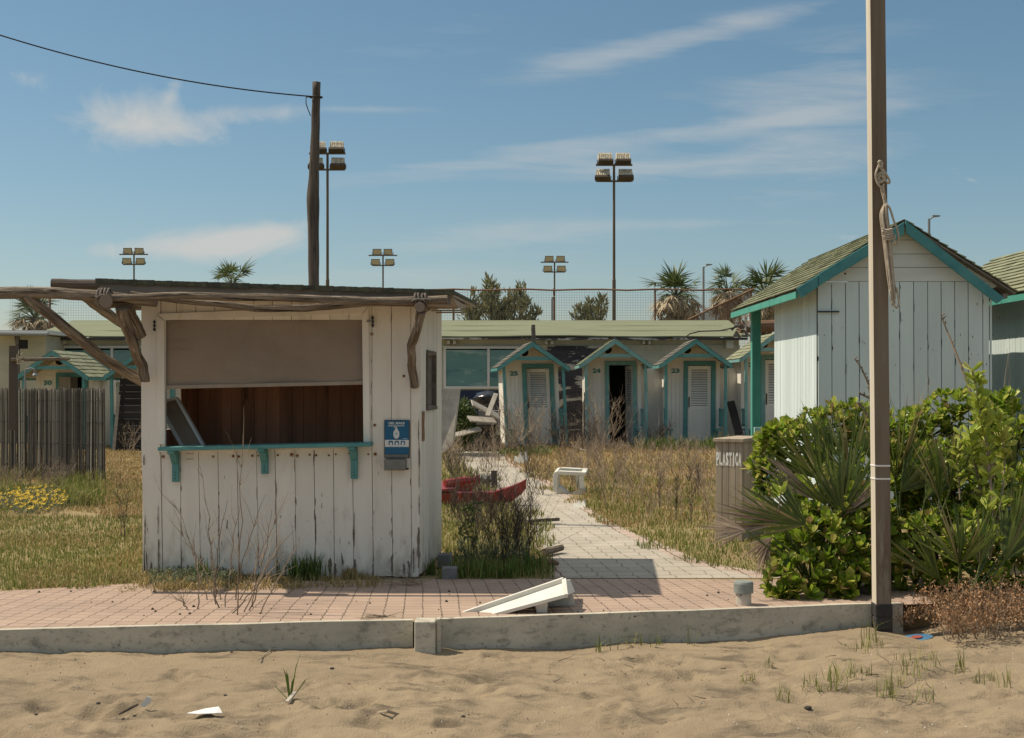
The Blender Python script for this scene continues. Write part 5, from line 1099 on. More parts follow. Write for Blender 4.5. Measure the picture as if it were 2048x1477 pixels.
def mast(px, ytop, D, label, front, offs=(0, 0, 0, 0)):
    c = lambda x, y, d=0: P(px + x * 52 / (F / D) * 0 + x, y, D + d); s = F / D; k = s / 52
    base = Vector(((px - CX) * D / F, D, 0)); t = thing('floodlight_mast', label, 'floodlight', tuple(base), 'sports floodlights on tall masts')
    zt = H - (ytop - CY) / s; zc1 = zt - .54; zc2 = zt - 1.16
    m = MB(); m.tube([base, base + Vector((0, 0, 5.6)), base + Vector((0, 0, 5.65)), base + Vector((0, 0, zc1))], [.075, .07, .055, .048], 9); build(m, 'pole', M_mast, t)
    for z, hw, y in ((zc1, .70 if front else .88, -.06), (zc2, .66, -.06)): m = MB(); m.box(base.x - hw, base.x + hw, D + y - .03, D + y + .03, z - .035, z + .035); build(m, 'crossbar', M_mast, t)
    for i, (sx, zc) in enumerate(((-.35, zc1), (.35, zc1), (-.43, zc2), (.43, zc2))):
        f = t; m = MB(); tilt = R(-34) if front else R(20); yaw = R(rnd.uniform(-10, 10)); bx = base.x + sx + rnd.uniform(-.02, .02)
        m.M = Matrix.Translation((bx, D - .06, zc + .22)) @ Matrix.Rotation(yaw, 4, 'Z') @ Matrix.Rotation(tilt, 4, 'X')
        if front:   # seen from behind: ribbed body above a dark base, faces away
            m.hexa([(-.27, -.12, -.10), (.27, -.12, -.10), (.27, .12, -.10), (-.27, .12, -.10), (-.255, -.10, .24), (.255, -.10, .24), (.255, .10, .24), (-.255, .10, .24)], 0)
            for r in range(8): x = -.245 + .07 * r; m.box(x - .008, x + .008, -.135, -.1205 + .03, -.08, .22, 0)
            m.box(-.285, .285, -.15, .13, -.20, -.101, 1); m.box(-.26, .26, .1205, .14, -.08, .2, 2)
        else:       # seen from the front: glass
            m.hexa([(-.27, -.06, -.20), (.27, -.06, -.20), (.20, .16, -.14), (-.20, .16, -.14), (-.27, -.06, .20), (.27, -.06, .20), (.20, .16, .14), (-.20, .16, .14)], 1)
            m.box(-.235, .235, -.072, -.061, -.165, .165, 2)
        fl = build(m, 'floodlight', [M_lamp_body, M_lamp_dark, M_lamp_glass], t)
        m = MB(); z1 = zc + .036
        for s_ in (-1, 1): m.box(bx + s_ * .305 - .012, bx + s_ * .305 + .012, D - .09, D - .03, z1 - .0, zc + .20)
        m.box(bx - .31, bx + .31, D - .085, D - .035, z1 - .001, z1 + .018); build(m, 'bracket', M_lamp_dark, fl)
for i in (0,):
    mast(655, 280, 50, 'tall floodlight mast half hidden by the round wooden pole', True)
    mast(1228, 303, 50, 'tallest floodlight mast standing alone right of centre', True)
    mast(268, 492, 80, 'small distant floodlight mast above the left end of the kiosk roof', False)
    mast(766, 494, 80, 'small distant floodlight mast above the right half of the kiosk roof', False)
    mast(1109, 508, 82, 'small distant floodlight mast above hut 25', False)
def street_lamp(px, yt, D, label, arm):
    b = Vector(((px - CX) * D / F, D, 0)); z = H - (yt - CY) * D / F; t = thing('street_lamp', label, 'street lamp', tuple(b), 'distant street lamps'); m = MB(); m.tube([b, b + Vector((0, 0, z))], [.09, .06], 8); build(m, 'column', M_lampgrey, t)
    m = MB(); m.tube([b + Vector((0, 0, z - .05)), b + Vector((arm * .5, 0, z + .12))], .035, 6); build(m, 'arm', M_lampgrey, t)
    m = MB(); m.hexa([b + Vector((arm * .3, -.12, z + .05)), b + Vector((arm * 1.0, -.08, z + .10)), b + Vector((arm * 1.0, .08, z + .10)), b + Vector((arm * .3, .12, z + .05)), b + Vector((arm * .3, -.12, z + .16)), b + Vector((arm * 1.0, -.08, z + .15)), b + Vector((arm * 1.0, .08, z + .15)), b + Vector((arm * .3, .12, z + .16))]); build(m, 'lamp_head', M_lampgrey, t)
street_lamp(1407, 534, 75, 'slender grey street lamp beside the palms', 0.5); street_lamp(1858, 438, 60, 'slender grey street lamp above the ridge of the big cabin', 0.5)
street_lamp(1107, 598, 62, 'thin hooked pipe behind the netting above hut 25', .08) if False else None
def hooked_pipe():
    m = MB(); D = 44; pts = [P(1104, 700, D), P(1104, 600, D), P(1104.5, 596, D), P(1107, 594, D), P(1110, 595, D)]; m.tube(pts, .03, 6); tag(build(m, 'hooked_pipe', M_lampgrey, loc=tuple(P(1104, 700, D))), 'thin hooked grey pipe beside the netting post above hut 25', 'pipe')
hooked_pipe()

# ------------------------------------------------------------------ palms and tamarisks behind
FAN_T = np.array([(-.010, 0, 0), (.010, 0, 0), (-.030, .45, .012), (.030, .45, .012), (0, 1, -.05)])
FAN_F = [[(0, 1, 3, 2)], [(2, 3, 4)]]
def fans(mb, hubs, dirs, nrms, size, nseg=14, spread=R(150), mi=0, droop=.25, wid=1.0):
    hubs, dirs, nrms = map(np.asarray, (hubs, dirs, nrms)); d = dirs / np.linalg.norm(dirs, axis=1, keepdims=True); n = nrms - d * np.sum(d * nrms, 1, keepdims=True); n /= np.linalg.norm(n, axis=1, keepdims=True) + 1e-9; s = np.cross(d, n)
    T = FAN_T * np.array([wid, 1, 1])
    for k in range(nseg):
        a = (k / (nseg - 1) - .5) * spread + nr.normal(0, .03, len(hubs)); Y = d * np.cos(a)[:, None] + s * np.sin(a)[:, None] - n * (droop * (np.abs(a) / spread) * 2)[:, None] * nr.uniform(.2, 1.2, (len(hubs), 1)) + nr.normal(0, .05, (len(hubs), 3))
        Y[:, 2] -= droop * .4 * nr.uniform(0, 1, len(hubs)); Y /= np.linalg.norm(Y, axis=1, keepdims=True); X = np.cross(Y, n); X /= np.linalg.norm(X, axis=1, keepdims=True) + 1e-9; Z = np.cross(X, Y)
        scatter(mb, T, FAN_F, hubs, X, Y, Z, size * nr.uniform(.8, 1.1, len(hubs)) * (1 - .25 * (abs(a) / (spread / 2))), mi)
def palm(px, pyc, D, rad, label, skirt=30, green=26, group='fan palms beyond the netting'):
    c = P(px, pyc, D); base = Vector((c.x, D, 0)); t = thing('fan_palm', label, 'palm tree', tuple(base), group); m = MB()
    pts = [base + Vector((.05 * math.sin(i), 0, c.z * i / 10)) for i in range(11)]; m.tube(pts, [.26 - .008 * i for i in range(11)], 12, 0, True, .25, px); build(m, 'trunk', M_bark, t)
    def crown(n, lo, hi, m_, name, droop, sz, st):
        a = nr.uniform(0, 6.283, n); e = nr.uniform(lo, hi, n); dirs = np.stack([np.cos(a) * np.cos(e), np.sin(a) * np.cos(e), np.sin(e)], 1); L = rad * st * nr.uniform(.45, 1.25, n)
        o = np.array(c)[None]; hubs = o + dirs * L[:, None]; hubs[:, 2] -= droop * .25 * L; nr_ = np.stack([-np.cos(a) * np.sin(e), -np.sin(a) * np.sin(e), np.cos(e)], 1); mb = MB(); fd = dirs + np.array([0, 0, -.25 * droop])
        fans(mb, hubs, fd, nr_, rad * sz * nr.uniform(.7, 1.15, n), 14, R(165), 0, droop, 1.5)
        for h in hubs: mb.tube([c + Vector((0, 0, -.05)), Vector(h)], [.028, .014], 4, 0, False)
        build(mb, name, m_, t)
    crown(green, R(-5), R(80), M_palm_far, 'crown', .55, .52, .50); crown(skirt, R(-80), R(12), M_palm_skirt, 'dead_fronds', 1.1, .52, .46)
palm(1352, 590, 48, 1.5, 'fan palm with a wide dead skirt, left of the three palms at right', 64, 26); palm(1456, 582, 52, 1.45, 'fan palm in the middle of the three palms at right', 44, 24); palm(1530, 584, 46, 1.35, 'fan palm close to the roof of the big cabin', 52, 24)
palm(463, 572, 70, 2.0, 'fan palm showing over the middle of the kiosk roof', 30, 26); palm(70, 636, 50, 1.5, 'fan palm with straw skirt at far left under the log', 54, 30)
def tamarisk(px0, pys, D, label, limbs, n, sd):
    base = Vector(((px0 - CX) * D / F, D, 0)); t = thing('tamarisk_tree', label, 'tree', tuple(base), 'feathery trees beyond the netting'); m = MB(); mf = MB(); st = random.Random(sd)
    for (px, py, r) in limbs:
        top = P(px, py, D + st.uniform(-.6, .6)); mid = base.lerp(top, .5) + Vector((st.uniform(-.2, .2), 0, .3)); m.tube([base, mid, top], [.09, .05, .015], 6)
        k = int(n * r); L = top - mid; f = nr.uniform(0, 1, k) ** .8; cen = np.array(mid)[None] * (1 - f[:, None]) + np.array(top)[None] * f[:, None]; off = nr.normal(0, 1, (k, 3)); off /= np.linalg.norm(off, axis=1, keepdims=True); rr = r * (.25 + .9 * np.sin(np.pi * (f * .75 + .12))) * nr.uniform(.15, 1, k)
        pos = cen + off * rr[:, None]; keep = np.array([mnoise.noise(Vector(p) * 2.6) > -.16 for p in pos]); pos = pos[keep]; off = off[keep]; d = off * .55 + np.array([0, 0, 1.0]) + nr.normal(0, .35, off.shape); X, Z, Y = frame_of(d, nr.uniform(0, 6.28, len(pos)))
        T = np.array([(-.10, 0, 0), (.10, 0, 0), (.13, .5, .03), (-.13, .5, .03), (0, 1, 0)]); scatter(mf, T, LANC_F, pos, X, Y, Z, nr.uniform(.14, .32, len(pos)))
    build(m, 'trunk', M_bark, t); build(mf, 'crown', M_tam, t)
tamarisk(985, 650, 50, 'large feathery grey green tree over hut 25', [(935, 605, .42), (950, 590, .40), (982, 560, .42), (984, 590, .48), (1020, 592, .48), (1045, 574, .34), (1052, 600, .36), (1075, 622, .34), (1000, 610, .5)], 1500, 4)
tamarisk(1185, 650, 50, 'small feathery grey green bush above the low roof', [(1160, 618, .34), (1180, 606, .38), (1205, 596, .28), (1198, 618, .38), (1150, 632, .28)], 1300, 8)

# ------------------------------------------------------------------ post with rope in front of the hedge
def steel_post():
    b = G(1762, 1278, -.2); b.y = 8.93; t = thing('square_post', 'tall rusty square steel post standing at the right end of the concrete edging', 'post', (P(1765, 1275, 8.93).x, 8.93, -.35))
    D = 8.93; s = F / D; top = 5.2; c0 = P(1764, 1277, D); c1 = P(1751, 0, D); dirx = (c1.x - c0.x) / (c1.z - c0.z)
    m = MB(); a = R(1); w = .103; cs, sn = math.cos(a), math.sin(a)
    def ring(z): cx = c0.x + dirx * (z - c0.z); return [(cx + (x * cs - y * sn), D + (x * sn + y * cs), z) for x, y in ((-w / 2, -w / 2), (w / 2, -w / 2), (w / 2, w / 2), (-w / 2, w / 2))]
    q = ring(-.5) + ring(top); m.add(q, [(0, 3, 2, 1), (4, 5, 6, 7), (0, 1, 5, 4), (1, 2, 6, 5), (2, 3, 7, 6)], 0); m.add([q[3], q[0], q[4], q[7]], [(0, 1, 2, 3)], 1); build(m, 'shaft', [M_steel, M_sunlit_face], t)
    w = .118; m = MB(); z1 = P(0, 1206, D).z; n = 6
    for i in range(n): m.hexa(ring(-.5 + (z1 + .5) * i / n) + ring(-.5 + (z1 + .5) * (i + 1) / n - .001))
    build(m, 'rubber_sleeve', M_sleeve, t, bevel=.008)
    w = .110
    for py in (931, 957):
        m = MB(); z = P(0, py, D).z; m.hexa(ring(z - .007) + ring(z + .005)); build(m, 'cable_tie', M_zip, t, bevel=.003)
    # rope
    r = thing('hanging_rope', 'pale rope coil knotted to the tall square steel post', 'rope', tuple(P(1765, 330, D - .09))); m = MB(); d = D - .085
    def cur(px, rad=.0078, dd=None, mbx=m):
        pts = [P(x, y, (dd if dd is not None else d) + rnd.uniform(-.006, .006)) for x, y in px]; out = []
        for i in range(len(pts) - 1):
            p0, p1, p2, p3 = pts[max(i - 1, 0)], pts[i], pts[i + 1], pts[min(i + 2, len(pts) - 1)]
            for k in range(5): u = k / 5; out.append(.5 * ((2 * p1) + (p2 - p0) * u + (2 * p0 - 5 * p1 + 4 * p2 - p3) * u * u + (3 * p1 - p0 - 3 * p2 + p3) * u ** 3))
        out.append(pts[-1]); mbx.tube(out, rad, 7)
    cur([(1759, 326), (1756, 335), (1752, 346), (1752, 357), (1757, 370), (1764, 375), (1768, 368)]); cur([(1760, 328), (1765, 338), (1772, 348), (1779, 362), (1777, 367), (1772, 362), (1766, 345), (1758, 332)]); cur([(1754, 352), (1762, 346), (1768, 352), (1764, 362), (1757, 358), (1762, 350)], .009); cur([(1756, 366), (1764, 364), (1770, 358), (1763, 352)], .009)
    cur([(1762, 372), (1764, 385), (1768, 400), (1770, 412)]); cur([(1766, 372), (1768, 386), (1771, 402), (1772, 412)]); cur([(1757, 326), (1760, 323), (1764, 328), (1762, 336)], .010)
    build(m, 'knot', M_rope_pale, r, smooth=True); m = MB()
    for k in range(7):
        o = (k - 3) * 2.6; lo = [590, 604, 612, 600, 608, 596, 585][k]
        cur([(1771 + o * .35, 408 + abs(k - 3)), (1768 + o * .9, 430), (1772 + o * .9, 465), (1777 + o * .85, 510), (1782 + o * .7, 560), (1787 + o * .7, lo)], .0072, d - .01 * (k % 3), m)
    cur([(1772, 408), (1780, 418), (1787, 440), (1795, 462), (1797, 480), (1793, 490), (1788, 483), (1790, 470)], .0075, d - .02, m)
    cur([(1782, 592), (1786, 606), (1793, 616), (1798, 608), (1796, 590), (1793, 575)], .007, d - .02, m); cur([(1780, 580), (1782, 596), (1786, 602), (1790, 596), (1788, 580)], .007, d - .025, m)
    for k in range(5): y = 458 + k * 4.6; cur([(1764.5 + k * .4, y), (1770 + k * .4, y + 2.5), (1778 + k * .4, y + 2.5), (1785 + k * .4, y)], .0085, d - .035, m)
    build(m, 'coil', M_rope_pale, r, smooth=True)
steel_post()

# ------------------------------------------------------------------ recycling bin, bollard pipe
def recycling_bin():
    a = P(1431, 1080, 12.9); a.z = 0; ex = Vector((.885, -.465, 0)); ey = Vector((.465, .885, 0)); M = Matrix(((ex.x, ey.x, 0, a.x), (ex.y, ey.y, 0, a.y), (0, 0, 1, 0), (0, 0, 0, 1))); t = thing('recycling_bin', 'grey plank bin stencilled PLASTICA beside the hedge', 'bin', tuple(a)); w, d, h = .275, .73, P(0, 884, 12.9).z
    m = MB(); m.M = M; n = 4
    for i in range(n): m.box(w * i / n + .002, w * (i + 1) / n - .002, -rnd.uniform(0, .004), .02, 0, h)
    for i in range(9): y0 = .021 + (d - .02) * i / 9; m.box(w - .02, w + rnd.uniform(0, .004), y0 + .002, y0 + (d - .02) / 9 - .002, 0, h); m.box(0, .02, y0 + .002, y0 + (d - .02) / 9 - .002, 0, h)
    m.box(.002, w - .002, d + .002, d + .02, 0, h); m.box(.021, w - .021, .021, d, .05, h - .002, 1)
    build(m, 'body', [M_binwood, M_dark], t); m = MB(); m.M = M; m.box(-.02, w + .02, -.025, d + .035, h + .001, h + .035); build(m, 'lid', M_binwood, t, bevel=.004)
    m = MB(); m.M = M; z0, z1 = h - .235, h - .10; xs = np.linspace(.008, w - .006, 9)
    f = lambda u, z: (u, -.0062, z)
    for i, ch in enumerate('PLASTICA'):
        g = .002 if ch != 'I' else .010; text(m, ch, f, xs[i] + g, xs[i + 1] - g, z0, z1, 0, .05)
        if ch in 'PLTI': m.add([f(xs[i] + .001, z0), f(xs[i + 1] - .012, z0), f(xs[i + 1] - .012, z0 + .012), f(xs[i] + .001, z0 + .012)], [(0, 1, 2, 3)])
    build(m, 'stencil_lettering', M_stencil, t)
recycling_bin()
def pipe():
    c = G(1486, 1222); c.y = 9.07; c.x = (1487 - CX) * 9.07 / F; s = F / 9.07; z1 = P(0, 1162, 9.07).z; t = thing('capped_pipe', 'short peeling white pipe with grey cap behind the edging', 'pipe', tuple((c.x, c.y, -.15))); m = MB(); m.lathe([(.054, -.15), (.054, z1 - .06)], (c.x, c.y, 0), 22); build(m, 'pipe', M_pipe, t, smooth=False)
    m = MB(); m.lathe([(.060, z1 - .085), (.068, z1 - .082), (.068, z1 - .018), (.062, z1 - .004), (.050, z1)], (c.x, c.y, 0), 24); build(m, 'cap', M_pipecap, t)
pipe()

# ------------------------------------------------------------------ white plastic furniture
def broken_lounger():
    D = 8.72; t = thing('broken_plastic_table', 'overturned white plastic table half tilted against the concrete edging', 'table', tuple(P(1020, 1236, D)))
    def p(x, y, d): return P(x, y, d)
    # tilted top: a shallow tray, its rim towards the viewer
    a, b = p(926, 1231, D + .06), p(1128, 1162, D + .20); c, d = p(1132, 1194, D - .01), p(936, 1247, D - .01); back = Vector((.06, .40, -.052))
    m = MB(); m.prismv([a, b, c, d], Vector((0, .022, 0))); u = (b - a); n = Vector((0, 0, 1))
    m.prismv([a + Vector((0, .023, 0)), b + Vector((0, .023, 0)), b + back, a + back], Vector((.006, 0, -.02))); m.prismv([a + back, b + back, c + back + Vector((.02, 0, .02)), d + back], Vector((0, .02, 0)))
    m.prismv([b + Vector((0, .0235, -.001)), b + back - Vector((0, .001, 0)), c + back + Vector((.02, -.001, .02)), c + Vector((0, .0235, 0))], Vector((-.018, 0, 0)))
    m.prismv([a + Vector((-.004, .004, -.004)), b + Vector((-.004, .004, -.004)), b + Vector((.004, -.016, .004)), a + Vector((.0, -.016, .0))], Vector((0, 0, .012)))
    # moulded rims along the long edges and a flange at the raised end
    fn_ = (b - a).cross(c - b).normalized(); fn_ = fn_ if fn_.y < 0 else -fn_
    for q0, q1, w_ in ((a, b, .030), (d, c, .024)): m.bar(q0 + fn_ * .010, q1 + fn_ * .010, w_, w_)
    m.bar(b + fn_ * .006, c + fn_ * .006, .030, .030); m.bar(a.lerp(d, .5) + fn_ * .006, a.lerp(d, .5) + (b - a) * .02 + fn_ * .006, .06, .03)
    build(m, 'tabletop', M_plastic, t, bevel=.010)
    m = MB(); m.prismv([p(1133, 1180, D + .28), p(1145, 1180, D + .30), p(1150, 1210, D + .32), p(1120, 1226, D + .3), p(1095, 1224, D + .28), p(1095, 1206, D + .27)], Vector((0, .015, 0))); build(m, 'side_panel', M_plastic_old, t, bevel=.004)
    m = MB(); m.hexa([p(1076, 1234, D + .03), p(1094, 1234, D + .03), p(1094, 1234, D + .08), p(1076, 1234, D + .08), p(1068, 1206, D + .03), p(1096, 1200, D + .03), p(1096, 1200, D + .08), p(1068, 1206, D + .08)]); m.hexa([p(1076, 1246, D + .031), p(1094, 1246, D + .031), p(1094, 1246, D + .079), p(1076, 1246, D + .079), p(1076, 1234.2, D + .031), p(1094, 1234.2, D + .031), p(1094, 1234.2, D + .079), p(1076, 1234.2, D + .079)]); build(m, 'leg', M_plastic, t, bevel=.005)
    m = MB(); m.prismv([p(945, 1241, D + .05), p(962, 1231, D + .06), p(1010, 1227, D + .06), p(1050, 1229, D + .06), p(1076, 1238, D + .05)], Vector((0, .02, 0))); build(m, 'broken_apron', M_plastic_old, t)
broken_lounger()
def overturned_stool():
    a = G(1106, 988); b = G(1170, 991); D = a.y; s = F / D; w = 66 / s; h = 46 / s; M = Matrix.Translation((a.x, a.y, 0)) @ Matrix.Rotation(R(-8), 4, 'Z') @ Matrix.Rotation(R(5), 4, 'X'); t = thing('overturned_stool', 'overturned white plastic side table lying on the path edge', 'table', tuple(a)); d = .38
    m = MB(); m.M = M      # the table top now stands upright on the left
    m.prismv([(.012, 0, .02), (.0, 0, .08), (.0, 0, h - .07), (.02, 0, h - .02), (.07, 0, h), (.085, 0, h - .05), (.065, 0, h - .085), (.062, 0, .02)], (0, d, 0))
    for k in range(5): z = .06 + .045 * k; m.box(-.006, .003, .05, d - .05, z, z + .022)
    build(m, 'tabletop', M_plastic, t, bevel=.008)
    m = MB(); m.M = M; r = .07
    for y in (0, d - r): m.hexa([(.086, y, h - .055), (w, y, h - .065), (w, y + r, h - .065), (.086, y + r, h - .055), (.086, y, h), (w, y, h - .015), (w, y + r, h - .015), (.086, y + r, h)])
    m.box(w - .07, w - .001, r + .001, d - r - .001, h - .060, h - .02); build(m, 'leg', M_plastic, t, bevel=.006)
    for (x, y) in ((w - .08, .002), (w - .16, d - .06)): m = MB(); m.M = M; m.hexa([(x, y, .02), (x + .065, y, .02), (x + .065, y + .05, .02), (x, y + .05, .02), (x - .02, y, h - .066), (x + .05, y, h - .066), (x + .05, y + .05, h - .066), (x - .02, y + .05, h - .066)]); build(m, 'leg', M_plastic, t, bevel=.006)
    m = MB(); m.M = M; m.hexa([(.066, 0, .0), (.22, -.03, .0), (.24, .1, .0), (.066, d, .0), (.066, 0, .10), (.19, -.02, .03), (.2, .1, .03), (.066, d, .08)]); m.hexa([(.24, -.05, .0), (w, -.09, .0), (w, .05, .0), (.26, .06, .0), (.24, -.05, .014), (w - .01, -.09, .11), (w, .05, .08), (.26, .06, .014)]); build(m, 'broken_rim', M_plastic_old, t)
overturned_stool()
def shard(px, py, wpx, hpx, label, name='plastic_shard'):
    c = G(px, py); s = F / c.y; w, h = wpx / s, hpx / s; m = MB(); pts = [(-.5, 0), (-.42, .55), (-.2, .35), (-.05, .9), (.15, .45), (.35, 1.0), (.5, .3), (.45, 0)]
    m.prismv([c + Vector((x * w, y_ * .1, y_ * h)) for x, y_ in pts], Vector((.02, .05, .01))); tag(build(m, name, M_plastic_old, loc=tuple(c)), label, 'litter')
shard(1041, 927, 28, 24, 'jagged white plastic shard in the dry grass before hut 25'); shard(1158, 1016, 26, 14, 'white broken plastic corner on the path below the overturned side table')

# ------------------------------------------------------------------ red rowing catamaran
def red_boat():
    c = G(960, 1012); D = c.y; s = F / D; t = thing('rowing_catamaran', 'red wooden beach rowing catamaran behind the kiosk corner', 'boat', tuple(c))
    def hull(dy, dz, x_off=0):
        m = MB(); secs = []; st = [(-2.6, .05, .02, .30), (-2.2, .10, .0, .27), (-1.2, .13, 0, .25), (-.3, .13, 0, .255), (.15, .11, .02, .27), (.38, .07, .08, .32), (.50, .03, .20, .385), (.56, .012, .30, .43)]
        for x, w, zb, zt in [(a_, b_, c_ * .75, (d_ * (.68 if a_ < .3 else .80))) for a_, b_, c_, d_ in st]: secs.append([(x, -w, zt), (x, -w * .8, zb + .04), (x, 0, zb), (x, w * .8, zb + .04), (x, w, zt), (x, w * .7, zt + .004), (x, -w * .7, zt + .004)])
        vs = [Vector(p) + Vector((c.x + .03 + x_off, c.y + .1 + dy, dz)) for q in secs for p in q]; n = 7; fs = []
        for i in range(len(secs) - 1):
            for k in range(n): fs.append((i * n + k, i * n + (k + 1) % n, (i + 1) * n + (k + 1) % n, (i + 1) * n + k))
        fs += [tuple(range(n)), tuple(range((len(secs) - 1) * n + n - 1, (len(secs) - 1) * n - 1, -1))]; m.add(vs, fs); o = build(m, 'hull', M_red, t); return o
    hull(0, -.01); hull(1.05, -.02, -.62)
    for x in (-.55, -1.5): m = MB(); m.box(c.x + x - .09, c.x + x + .09, c.y - .05, c.y + 1.3, .182, .212); build(m, 'crossbeam', M_red, t, bevel=.006)
    m = MB(); m.box(c.x - .62, c.x - .32, c.y - .02, c.y + .22, .180, .214); m.tube([(c.x - .45, c.y + .05, .28), (c.x - .2, c.y + .2, .30), (c.x - .02, c.y + .25, .32)], [.05, .06, .02], 8); build(m, 'seat', M_red, t)
    b = G(989, 977); m = MB(); m.bar(b, b + Vector((-.01, .1, .25)), .09, .05, up=(0, 1, 0)); tag(build(m, 'black_plank', M_darkplank, loc=tuple(b)), 'short black plank standing beside the red boat bow', 'plank')
    b = G(968, 976); m = MB(); vs = []; 
    for k in range(3): m.tube([b + Vector((-.10 + .09 * k, .02, .10 + .03 * k)), b + Vector((-.06 + .09 * k, .0, .14)), b + Vector((.0 + .08 * k, .03, .07))], [.05, .06, .03], 8, 0, True, .3, k)
    tag(build(m, 'grey_rag', M_cinder, loc=tuple(b)), 'crumpled grey rag lying between the red boat and black plank', 'rag')
red_boat()

# ------------------------------------------------------------------ rubble left of hut 25
def rubble():
    D = 27.0; s = F / D; X = lambda px: (px - CX) / s; Z = lambda py: H - (py - CY) / s
    m = MB(); m.prismv([(X(884), D, Z(778)), (X(918), D + .1, Z(778)), (X(906), D - .35, Z(890)), (X(886), D - .4, Z(905)), (X(880), D - .4, Z(905))], (.03, .06, 0)); tag(build(m, 'propped_board', M_plank_pale, loc=(X(895), D, 0)), 'tall pale board propped up by the kiosk corner', 'board')
    D = 27.9; s = F / D
    for (a, b, c, d, lab, w) in ((944, 806, 997, 834, 'longest pale broken board lying on the rubble left of hut 25', .20), (938, 838, 990, 842, 'flat pale board low on the rubble beside hut 25', .2), (975, 832, 992, 788, 'short pale board propped steeply on the rubble beside hut 25', .10), (905, 872, 960, 858, 'greyish board at the foot of the rubble by the leaning panel', .14)):
        m = MB(); m.bar(P(a, b, D), P(c, d, D + .35), w, .035, up=(0, -.7, 1)); tag(build(m, 'broken_board', M_plank_pale, loc=tuple(P(a, b, D))), lab, 'board', 'broken boards on the rubble')
    m = MB(); n = 18; rg = []
    for i in range(1, 12):
        ph = math.pi * i / 12; q = []
        for a in np.linspace(0, 2 * math.pi, n + 1)[:-1]:
            d = Vector((math.sin(ph) * math.cos(a), math.sin(ph) * math.sin(a), -math.cos(ph))); e = 1 + .35 * mnoise.noise(d * 1.6 + Vector((4, 2, 1))) + .22 * mnoise.noise(d * 4.0)
            q.append(P(972, 800, 29.6) + Vector((d.x * .30 * e, d.y * .3 * e, d.z * .20 * e)))
        rg.append(q)
    k_ = len(rg)
    fs = [(i * n + k, i * n + (k + 1) % n, (i + 1) * n + (k + 1) % n, (i + 1) * n + k) for i in range(k_ - 1) for k in range(n)]; m.add([p for q in rg for p in q], fs + [tuple(range(n - 1, -1, -1)), tuple(range((k_ - 1) * n, k_ * n))]); tag(build(m, 'rubbish_bag', M_bag, loc=tuple(P(972, 800, 29.6)), smooth=True), 'shiny black rubbish bag on top of the rubble under the window', 'bag')
    m = MB(); D = 30.0; a, b = P(925, 905, D + .5), P(1000, 815, D + .5); m.box(a.x, b.x, D + .3, D + 1.2, 0, .35); m.box(a.x + .3, b.x - .1, D + .4, D + 1.1, .3505, .62); m.box(b.x - .5, b.x, D + .35, D + .9, .6205, .95, 1)
    tag(build(m, 'rubble_heap', [M_darkplank, M_cinder], loc=(a.x, D + .5, 0)), 'heap of dark timber and rubble left of hut 25', 'rubble')
    t = thing('oleander_bush', 'dark green oleander bush growing out of the rubble left of hut 25', 'bush', tuple(P(940, 895, 28.5)), 'shrubs'); mf = MB(); n = 420; c = np.array(P(926, 848, 28.5)); o = nr.normal(0, 1, (n, 3)); o /= np.linalg.norm(o, axis=1, keepdims=True); pos = c + o * np.array([.27, .3, .50]) * nr.uniform(.4, 1, (n, 1)); rosettes(mf, pos, o + np.array([0, -.2, .7]), np.full(n, .16), 7, 0, LANC_T, LANC_F); build(mf, 'foliage', M_oleander, t)
    m = MB(); weed(m, P(940, 900, 28.5) + Vector((0, 0, -.0)), .8, 8, .5, 3, .012, sub=0); build(m, 'stems', M_stem_dark, t)
    m = MB(); m.bar(G(1040, 893) + Vector((0, -1, 0)), P(1060, 893, 29), .05, .05) if False else None
    a = G(1142, 895); m = MB(); m.bar(a + Vector((0, 0, .03)), G(1172, 905) + Vector((0, 0, .03)), .05, .03); tag(build(m, 'pale_batten', M_plank_pale, loc=tuple(a)), 'pale batten lying in the grass before hut 24', 'batten')
    a = G(920, 912); m = MB(); m.box(a.x - .1, a.x + .75, a.y, a.y + .5, .0, .05); tag(build(m, 'paving_step', M_concrete, loc=tuple(a)), 'pale concrete slab at the far end of the path', 'slab')
rubble()
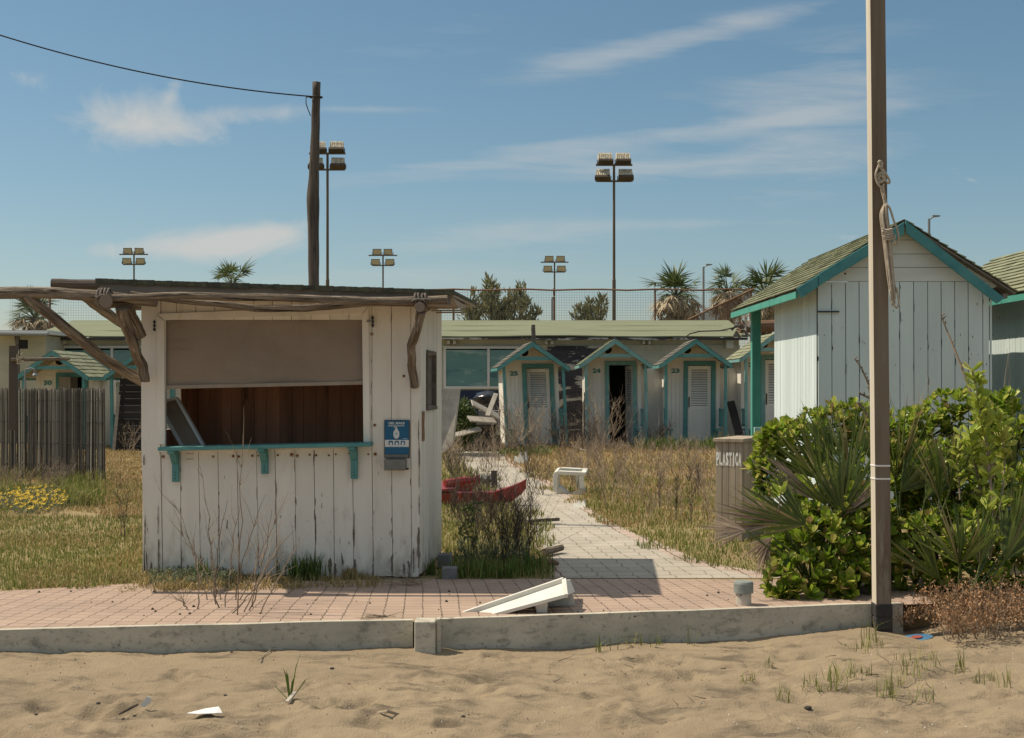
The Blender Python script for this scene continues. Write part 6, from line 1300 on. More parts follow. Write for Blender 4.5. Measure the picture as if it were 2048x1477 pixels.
def bits():
    a = G(1050, 1051); m = MB(); m.bar(a + Vector((0, 0, .04)), G(1118, 1047) + Vector((0, 0, .045)), .03, .035); tag(build(m, 'loose_batten', M_plank, loc=tuple(a)), 'thin grey batten lying across the pale path', 'batten')
    a = G(1088, 1114); m = MB(); m.tube([a + Vector((0, 0, .04)), G(1123, 1106) + Vector((0, 0, .045))], [.035, .03], 8, 0, True, .2); tag(build(m, 'log_stub', M_log, loc=tuple(a)), 'short weathered log stub at the left edge of the pale path', 'log')
    a = G(1094, 1133); m = MB(); m.tube([a + Vector((0, 0, .03)), a + Vector((.05, 0, .035)), a + Vector((.1, .01, .02))], [.015, .03, .012], 8); tag(build(m, 'bottle_neck', M_rail, loc=tuple(a)), 'rusty brown bottle piece beside the log stub', 'litter')
    for (x0, x1, y0, y1, lab, cx) in ((876, 904, 1110, 1138, 'dark concrete block against the kiosk corner, the rear one', .5), (884, 914, 1137, 1160, 'pale grey concrete block in front of the kiosk corner, the nearer one', 0)):
        a = G(x0, y1); s = F / a.y; w = (x1 - x0) / s; h = (y1 - y0) / s; m = MB(); m.box(a.x, a.x + w, a.y, a.y + .14, 0, h); tag(build(m, 'concrete_block', M_cinder, loc=tuple(a), bevel=.006), lab, 'block', 'concrete blocks by the kiosk')
    # blue board half buried in the sand
    a = G(1795, 1281, -.08); m = MB(); D = 8.75; c = P(1830, 1278, D); n = 18; out = [c + Vector((.12 * math.cos(t), .040 * math.sin(t), -.004)) for t in np.linspace(0, 2 * math.pi, n + 1)[:-1]]; nn = Vector((-.12, -.45, 1)).normalized()
    rot = Vector((0, 0, 1)).rotation_difference(nn).to_matrix(); out = [c + rot @ (p - c) for p in out]; m.prismv(out, nn * .012, 0); inn = [c + nn * .0135 + rot @ (Vector((.04 * math.cos(t) + .01, (.016 * math.sin(t)), 0))) for t in np.linspace(0, 2 * math.pi, 14)[:-1]]; m.prismv(inn, nn * .002, 1)
    tag(build(m, 'toy_board', [M_board_blue, M_board_red], loc=tuple(c)), 'blue oval toy board with red centre half buried in sand by the steel post', 'toy')
bits()

# ------------------------------------------------------------------ hedge shrubs
def hedge(name, label, blobs, dens, size, m_, base_px, tv=LEAF_T, per=9, twigs=True, extra=None):
    b = P(base_px[0], base_px[1], base_px[2]); b.z = -.05; t = thing(name, label, 'shrub', tuple(b), 'shrubs'); mf = MB(); tw = MB()
    for (px, py, rx, ry, D) in blobs:
        c = np.array(P(px, py, D)); s = F / D; r = np.array([rx / s, min(rx, ry) / s * 1.0, ry / s]); n = int(dens * (r[0] * r[2] * 2 + r[0] * r[1]) * 1.0)
        o = nr.normal(0, 1, (n, 3)); o /= np.linalg.norm(o, axis=1, keepdims=True); o = o[(o[:, 1] < .45)]; n = len(o)
        lump = np.array([1 + .20 * mnoise.noise(Vector(q * 1.9 + c)) + .10 * mnoise.noise(Vector(q * 4.5 + c)) for q in o]); f = nr.uniform(.62, 1.03, n) ** .6
        pos = c + o * r * (lump * f)[:, None]; k = pos[:, 2] > -.02; pos = pos[k]; oo = o[k]; nrm = oo * .8 + np.array([-.25, -.05, .95]) + nr.normal(0, .28, oo.shape)
        rosettes(mf, pos, nrm, size * nr.uniform(.55, 1.35, len(pos)), per, 0, tv, LEAF_F if tv is LEAF_T else LANC_F)
        for q in pos[::9]: tw.tube([Vector(q), Vector(q) * .6 + Vector(c) * .4, Vector(c)], [.004, .006, .010], 4, 0, False)
    tw.tube([b, Vector(P(*blobs[0][:2], blobs[0][4]))], [.03, .015], 6); build(tw, 'branches', M_stem_dark, t); build(mf, 'foliage', m_, t); return t
hedge('hedge_shrub', 'rounded glossy green shrub between the recycling bin and the big cabin wall', [(1585, 905, 72, 62, 10.9), (1640, 865, 80, 42, 11.2), (1540, 930, 38, 60, 10.8), (1565, 990, 52, 60, 10.7), (1700, 850, 70, 40, 11.3), (1548, 880, 30, 26, 10.7)], 560, .085, M_hedge, (1600, 1100, 10.8))
hedge('hedge_shrub', 'low bright glossy shrub with rosettes just behind the edging, left of the square post', [(1640, 1110, 100, 95, 9.75), (1590, 1165, 62, 50, 9.45), (1690, 1060, 80, 90, 9.85), (1590, 1080, 50, 50, 9.8), (1700, 1170, 60, 48, 9.5), (1655, 1000, 70, 60, 10.1)], 430, .098, M_hedge, (1650, 1190, 9.6))
hedge('hedge_shrub', 'dense dark green shrub right of the square post in front of the big cabin', [(1840, 880, 75, 62, 11.0), (1900, 850, 80, 62, 11.1), (1830, 1000, 80, 110, 10.3), (1900, 980, 90, 110, 10.2), (1975, 870, 60, 70, 10.9), (1840, 1120, 80, 90, 9.8), (1930, 1110, 90, 100, 9.75), (2030, 900, 70, 110, 10.6), (1760, 960, 60, 110, 10.4), (1760, 1110, 50, 100, 9.9), (2020, 1060, 80, 140, 10.0), (1790, 870, 60, 34, 11.0)], 520, .078, M_hedge, (1880, 1190, 9.9))
def sprig_bush():
    b = P(1985, 1190, 9.6); t = thing('young_shoot_shrub', 'tall pale yellow green shoots rising above the hedge at far right', 'shrub', tuple(b), 'shrubs'); m = MB(); mf = MB()
    def shoot(pts, nl, r, sz, m0=0):
        pts = [Vector(P(*p)) for p in pts]; out = []
        for a, c in zip(pts[:-1], pts[1:]):
            for i in range(6): out.append(a.lerp(c, i / 6))
        out.append(pts[-1]); m.tube(out, [r * (1 - .6 * i / len(out)) for i in range(len(out))], 5); L = len(out); idx = nr.integers(int(L * m0), L, nl); pos = np.array([tuple(out[i]) for i in idx]) + nr.normal(0, .008, (nl, 3)); a = nr.uniform(0, 6.28, nl); nrm = np.stack([np.cos(a) * .9, np.sin(a) * .9, nr.uniform(.3, 1.2, nl)], 1)
        X, Z, Y = frame_of(nrm, nr.uniform(0, 6.28, nl)); T = LEAF_T * np.array([.8, 1, 1]); scatter(mf, T, LEAF_F, pos, X, Y, Z, sz * nr.uniform(.7, 1.2, nl))
    shoot([(1990, 1060, 9.5), (1975, 900, 9.5), (1960, 820, 9.5), (1945, 742, 9.5)], 170, .012, .10, .25); shoot([(1975, 1050, 9.6), (1950, 930, 9.6), (1940, 870, 9.5)], 110, .01, .10, .1); shoot([(2000, 1040, 9.5), (2010, 920, 9.6), (2000, 840, 9.5)], 110, .01, .10, .1); shoot([(1920, 1000, 9.6), (1915, 930, 9.65), (1925, 870, 9.6)], 70, .008, .085, .2)
    for (x, y) in ((1920, 1062), (1945, 1055), (1975, 1010), (2000, 1000), (1985, 1075), (1560, 985), (1990, 1150)): shoot([(x - 5, y + 45, 9.42), (x, y + 15, 9.4), (x + 2, y, 9.4)], 9, .006, .10, .5)
    build(m, 'stems', M_stem, t); build(mf, 'leaves', M_hedge_y, t)
    m = MB()
    tt = thing('bare_branch', 'bare brown branches with buds sticking out of the hedge before the big cabin', 'branches', tuple(P(1740, 900, 10.6)), 'shrubs')
    for pts in ([(1965, 850, 9.9), (1925, 740, 10), (1895, 665, 10.1), (1882, 632, 10.1)], [(1750, 880, 10.6), (1738, 770, 10.6), (1722, 735, 10.6), (1709, 718, 10.6)], [(1760, 830, 10.6), (1742, 798, 10.6), (1720, 788, 10.6)], [(1748, 850, 10.6), (1728, 820, 10.6), (1718, 810, 10.6)]):
        p = [P(*q) for q in pts]; m = MB(); m.tube(p, [.012, .010, .007, .004][:len(p)], 5)
        for i in range(14): f = rnd.uniform(.3, 1) * (len(p) - 1.001); k = int(f); c = p[k].lerp(p[k + 1], f - k); m.tube([c, c + Vector((rnd.uniform(-.03, .03), -.01, rnd.uniform(.005, .035)))], [.006, .004], 4)
        build(m, 'branch', M_stem, tt)
    m = MB()
    for k in range(22):
        x = rnd.choice([rnd.uniform(1790, 1870), rnd.uniform(1975, 2015)]); b0 = P(x, 900, 11.4); stem(m, b0, (rnd.uniform(-.25, .25), 0, 1), rnd.uniform(.45, .75) if x < 1900 else rnd.uniform(.5, 1.0), .0035, 7, .10)
    o_ = build(m, 'dry_stalks', M_stem, tt); o_['kind'] = 'stuff'
sprig_bush()
# dwarf fan palms: leaves at chosen hubs
def fan_clump(label, leaves, base_px, nseg=24):
    b = P(*base_px); b.z = 0; t = thing('dwarf_fan_palm', label, 'palm', tuple(b), 'dwarf fan palms in the hedge'); g = MB(); dr = MB(); st = MB()
    for (hx, hy, D, ang, L, dry, spread) in leaves:
        h = np.array(P(hx, hy, D)); a = R(ang); d = np.array([math.cos(a), rnd.uniform(-.25, .1), math.sin(a)]); n = np.array([rnd.uniform(-.8, .8), -1, rnd.uniform(.1, .7)]); fans(dr if dry else g, [h], [d], [n], np.array([L * D / F]), nseg, R(spread + 8), 0, .25, .62)
        q = Vector(h) - Vector(d) * .1; st.tube([Vector(h), q.lerp(b, .4), b], [.007, .008, .010], 5, 0, False)
    build(g, 'fronds', M_palm, t)
    if dr.np: build(dr, 'dead_fronds', M_palm_dry, t)
    build(st, 'petioles', M_oleander, t)
fan_clump('spiky dwarf fan palm with brown dead fronds left of the square post', [(1612, 1050, 9.45, 152, 165, False, 80), (1600, 1052, 9.5, 120, 150, False, 80), (1684, 1028, 9.6, 100, 170, False, 70), (1690, 1030, 9.65, 76, 165, False, 60), (1640, 960, 9.9, 128, 150, False, 70), (1700, 940, 10.0, 98, 150, False, 70), (1745, 930, 10.0, 85, 150, False, 60), (1665, 930, 10.1, 112, 140, False, 70), (1560, 1048, 9.5, 140, 130, False, 75), (1720, 990, 9.9, 118, 150, False, 60), (1650, 1010, 9.7, 95, 130, False, 100),
    (1492, 1062, 9.3, 172, 102, True, 62), (1560, 1045, 9.45, 165, 140, True, 50), (1545, 1075, 9.4, 215, 80, True, 40), (1540, 1085, 9.4, 245, 80, True, 30), (1630, 1000, 9.8, 138, 150, True, 30), (1690, 1030, 9.62, 55, 90, True, 40)], (1625, 1190, 9.6))
fan_clump('dwarf fan palm with upright green fronds just right of the square post', [(1790, 960, 10.0, 74, 170, False, 75), (1800, 985, 9.9, 50, 140, False, 60), (1880, 1000, 9.7, 95, 150, False, 60), (1900, 980, 9.7, 75, 140, False, 60), (1850, 1000, 9.8, 60, 150, False, 50)], (1830, 1190, 9.9))
fan_clump('dwarf fan palm with one fan spread over the dark hedge base near the right edge', [(1918, 1128, 9.2, 104, 150, False, 85), (1920, 1130, 9.2, 62, 140, False, 60), (1880, 1160, 9.25, 128, 150, False, 40), (1960, 1130, 9.3, 85, 130, False, 40), (2010, 1120, 9.3, 70, 180, False, 60), (2030, 940, 9.6, 118, 140, False, 45), (2025, 1080, 9.3, 60, 150, False, 60), (1990, 960, 9.8, 110, 110, True, 30)], (1935, 1215, 9.3))
def dry_shrub():
    t = thing('dry_flowering_shrub', 'low rusty brown dried flowering shrub on the sand at the right edge', 'shrub', tuple(P(1940, 1300, 8.7)), 'shrubs'); m = MB(); mf = MB(); tips = []
    for k in range(250):
        px = rnd.uniform(1800, 2110); y = rnd.uniform(8.35, 9.3); x = (px - CX) * y / F; z = -.12 + .06 * min(1, max(0, (x - 2.7))) ; 
        if px < 1885 and y < 8.9: continue
        h = (.10 + .20 * math.sin(math.pi * min(1, max(0.05, (px - 1790) / 330)))) * rnd.uniform(.6, 1.15)
        if px < 1850 and rnd.random() < .5: h *= .6
        for s in range(3): pts = stem(m, (x, y, z), (rnd.gauss(-.1, .45), rnd.gauss(-.15, .4), 1), h, .003, 5, .18); tips += pts[2:]; 
    T = np.array([tuple(p) for p in tips]); rep = 3; pos = np.repeat(T, rep, 0) + nr.normal(0, .012, (len(T) * rep, 3)); n = len(pos); X, Z, Y = frame_of(nr.normal(0, .6, (n, 3)) + np.array([0, 0, .6]), nr.uniform(0, 6.28, n)); scatter(mf, LANC_T * np.array([4, 1, 1]), LANC_F, pos, X, Y, Z, nr.uniform(.010, .022, n)); build(m, 'stems', M_stem, t); build(mf, 'dried_flowers', M_sprig, t)
dry_shrub()

# ------------------------------------------------------------------ weeds
def weed_thing(name, label, base, parts, group='dry weeds'):
    t = thing(name, label, 'weed', tuple(base), group)
    for nm, m_, fn in parts:
        m = MB(); fn(m)
        if m.v or m.np: build(m, nm, m_, t)
    return t
def kiosk_weed():
    b = G(455, 1244); 
    def stems(m):
        for (px, py, tx, ty) in ((430, 1244, 400, 930), (440, 1246, 345, 1000), (452, 1246, 480, 1010), (470, 1246, 530, 990), (475, 1248, 485, 868), (478, 1246, 575, 985), (430, 1246, 455, 1000), (415, 1240, 360, 1060), (490, 1246, 590, 1060), (500, 1244, 545, 1020), (445, 1248, 420, 1100), (520, 1240, 592, 1090), (372, 1244, 352, 1200), (395, 1242, 385, 1080), (462, 1246, 560, 1120), (505, 1246, 520, 900 + 180)):
            D = rnd.uniform(8.65, 9.3); a = G(px, py); a = Vector(((px - CX) * D / F, D, 0)); c = P(tx, ty, D + rnd.uniform(-.1, .25)); mid = a.lerp(c, .5) + Vector((rnd.uniform(-.05, .05), 0, rnd.uniform(-.02, .05))); pts = []
            for i in range(11): u = i / 10; q = a * (1 - u) ** 2 + mid * 2 * u * (1 - u) + c * u * u; pts.append(q + Vector((rnd.gauss(0, .006), rnd.gauss(0, .006), 0)))
            m.tube(pts, [.0055 - .004 * i / 10 for i in range(11)], 4, 0, False)
            for k in range(9): i = rnd.randint(3, 9); d = (pts[i + 1] - pts[i]).normalized() + Vector((rnd.uniform(-.7, .7), rnd.uniform(-.4, .4), rnd.uniform(-.1, .3))); p2 = stem(m, pts[i], d, rnd.uniform(.06, .30), .0024, 4, .12, .05); 
    weed_thing('dry_stalk_plant', 'tall branching dry stalks growing from the paving in front of the kiosk', b, [('stalks', M_stem, stems)])
kiosk_weed()
def weeds_right():
    b = G(1000, 1140)
    def dark(m):
        for k in range(17): p = G(rnd.uniform(920, 1075), rnd.uniform(1075, 1140)); weed(m, p, rnd.uniform(.55, .88), 4, .34, 9, .0038, .32, .12, 3)
        for (x0, y0, x1, y1) in ((1040, 1130, 1130, 990), (1050, 1120, 1165, 1055), (1030, 1130, 1100, 960), (930, 1040, 890, 1075)): p, q = G(x0, y0), None; stem(m, p, P(x1, y1, p.y) - p, (P(x1, y1, p.y) - p).length, .003, 8, .05)
    def leaves(m):
        n = 46; f = nr.uniform(0, 1, n); pos = np.array([tuple(P(940 + 8 * math.sin(q * 9) + nr.normal(0, 6), 1120 - 115 * q, 11.0 + nr.normal(0, .05))) for q in f]); rosettes(m, pos, nr.normal(0, 1, (n, 3)), np.full(n, .06), 2, 0, LANC_T * np.array([1.6, 1, 1]), LANC_F)
    def green(m):
        for (px, py, h, n) in ((955, 1155, .22, 50), (985, 1153, .14, 60), (1030, 1150, .18, 40), (1065, 1145, .22, 50), (1010, 1155, .14, 40), (925, 1150, .14, 30), (1048, 1150, .12, 50)): tuft(m, G(px, py), h, n, .006, .07, .4)
    def grey(m):
        n = 260; pos = np.array([tuple(G(nr.uniform(915, 1060), nr.uniform(1095, 1135)) + Vector((0, 0, nr.uniform(.01, .10)))) for _ in range(n)]); rosettes(m, pos, np.tile([0, -.2, 1.0], (n, 1)) + nr.normal(0, .4, (n, 3)), np.full(n, .045), 6, 0, LANC_T * 1.0, LANC_F)
    weed_thing('dark_twiggy_weed', 'dark twiggy weed with green tufts at its foot right of the kiosk', b, [('twigs', M_stem_dark, dark), ('leaves', M_oleander, leaves), ('green_tufts', M_grass_lush, green), ('grey_leaves', M_greyleaf, grey)])
    for (px, py, lab) in ((905, 965, 'thin brown weed beside the kiosk corner behind the red boat'), (925, 958, 'thin brown weed behind the middle of the red boat'), (895, 940, 'brown weed by the foot of the propped pale board'), (1060, 955, 'thin brown weed at the tip of the red boat bow'), (1085, 990, 'thin brown weed on the path between red boat and overturned side table'), (930, 1045, 'brown weed in front of the red boat hull near the kiosk'), (965, 1040, 'brown weed in front of the red boat bow'), (905, 1035, 'brown weed against the kiosk corner in front of the red boat'), (948, 1025, 'taller brown weed close before the red boat hull')):
        def d2(m, px=px, py=py): weed(m, G(px, py), rnd.uniform(.5, .85), 6, .30, 7, .005, .32, .12, 3)
        weed_thing('dark_twiggy_weed', lab, G(px, py), [('twigs', M_stem_dark, d2)])
weeds_right()
def field_weeds():
    sp = []
    for k in range(62):
        px = rnd.uniform(1085, 1420); py = rnd.uniform(915, 1045)
        X = G(px, py); 
        if in_path(X.x, X.y, .05) or not right_of(X.x, X.y): continue
        sp.append((px, py))
    def d(m):
        for (px, py) in sp: weed(m, G(px, py), rnd.uniform(.25, .62), 4, .28, 6, .0045, .32, .12, 3)
        for k in range(26): weed(m, G(rnd.uniform(1125, 1250), rnd.uniform(915, 985)), rnd.uniform(.30, .6), 5, .30, 6, .0045, .35, .12, 3)
    weed_thing('brown_field_weeds', 'low tangle of brown weeds in the field behind the overturned side table', G(1250, 960), [('twigs', M_stem, d)])['kind'] = 'stuff'
    for (px, py, ty, lab) in ((1383, 1052, 880, 'tall thin dark weed stalk nearest to the recycling bin'), (1352, 1040, 950, 'shorter dark weed stalk left of the tallest stalk'), (1393, 1000, 905, 'pale dry stalk with few branches far behind the bin'), (1318, 1020, 930, 'medium dark weed stalk in the middle of the field')):
        b = G(px, py); h = (py - ty) * b.y / F
        def d(m, b=b, h=h):
            weed(m, b, h, 2, .04, 16, .0055, .22, .05, 3, .02)
        weed_thing('weed_stalk', lab, b, [('twigs', M_stem_dark, d)], 'tall weed stalks in the field')
    # dead bushes growing up in front of the huts
    for (px, D, h, n, sp_, lab, mm) in ((1050, 31.4, 1.45, 16, .38, 'dead grey bush climbing over the front of hut 25', M_stem), (1125, 31.2, .85, 14, .45, 'tangled dead bush at the right foot of hut 25', M_stem_dark), (1205, 31.6, 1.45, 14, .40, 'grey dead bush standing before the open door of hut 24', M_stem), (1175, 30.5, .8, 14, .45, 'dark dead bush at the left foot of hut 24', M_stem_dark), (1315, 32.0, .75, 12, .5, 'dark weed clump by the white screen next to hut 23', M_stem_dark), (1010, 30.3, 1.0, 10, .4, 'pale dead twigs leaning on the left wall of hut 25', M_stem_pale), (255, 29.5, .8, 5, .25, 'thin dry stalk before the dark plank panel', M_stem)):
        b = Vector(((px - CX) * D / F, D, 0))
        def d(m, b=b, h=h, n=n, sp_=sp_): weed(m, b, h, int(n * 1.5), sp_, 7, .008, .35, .13, 2, .3, up=.03)
        weed_thing('dead_bush', lab, b, [('twigs', mm, d)], 'dead bushes in front of the huts')
    def low(m):
        for k in range(70): px = rnd.uniform(985, 1480); D = rnd.uniform(28.5, 32.2); weed(m, Vector(((px - CX) * D / F, D, 0)), rnd.uniform(.2, .5), 5, .5, 4, .007, .4, .12, 1, .15)
        for k in range(25): px = rnd.uniform(890, 1000); D = rnd.uniform(23, 29.5); weed(m, Vector(((px - CX) * D / F, D, 0)), rnd.uniform(.3, .75), 4, .35, 5, .006, .4, .12, 2, .15)
    weed_thing('low_brown_brush', 'low brown brush along the foot of the numbered huts', G(1200, 905), [('twigs', M_stem, low)])['kind'] = 'stuff'
    def gl(m):
        for k in range(26): px = rnd.uniform(1290, 1470); D = rnd.uniform(30.8, 32.2); tuft(m, Vector(((px - CX) * D / F, D, 0)), rnd.uniform(.2, .42), 40, .012, .2, .5)
        for k in range(14): px = rnd.uniform(1000, 1110); D = rnd.uniform(28.5, 31); tuft(m, Vector(((px - CX) * D / F, D, 0)), rnd.uniform(.1, .2), 40, .012, .2, .5)
    t = MB(); gl(t); tag(build(t, 'shaded_grass', M_grass_lush, loc=tuple(G(1380, 893))), 'dark green grass growing along the thresholds of the huts', 'grass', kind='stuff')
field_weeds()
def kiosk_foot():
    for (px, py, h, n, m_, lab, sp_) in ((610, 1158, .24, 170, M_grass_lush, 'dense green leafy tuft at the middle of the kiosk foot', .075), (582, 1150, .20, 40, M_grass_lush, 'small green tuft left of the dense tuft at the kiosk foot', .04), (400, 1160, .18, 60, M_grass_lush, 'thin green weed left at the foot of the kiosk front', .03), (862, 1150, .16, 40, M_grass_lush, 'small green weed at the right corner of the kiosk', .025), (700, 1158, .10, 110, M_grass_d, 'low dry tuft under the right half of the kiosk front', .03)):
        m = MB(); tuft(m, G(px, py), h, n, .0065, sp_, .35); tag(build(m, 'grass_tuft', m_, loc=tuple(G(px, py))), lab, 'plant', 'tufts at the kiosk foot')
    m = MB()
    for k in range(170): px = rnd.uniform(285, 560) if rnd.random() < .8 else rnd.uniform(560, 760); y = rnd.uniform(1152, 1185) - (px - 285) * .02; tuft(m, G(px, y), rnd.uniform(.03, .09), 26, .004, .05, .7)
    tag(build(m, 'creeping_weeds', M_grass_d, loc=tuple(G(420, 1165))), 'brownish creeping weeds along the kiosk foot and paving edge', 'weeds', kind='stuff')
    m = MB(); n = 420; pos = np.array([tuple(G(nr.uniform(300, 470), nr.uniform(1150, 1176)) + Vector((0, 0, nr.uniform(.0, .07)))) for _ in range(n)]); rosettes(m, pos, np.tile([0, -.2, 1.0], (n, 1)) + nr.normal(0, .5, (n, 3)), np.full(n, .035), 5, 0, LANC_T * np.array([1.5, 1, 1]), LANC_F); tag(build(m, 'ground_cover', M_greyleaf, loc=tuple(G(380, 1165))), 'small leaved ground cover at the left kiosk foot', 'weeds', kind='stuff')
    b = G(805, 1172); m = MB()
    for k in range(46): a = rnd.uniform(0, 6.28); stem(m, b + Vector((rnd.gauss(0, .06), rnd.gauss(0, .05), rnd.uniform(.0, .05))), (math.cos(a), math.sin(a) * .6, rnd.uniform(-.1, .6)), rnd.uniform(.08, .24), .0032, 5, .25)
    tag(build(m, 'dry_twig_ball', M_stem_pale, loc=tuple(b)), 'pale tangle of dry twigs on the paving before the kiosk', 'twigs')
    b = G(640, 1150); m = MB(); weed(m, b, .40, 3, .08, 7, .003, .25, .08, 2, .03); tag(build(m, 'dry_weed', M_stem, loc=tuple(b)), 'single dry weed above the dense green tuft at the kiosk', 'weed')
    b = G(765, 1237); m = MB()
    for k in range(14): stem(m, b + Vector((rnd.uniform(-.16, .14), rnd.gauss(0, .02), .012)), (rnd.choice([-1, 1]), rnd.uniform(-.2, .2), rnd.uniform(-.02, .10)), rnd.uniform(.06, .16), .003, 4, .2)
    tag(build(m, 'straw_litter', M_stem_pale, loc=tuple(b)), 'wisp of pale straw lying behind the edging near its post', 'straw')
    m = MB()
    for k in range(44):
        px = rnd.uniform(30, 1500); py = rnd.uniform(1185, 1238); p = G(px, py); r = rnd.uniform(.003, .009)
        m.tube([p + Vector((0, 0, .005)), p + Vector((r, 0, r + .004)), p + Vector((2 * r, r, .005))], [r * .5, r, r * .4], 5)
    tag(build(m, 'paving_crumbs', M_black_bits, loc=tuple(G(700, 1210))), 'dark crumbs scattered over the pink paving', 'debris', kind='stuff')
kiosk_foot()
def left_garden():
    t = thing('yellow_flower_patch', 'mat of yellow daisies in the grass before the reed screen', 'flowers', tuple(G(75, 1010))); m = MB(); ml = MB(); pos = []
    while len(pos) < 250:
        px = rnd.gauss(70, 45); py = rnd.gauss(1008, 14); 
        if ((px - 70) / 85) ** 2 + ((py - 1008) / 28) ** 2 < 1: pos.append(tuple(G(px, py) + Vector((0, 0, rnd.uniform(.05, .12)))))
    pos = np.array(pos); n = len(pos); rosettes(m, pos, np.tile([-.2, -.5, 1.0], (n, 1)) + nr.normal(0, .25, (n, 3)), np.full(n, .030), 7, 0, LANC_T * np.array([1.8, 1, 1]), LANC_F, (1.1, 1.5)); build(m, 'petals', M_yellow, t)
    p2 = np.concatenate([pos, pos]) + nr.normal(0, .06, (2 * n, 3)) * np.array([1, 1, .3]) - np.array([0, 0, .05]); rosettes(ml, p2, np.tile([0, -.1, 1.0], (2 * n, 1)) + nr.normal(0, .4, (2 * n, 3)), np.full(2 * n, .06), 6, 0, LANC_T * 1.0, LANC_F); build(ml, 'leaves', M_greyleaf, t)
    m = MB()
    for k in range(34): px = rnd.uniform(-10, 225); py = rnd.uniform(955, 995); tuft(m, G(px, py), rnd.uniform(.12, .30), 30, .007, .10, .5)
    for k in range(26): px = rnd.uniform(130, 190); py = rnd.uniform(970, 1015); tuft(m, G(px, py), rnd.uniform(.15, .30), 26, .007, .09, .45)
    tag(build(m, 'garden_weeds', M_grass_g, loc=tuple(G(120, 975))), 'green weeds along the foot of the reed screen', 'weeds', kind='stuff')
    def d(m):
        for k in range(34): weed(m, G(rnd.uniform(-20, 150), rnd.uniform(952, 985)), rnd.uniform(.22, .45), 5, .35, 5, .0045, .35, .12, 2, .1)
    weed_thing('brown_garden_weeds', 'brown dry weeds low against the reed screen', G(60, 968), [('twigs', M_stem, d)])['kind'] = 'stuff'
    def s(m): weed(m, G(250, 1080), .62, 3, .12, 8, .004, .3, .08, 3, .04)
    weed_thing('dry_weed', 'thin dry weed in the grass left of the kiosk edge', G(250, 1080), [('twigs', M_stem_dark, s)])
left_garden()

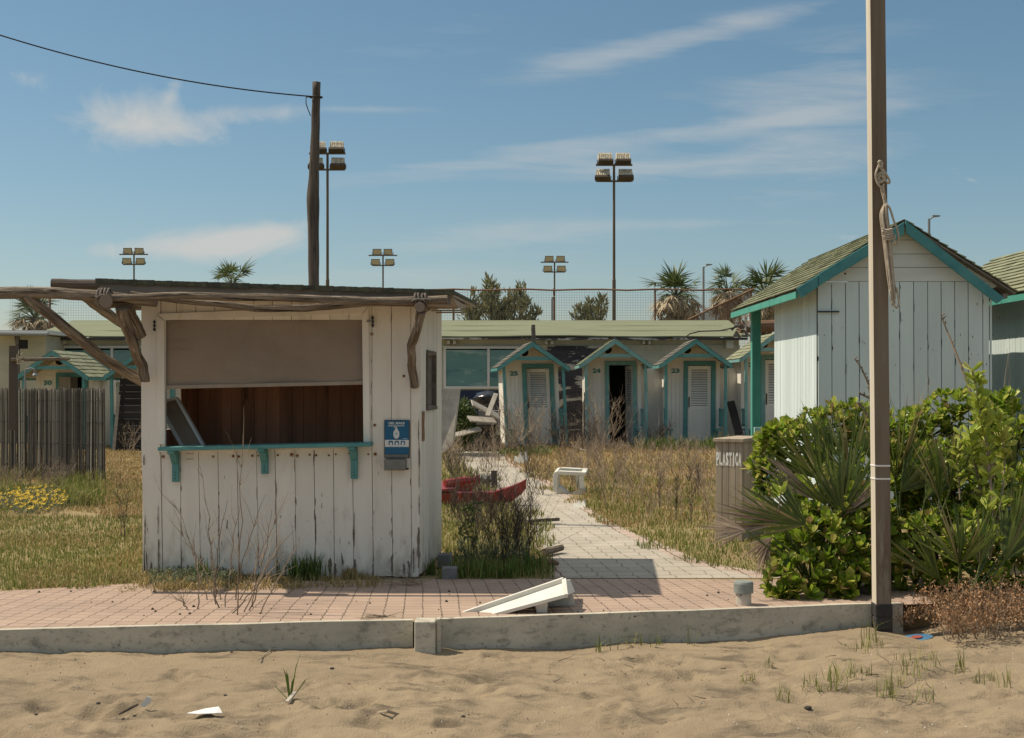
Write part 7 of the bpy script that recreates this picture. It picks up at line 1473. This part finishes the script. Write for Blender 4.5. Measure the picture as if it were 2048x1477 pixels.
# ------------------------------------------------------------------ things lying on the sand
def S(px, py):
    z = -.17
    for _ in range(5):
        p = G(px, py, z); i = int(np.clip(np.searchsorted(SG['x'], p.x), 0, len(SG['x']) - 1)); k = int(np.clip(np.searchsorted(SG['y'], p.y), 0, len(SG['y']) - 1)); z = float(SG['z'][k, i])
    return G(px, py, z)
def sand_bits():
    b = S(580, 1404); m = MB()
    for (tx, ty, w) in ((572, 1340, .007), (566, 1336, .007), (592, 1350, .008), (588, 1358, .007), (632, 1352, .005), (600, 1310, .004), (530, 1372, .005)):
        tip = P(tx, ty, b.y + rnd.uniform(-.05, .1)); mid = b.lerp(tip, .6) + Vector((0, 0, .035)); s = Vector((w * .7, 0, 0)); m.add([b - s, b + s, mid - s * .9, mid + s * .9, tip], [(0, 1, 3, 2), (2, 3, 4)])
    tag(build(m, 'sand_plant', M_grass_lush, loc=tuple(b)), 'lone dark green seedling with long blades in the sand below the edging', 'plant')
    m = MB(); a, c = S(574, 1408), S(590, 1398); m.bar(a + Vector((0, 0, .01)), c + Vector((0, 0, .035)), .022, .008); tag(build(m, 'wood_chip', M_plank_pale, loc=tuple(a)), 'pale wood chip against the lone seedling in the sand', 'chip')
    m = MB(); a, c = S(238, 1432), S(275, 1421); m.tube([a + Vector((0, 0, .008)), a.lerp(c, .5) + Vector((0, 0, .02)), c + Vector((0, 0, .03))], [.004, .008, .006], 6); tag(build(m, 'dark_twig', M_stem_dark, loc=tuple(a)), 'dark twig ending at the white feather in the sand', 'twig')
    m = MB(); p = S(280, 1420); q = [(0, 0, .02), (.035, .0, .07), (.055, .01, .062), (.05, .01, .03), (.02, 0, .012)]; m.prismv([p + Vector(v) for v in q], Vector((.002, .004, 0))); tag(build(m, 'feather', M_paper, loc=tuple(p)), 'white feather standing in the sand at lower left', 'feather')
    m = MB(); p = S(410, 1433); pts = [(-.095, 0, .012), (-.03, -.02, .014), (.06, -.02, .018), (.09, .0, .014), (.06, .05, .034), (-.01, .05, .024)]; m.prismv([p + Vector(v) for v in pts], Vector((0, 0, .004))); tag(build(m, 'paper_scrap', M_paper, loc=tuple(p)), 'flat white paper scrap lying on the sand near the bottom edge', 'litter')
    m = MB(); a, b_, c = S(725, 1437), S(775, 1431), S(832, 1442); m.tube([a + Vector((0, 0, .012)), b_ + Vector((0, 0, .02)), c + Vector((0, 0, .008))], [.006, .009, .003], 6); tag(build(m, 'pale_twig', M_stem_pale, loc=tuple(a)), 'pale bent twig on the sand right of the paper scrap', 'twig')
    m = MB(); a, c = S(517, 1322), S(541, 1304); m.tube([a + Vector((0, 0, .006)), c + Vector((0, 0, .012))], [.004, .003], 5); tag(build(m, 'straw', M_stem_pale, loc=tuple(a)), 'pale straw on the sand just below the long edging slab', 'straw')
    m = MB()
    for (px, py, r) in ((197, 1408, .013), (664, 1338, .011), (698, 1370, .010), (451, 1392, .009), (72, 1430, .008), (926, 1434, .010), (1616, 1418, .018), (1597, 1421, .010), (1158, 1391, .010), (1100, 1402, .008), (463, 1305, .008), (155, 1293, .008)):
        p = S(px, py); o = build(_pebble(p, r), 'pebble', M_black_bits, loc=tuple(p)); tag(o, 'small dark pebble lying on the sand below the edging', 'pebble', 'dark pebbles on the sand')
    m = MB()
    for k in range(420): px = rnd.uniform(20, 2030); py = rnd.uniform(1305, 1472); p = S(px, py); r = rnd.uniform(.0012, .0035); m.tube([p + Vector((-r, 0, r * .8)), p + Vector((0, 0, r * 1.6)), p + Vector((r, r, r * .6))], [r * .4, r, r * .4], 5, 0 if rnd.random() < .55 else 1)
    tag(build(m, 'sand_flecks', [M_black_bits, M_paper], loc=tuple(S(1000, 1390))), 'tiny dark and white flecks strewn over the sand', 'debris', kind='stuff')
    spots = [(1500, 1370, .06), (1555, 1340, .05), (1670, 1370, .10), (1680, 1385, .12), (1700, 1360, .11), (1770, 1385, .13), (1775, 1395, .10), (1830, 1355, .12), (1815, 1370, .10), (1860, 1340, .10), (1740, 1300, .12), (1757, 1280, .12), (1715, 1300, .08), (1570, 1405, .09), (1845, 1410, .10), (1915, 1345, .10), (1970, 1370, .08), (2005, 1370, .10), (1625, 1380, .06), (1640, 1375, .06), (1840, 1320, .08), (1265, 1295, .10), (1205, 1300, .10), (1380, 1285, .12), (1300, 1290, .06), (1725, 1350, .07), (1800, 1330, .06)]
    m = MB()
    for (px, py, h) in spots:
        for q in range(3):
            p = S(px + rnd.gauss(0, 14), py + rnd.gauss(0, 5)); tuft(m, p, h * 1.5, 5, .0026, .014, 1.0)
    tag(build(m, 'sand_grass', M_grass_g, loc=tuple(S(1770, 1370))), 'sparse thin green grass blades growing in the sand at lower right', 'grass', kind='stuff')
    m = MB()
    for k in range(34): px = rnd.choice([rnd.uniform(1640, 1900), rnd.uniform(1250, 1420), rnd.uniform(1100, 1600)]); p = S(px, rnd.uniform(1290, 1420)); stem(m, p + Vector((0, 0, .008)), (rnd.uniform(-1, 1), rnd.uniform(-1, 1), .05), rnd.uniform(.04, .13), .0028, 4, .2)
    tag(build(m, 'sand_twigs', M_stem_dark, loc=tuple(S(1600, 1370))), 'small dark twigs scattered on the sand at right', 'debris', kind='stuff')
def _pebble(p, r):
    m = MB(); vs = []; n = 8
    for i, (q, z) in enumerate(((.6, -.3), (1.0, .1), (.95, .45), (.5, .8))):
        for k in range(n): a = 2 * math.pi * k / n; e = 1 + rnd.uniform(-.15, .15); vs.append(Vector(p) + Vector((math.cos(a) * r * q * e * 1.2, math.sin(a) * r * q * e, r * z)))
    m.add(vs, [(i * n + k, i * n + (k + 1) % n, (i + 1) * n + (k + 1) % n, (i + 1) * n + k) for i in range(3) for k in range(n)] + [tuple(range(n - 1, -1, -1)), tuple(range(3 * n, 4 * n))]); return m
sand_bits()
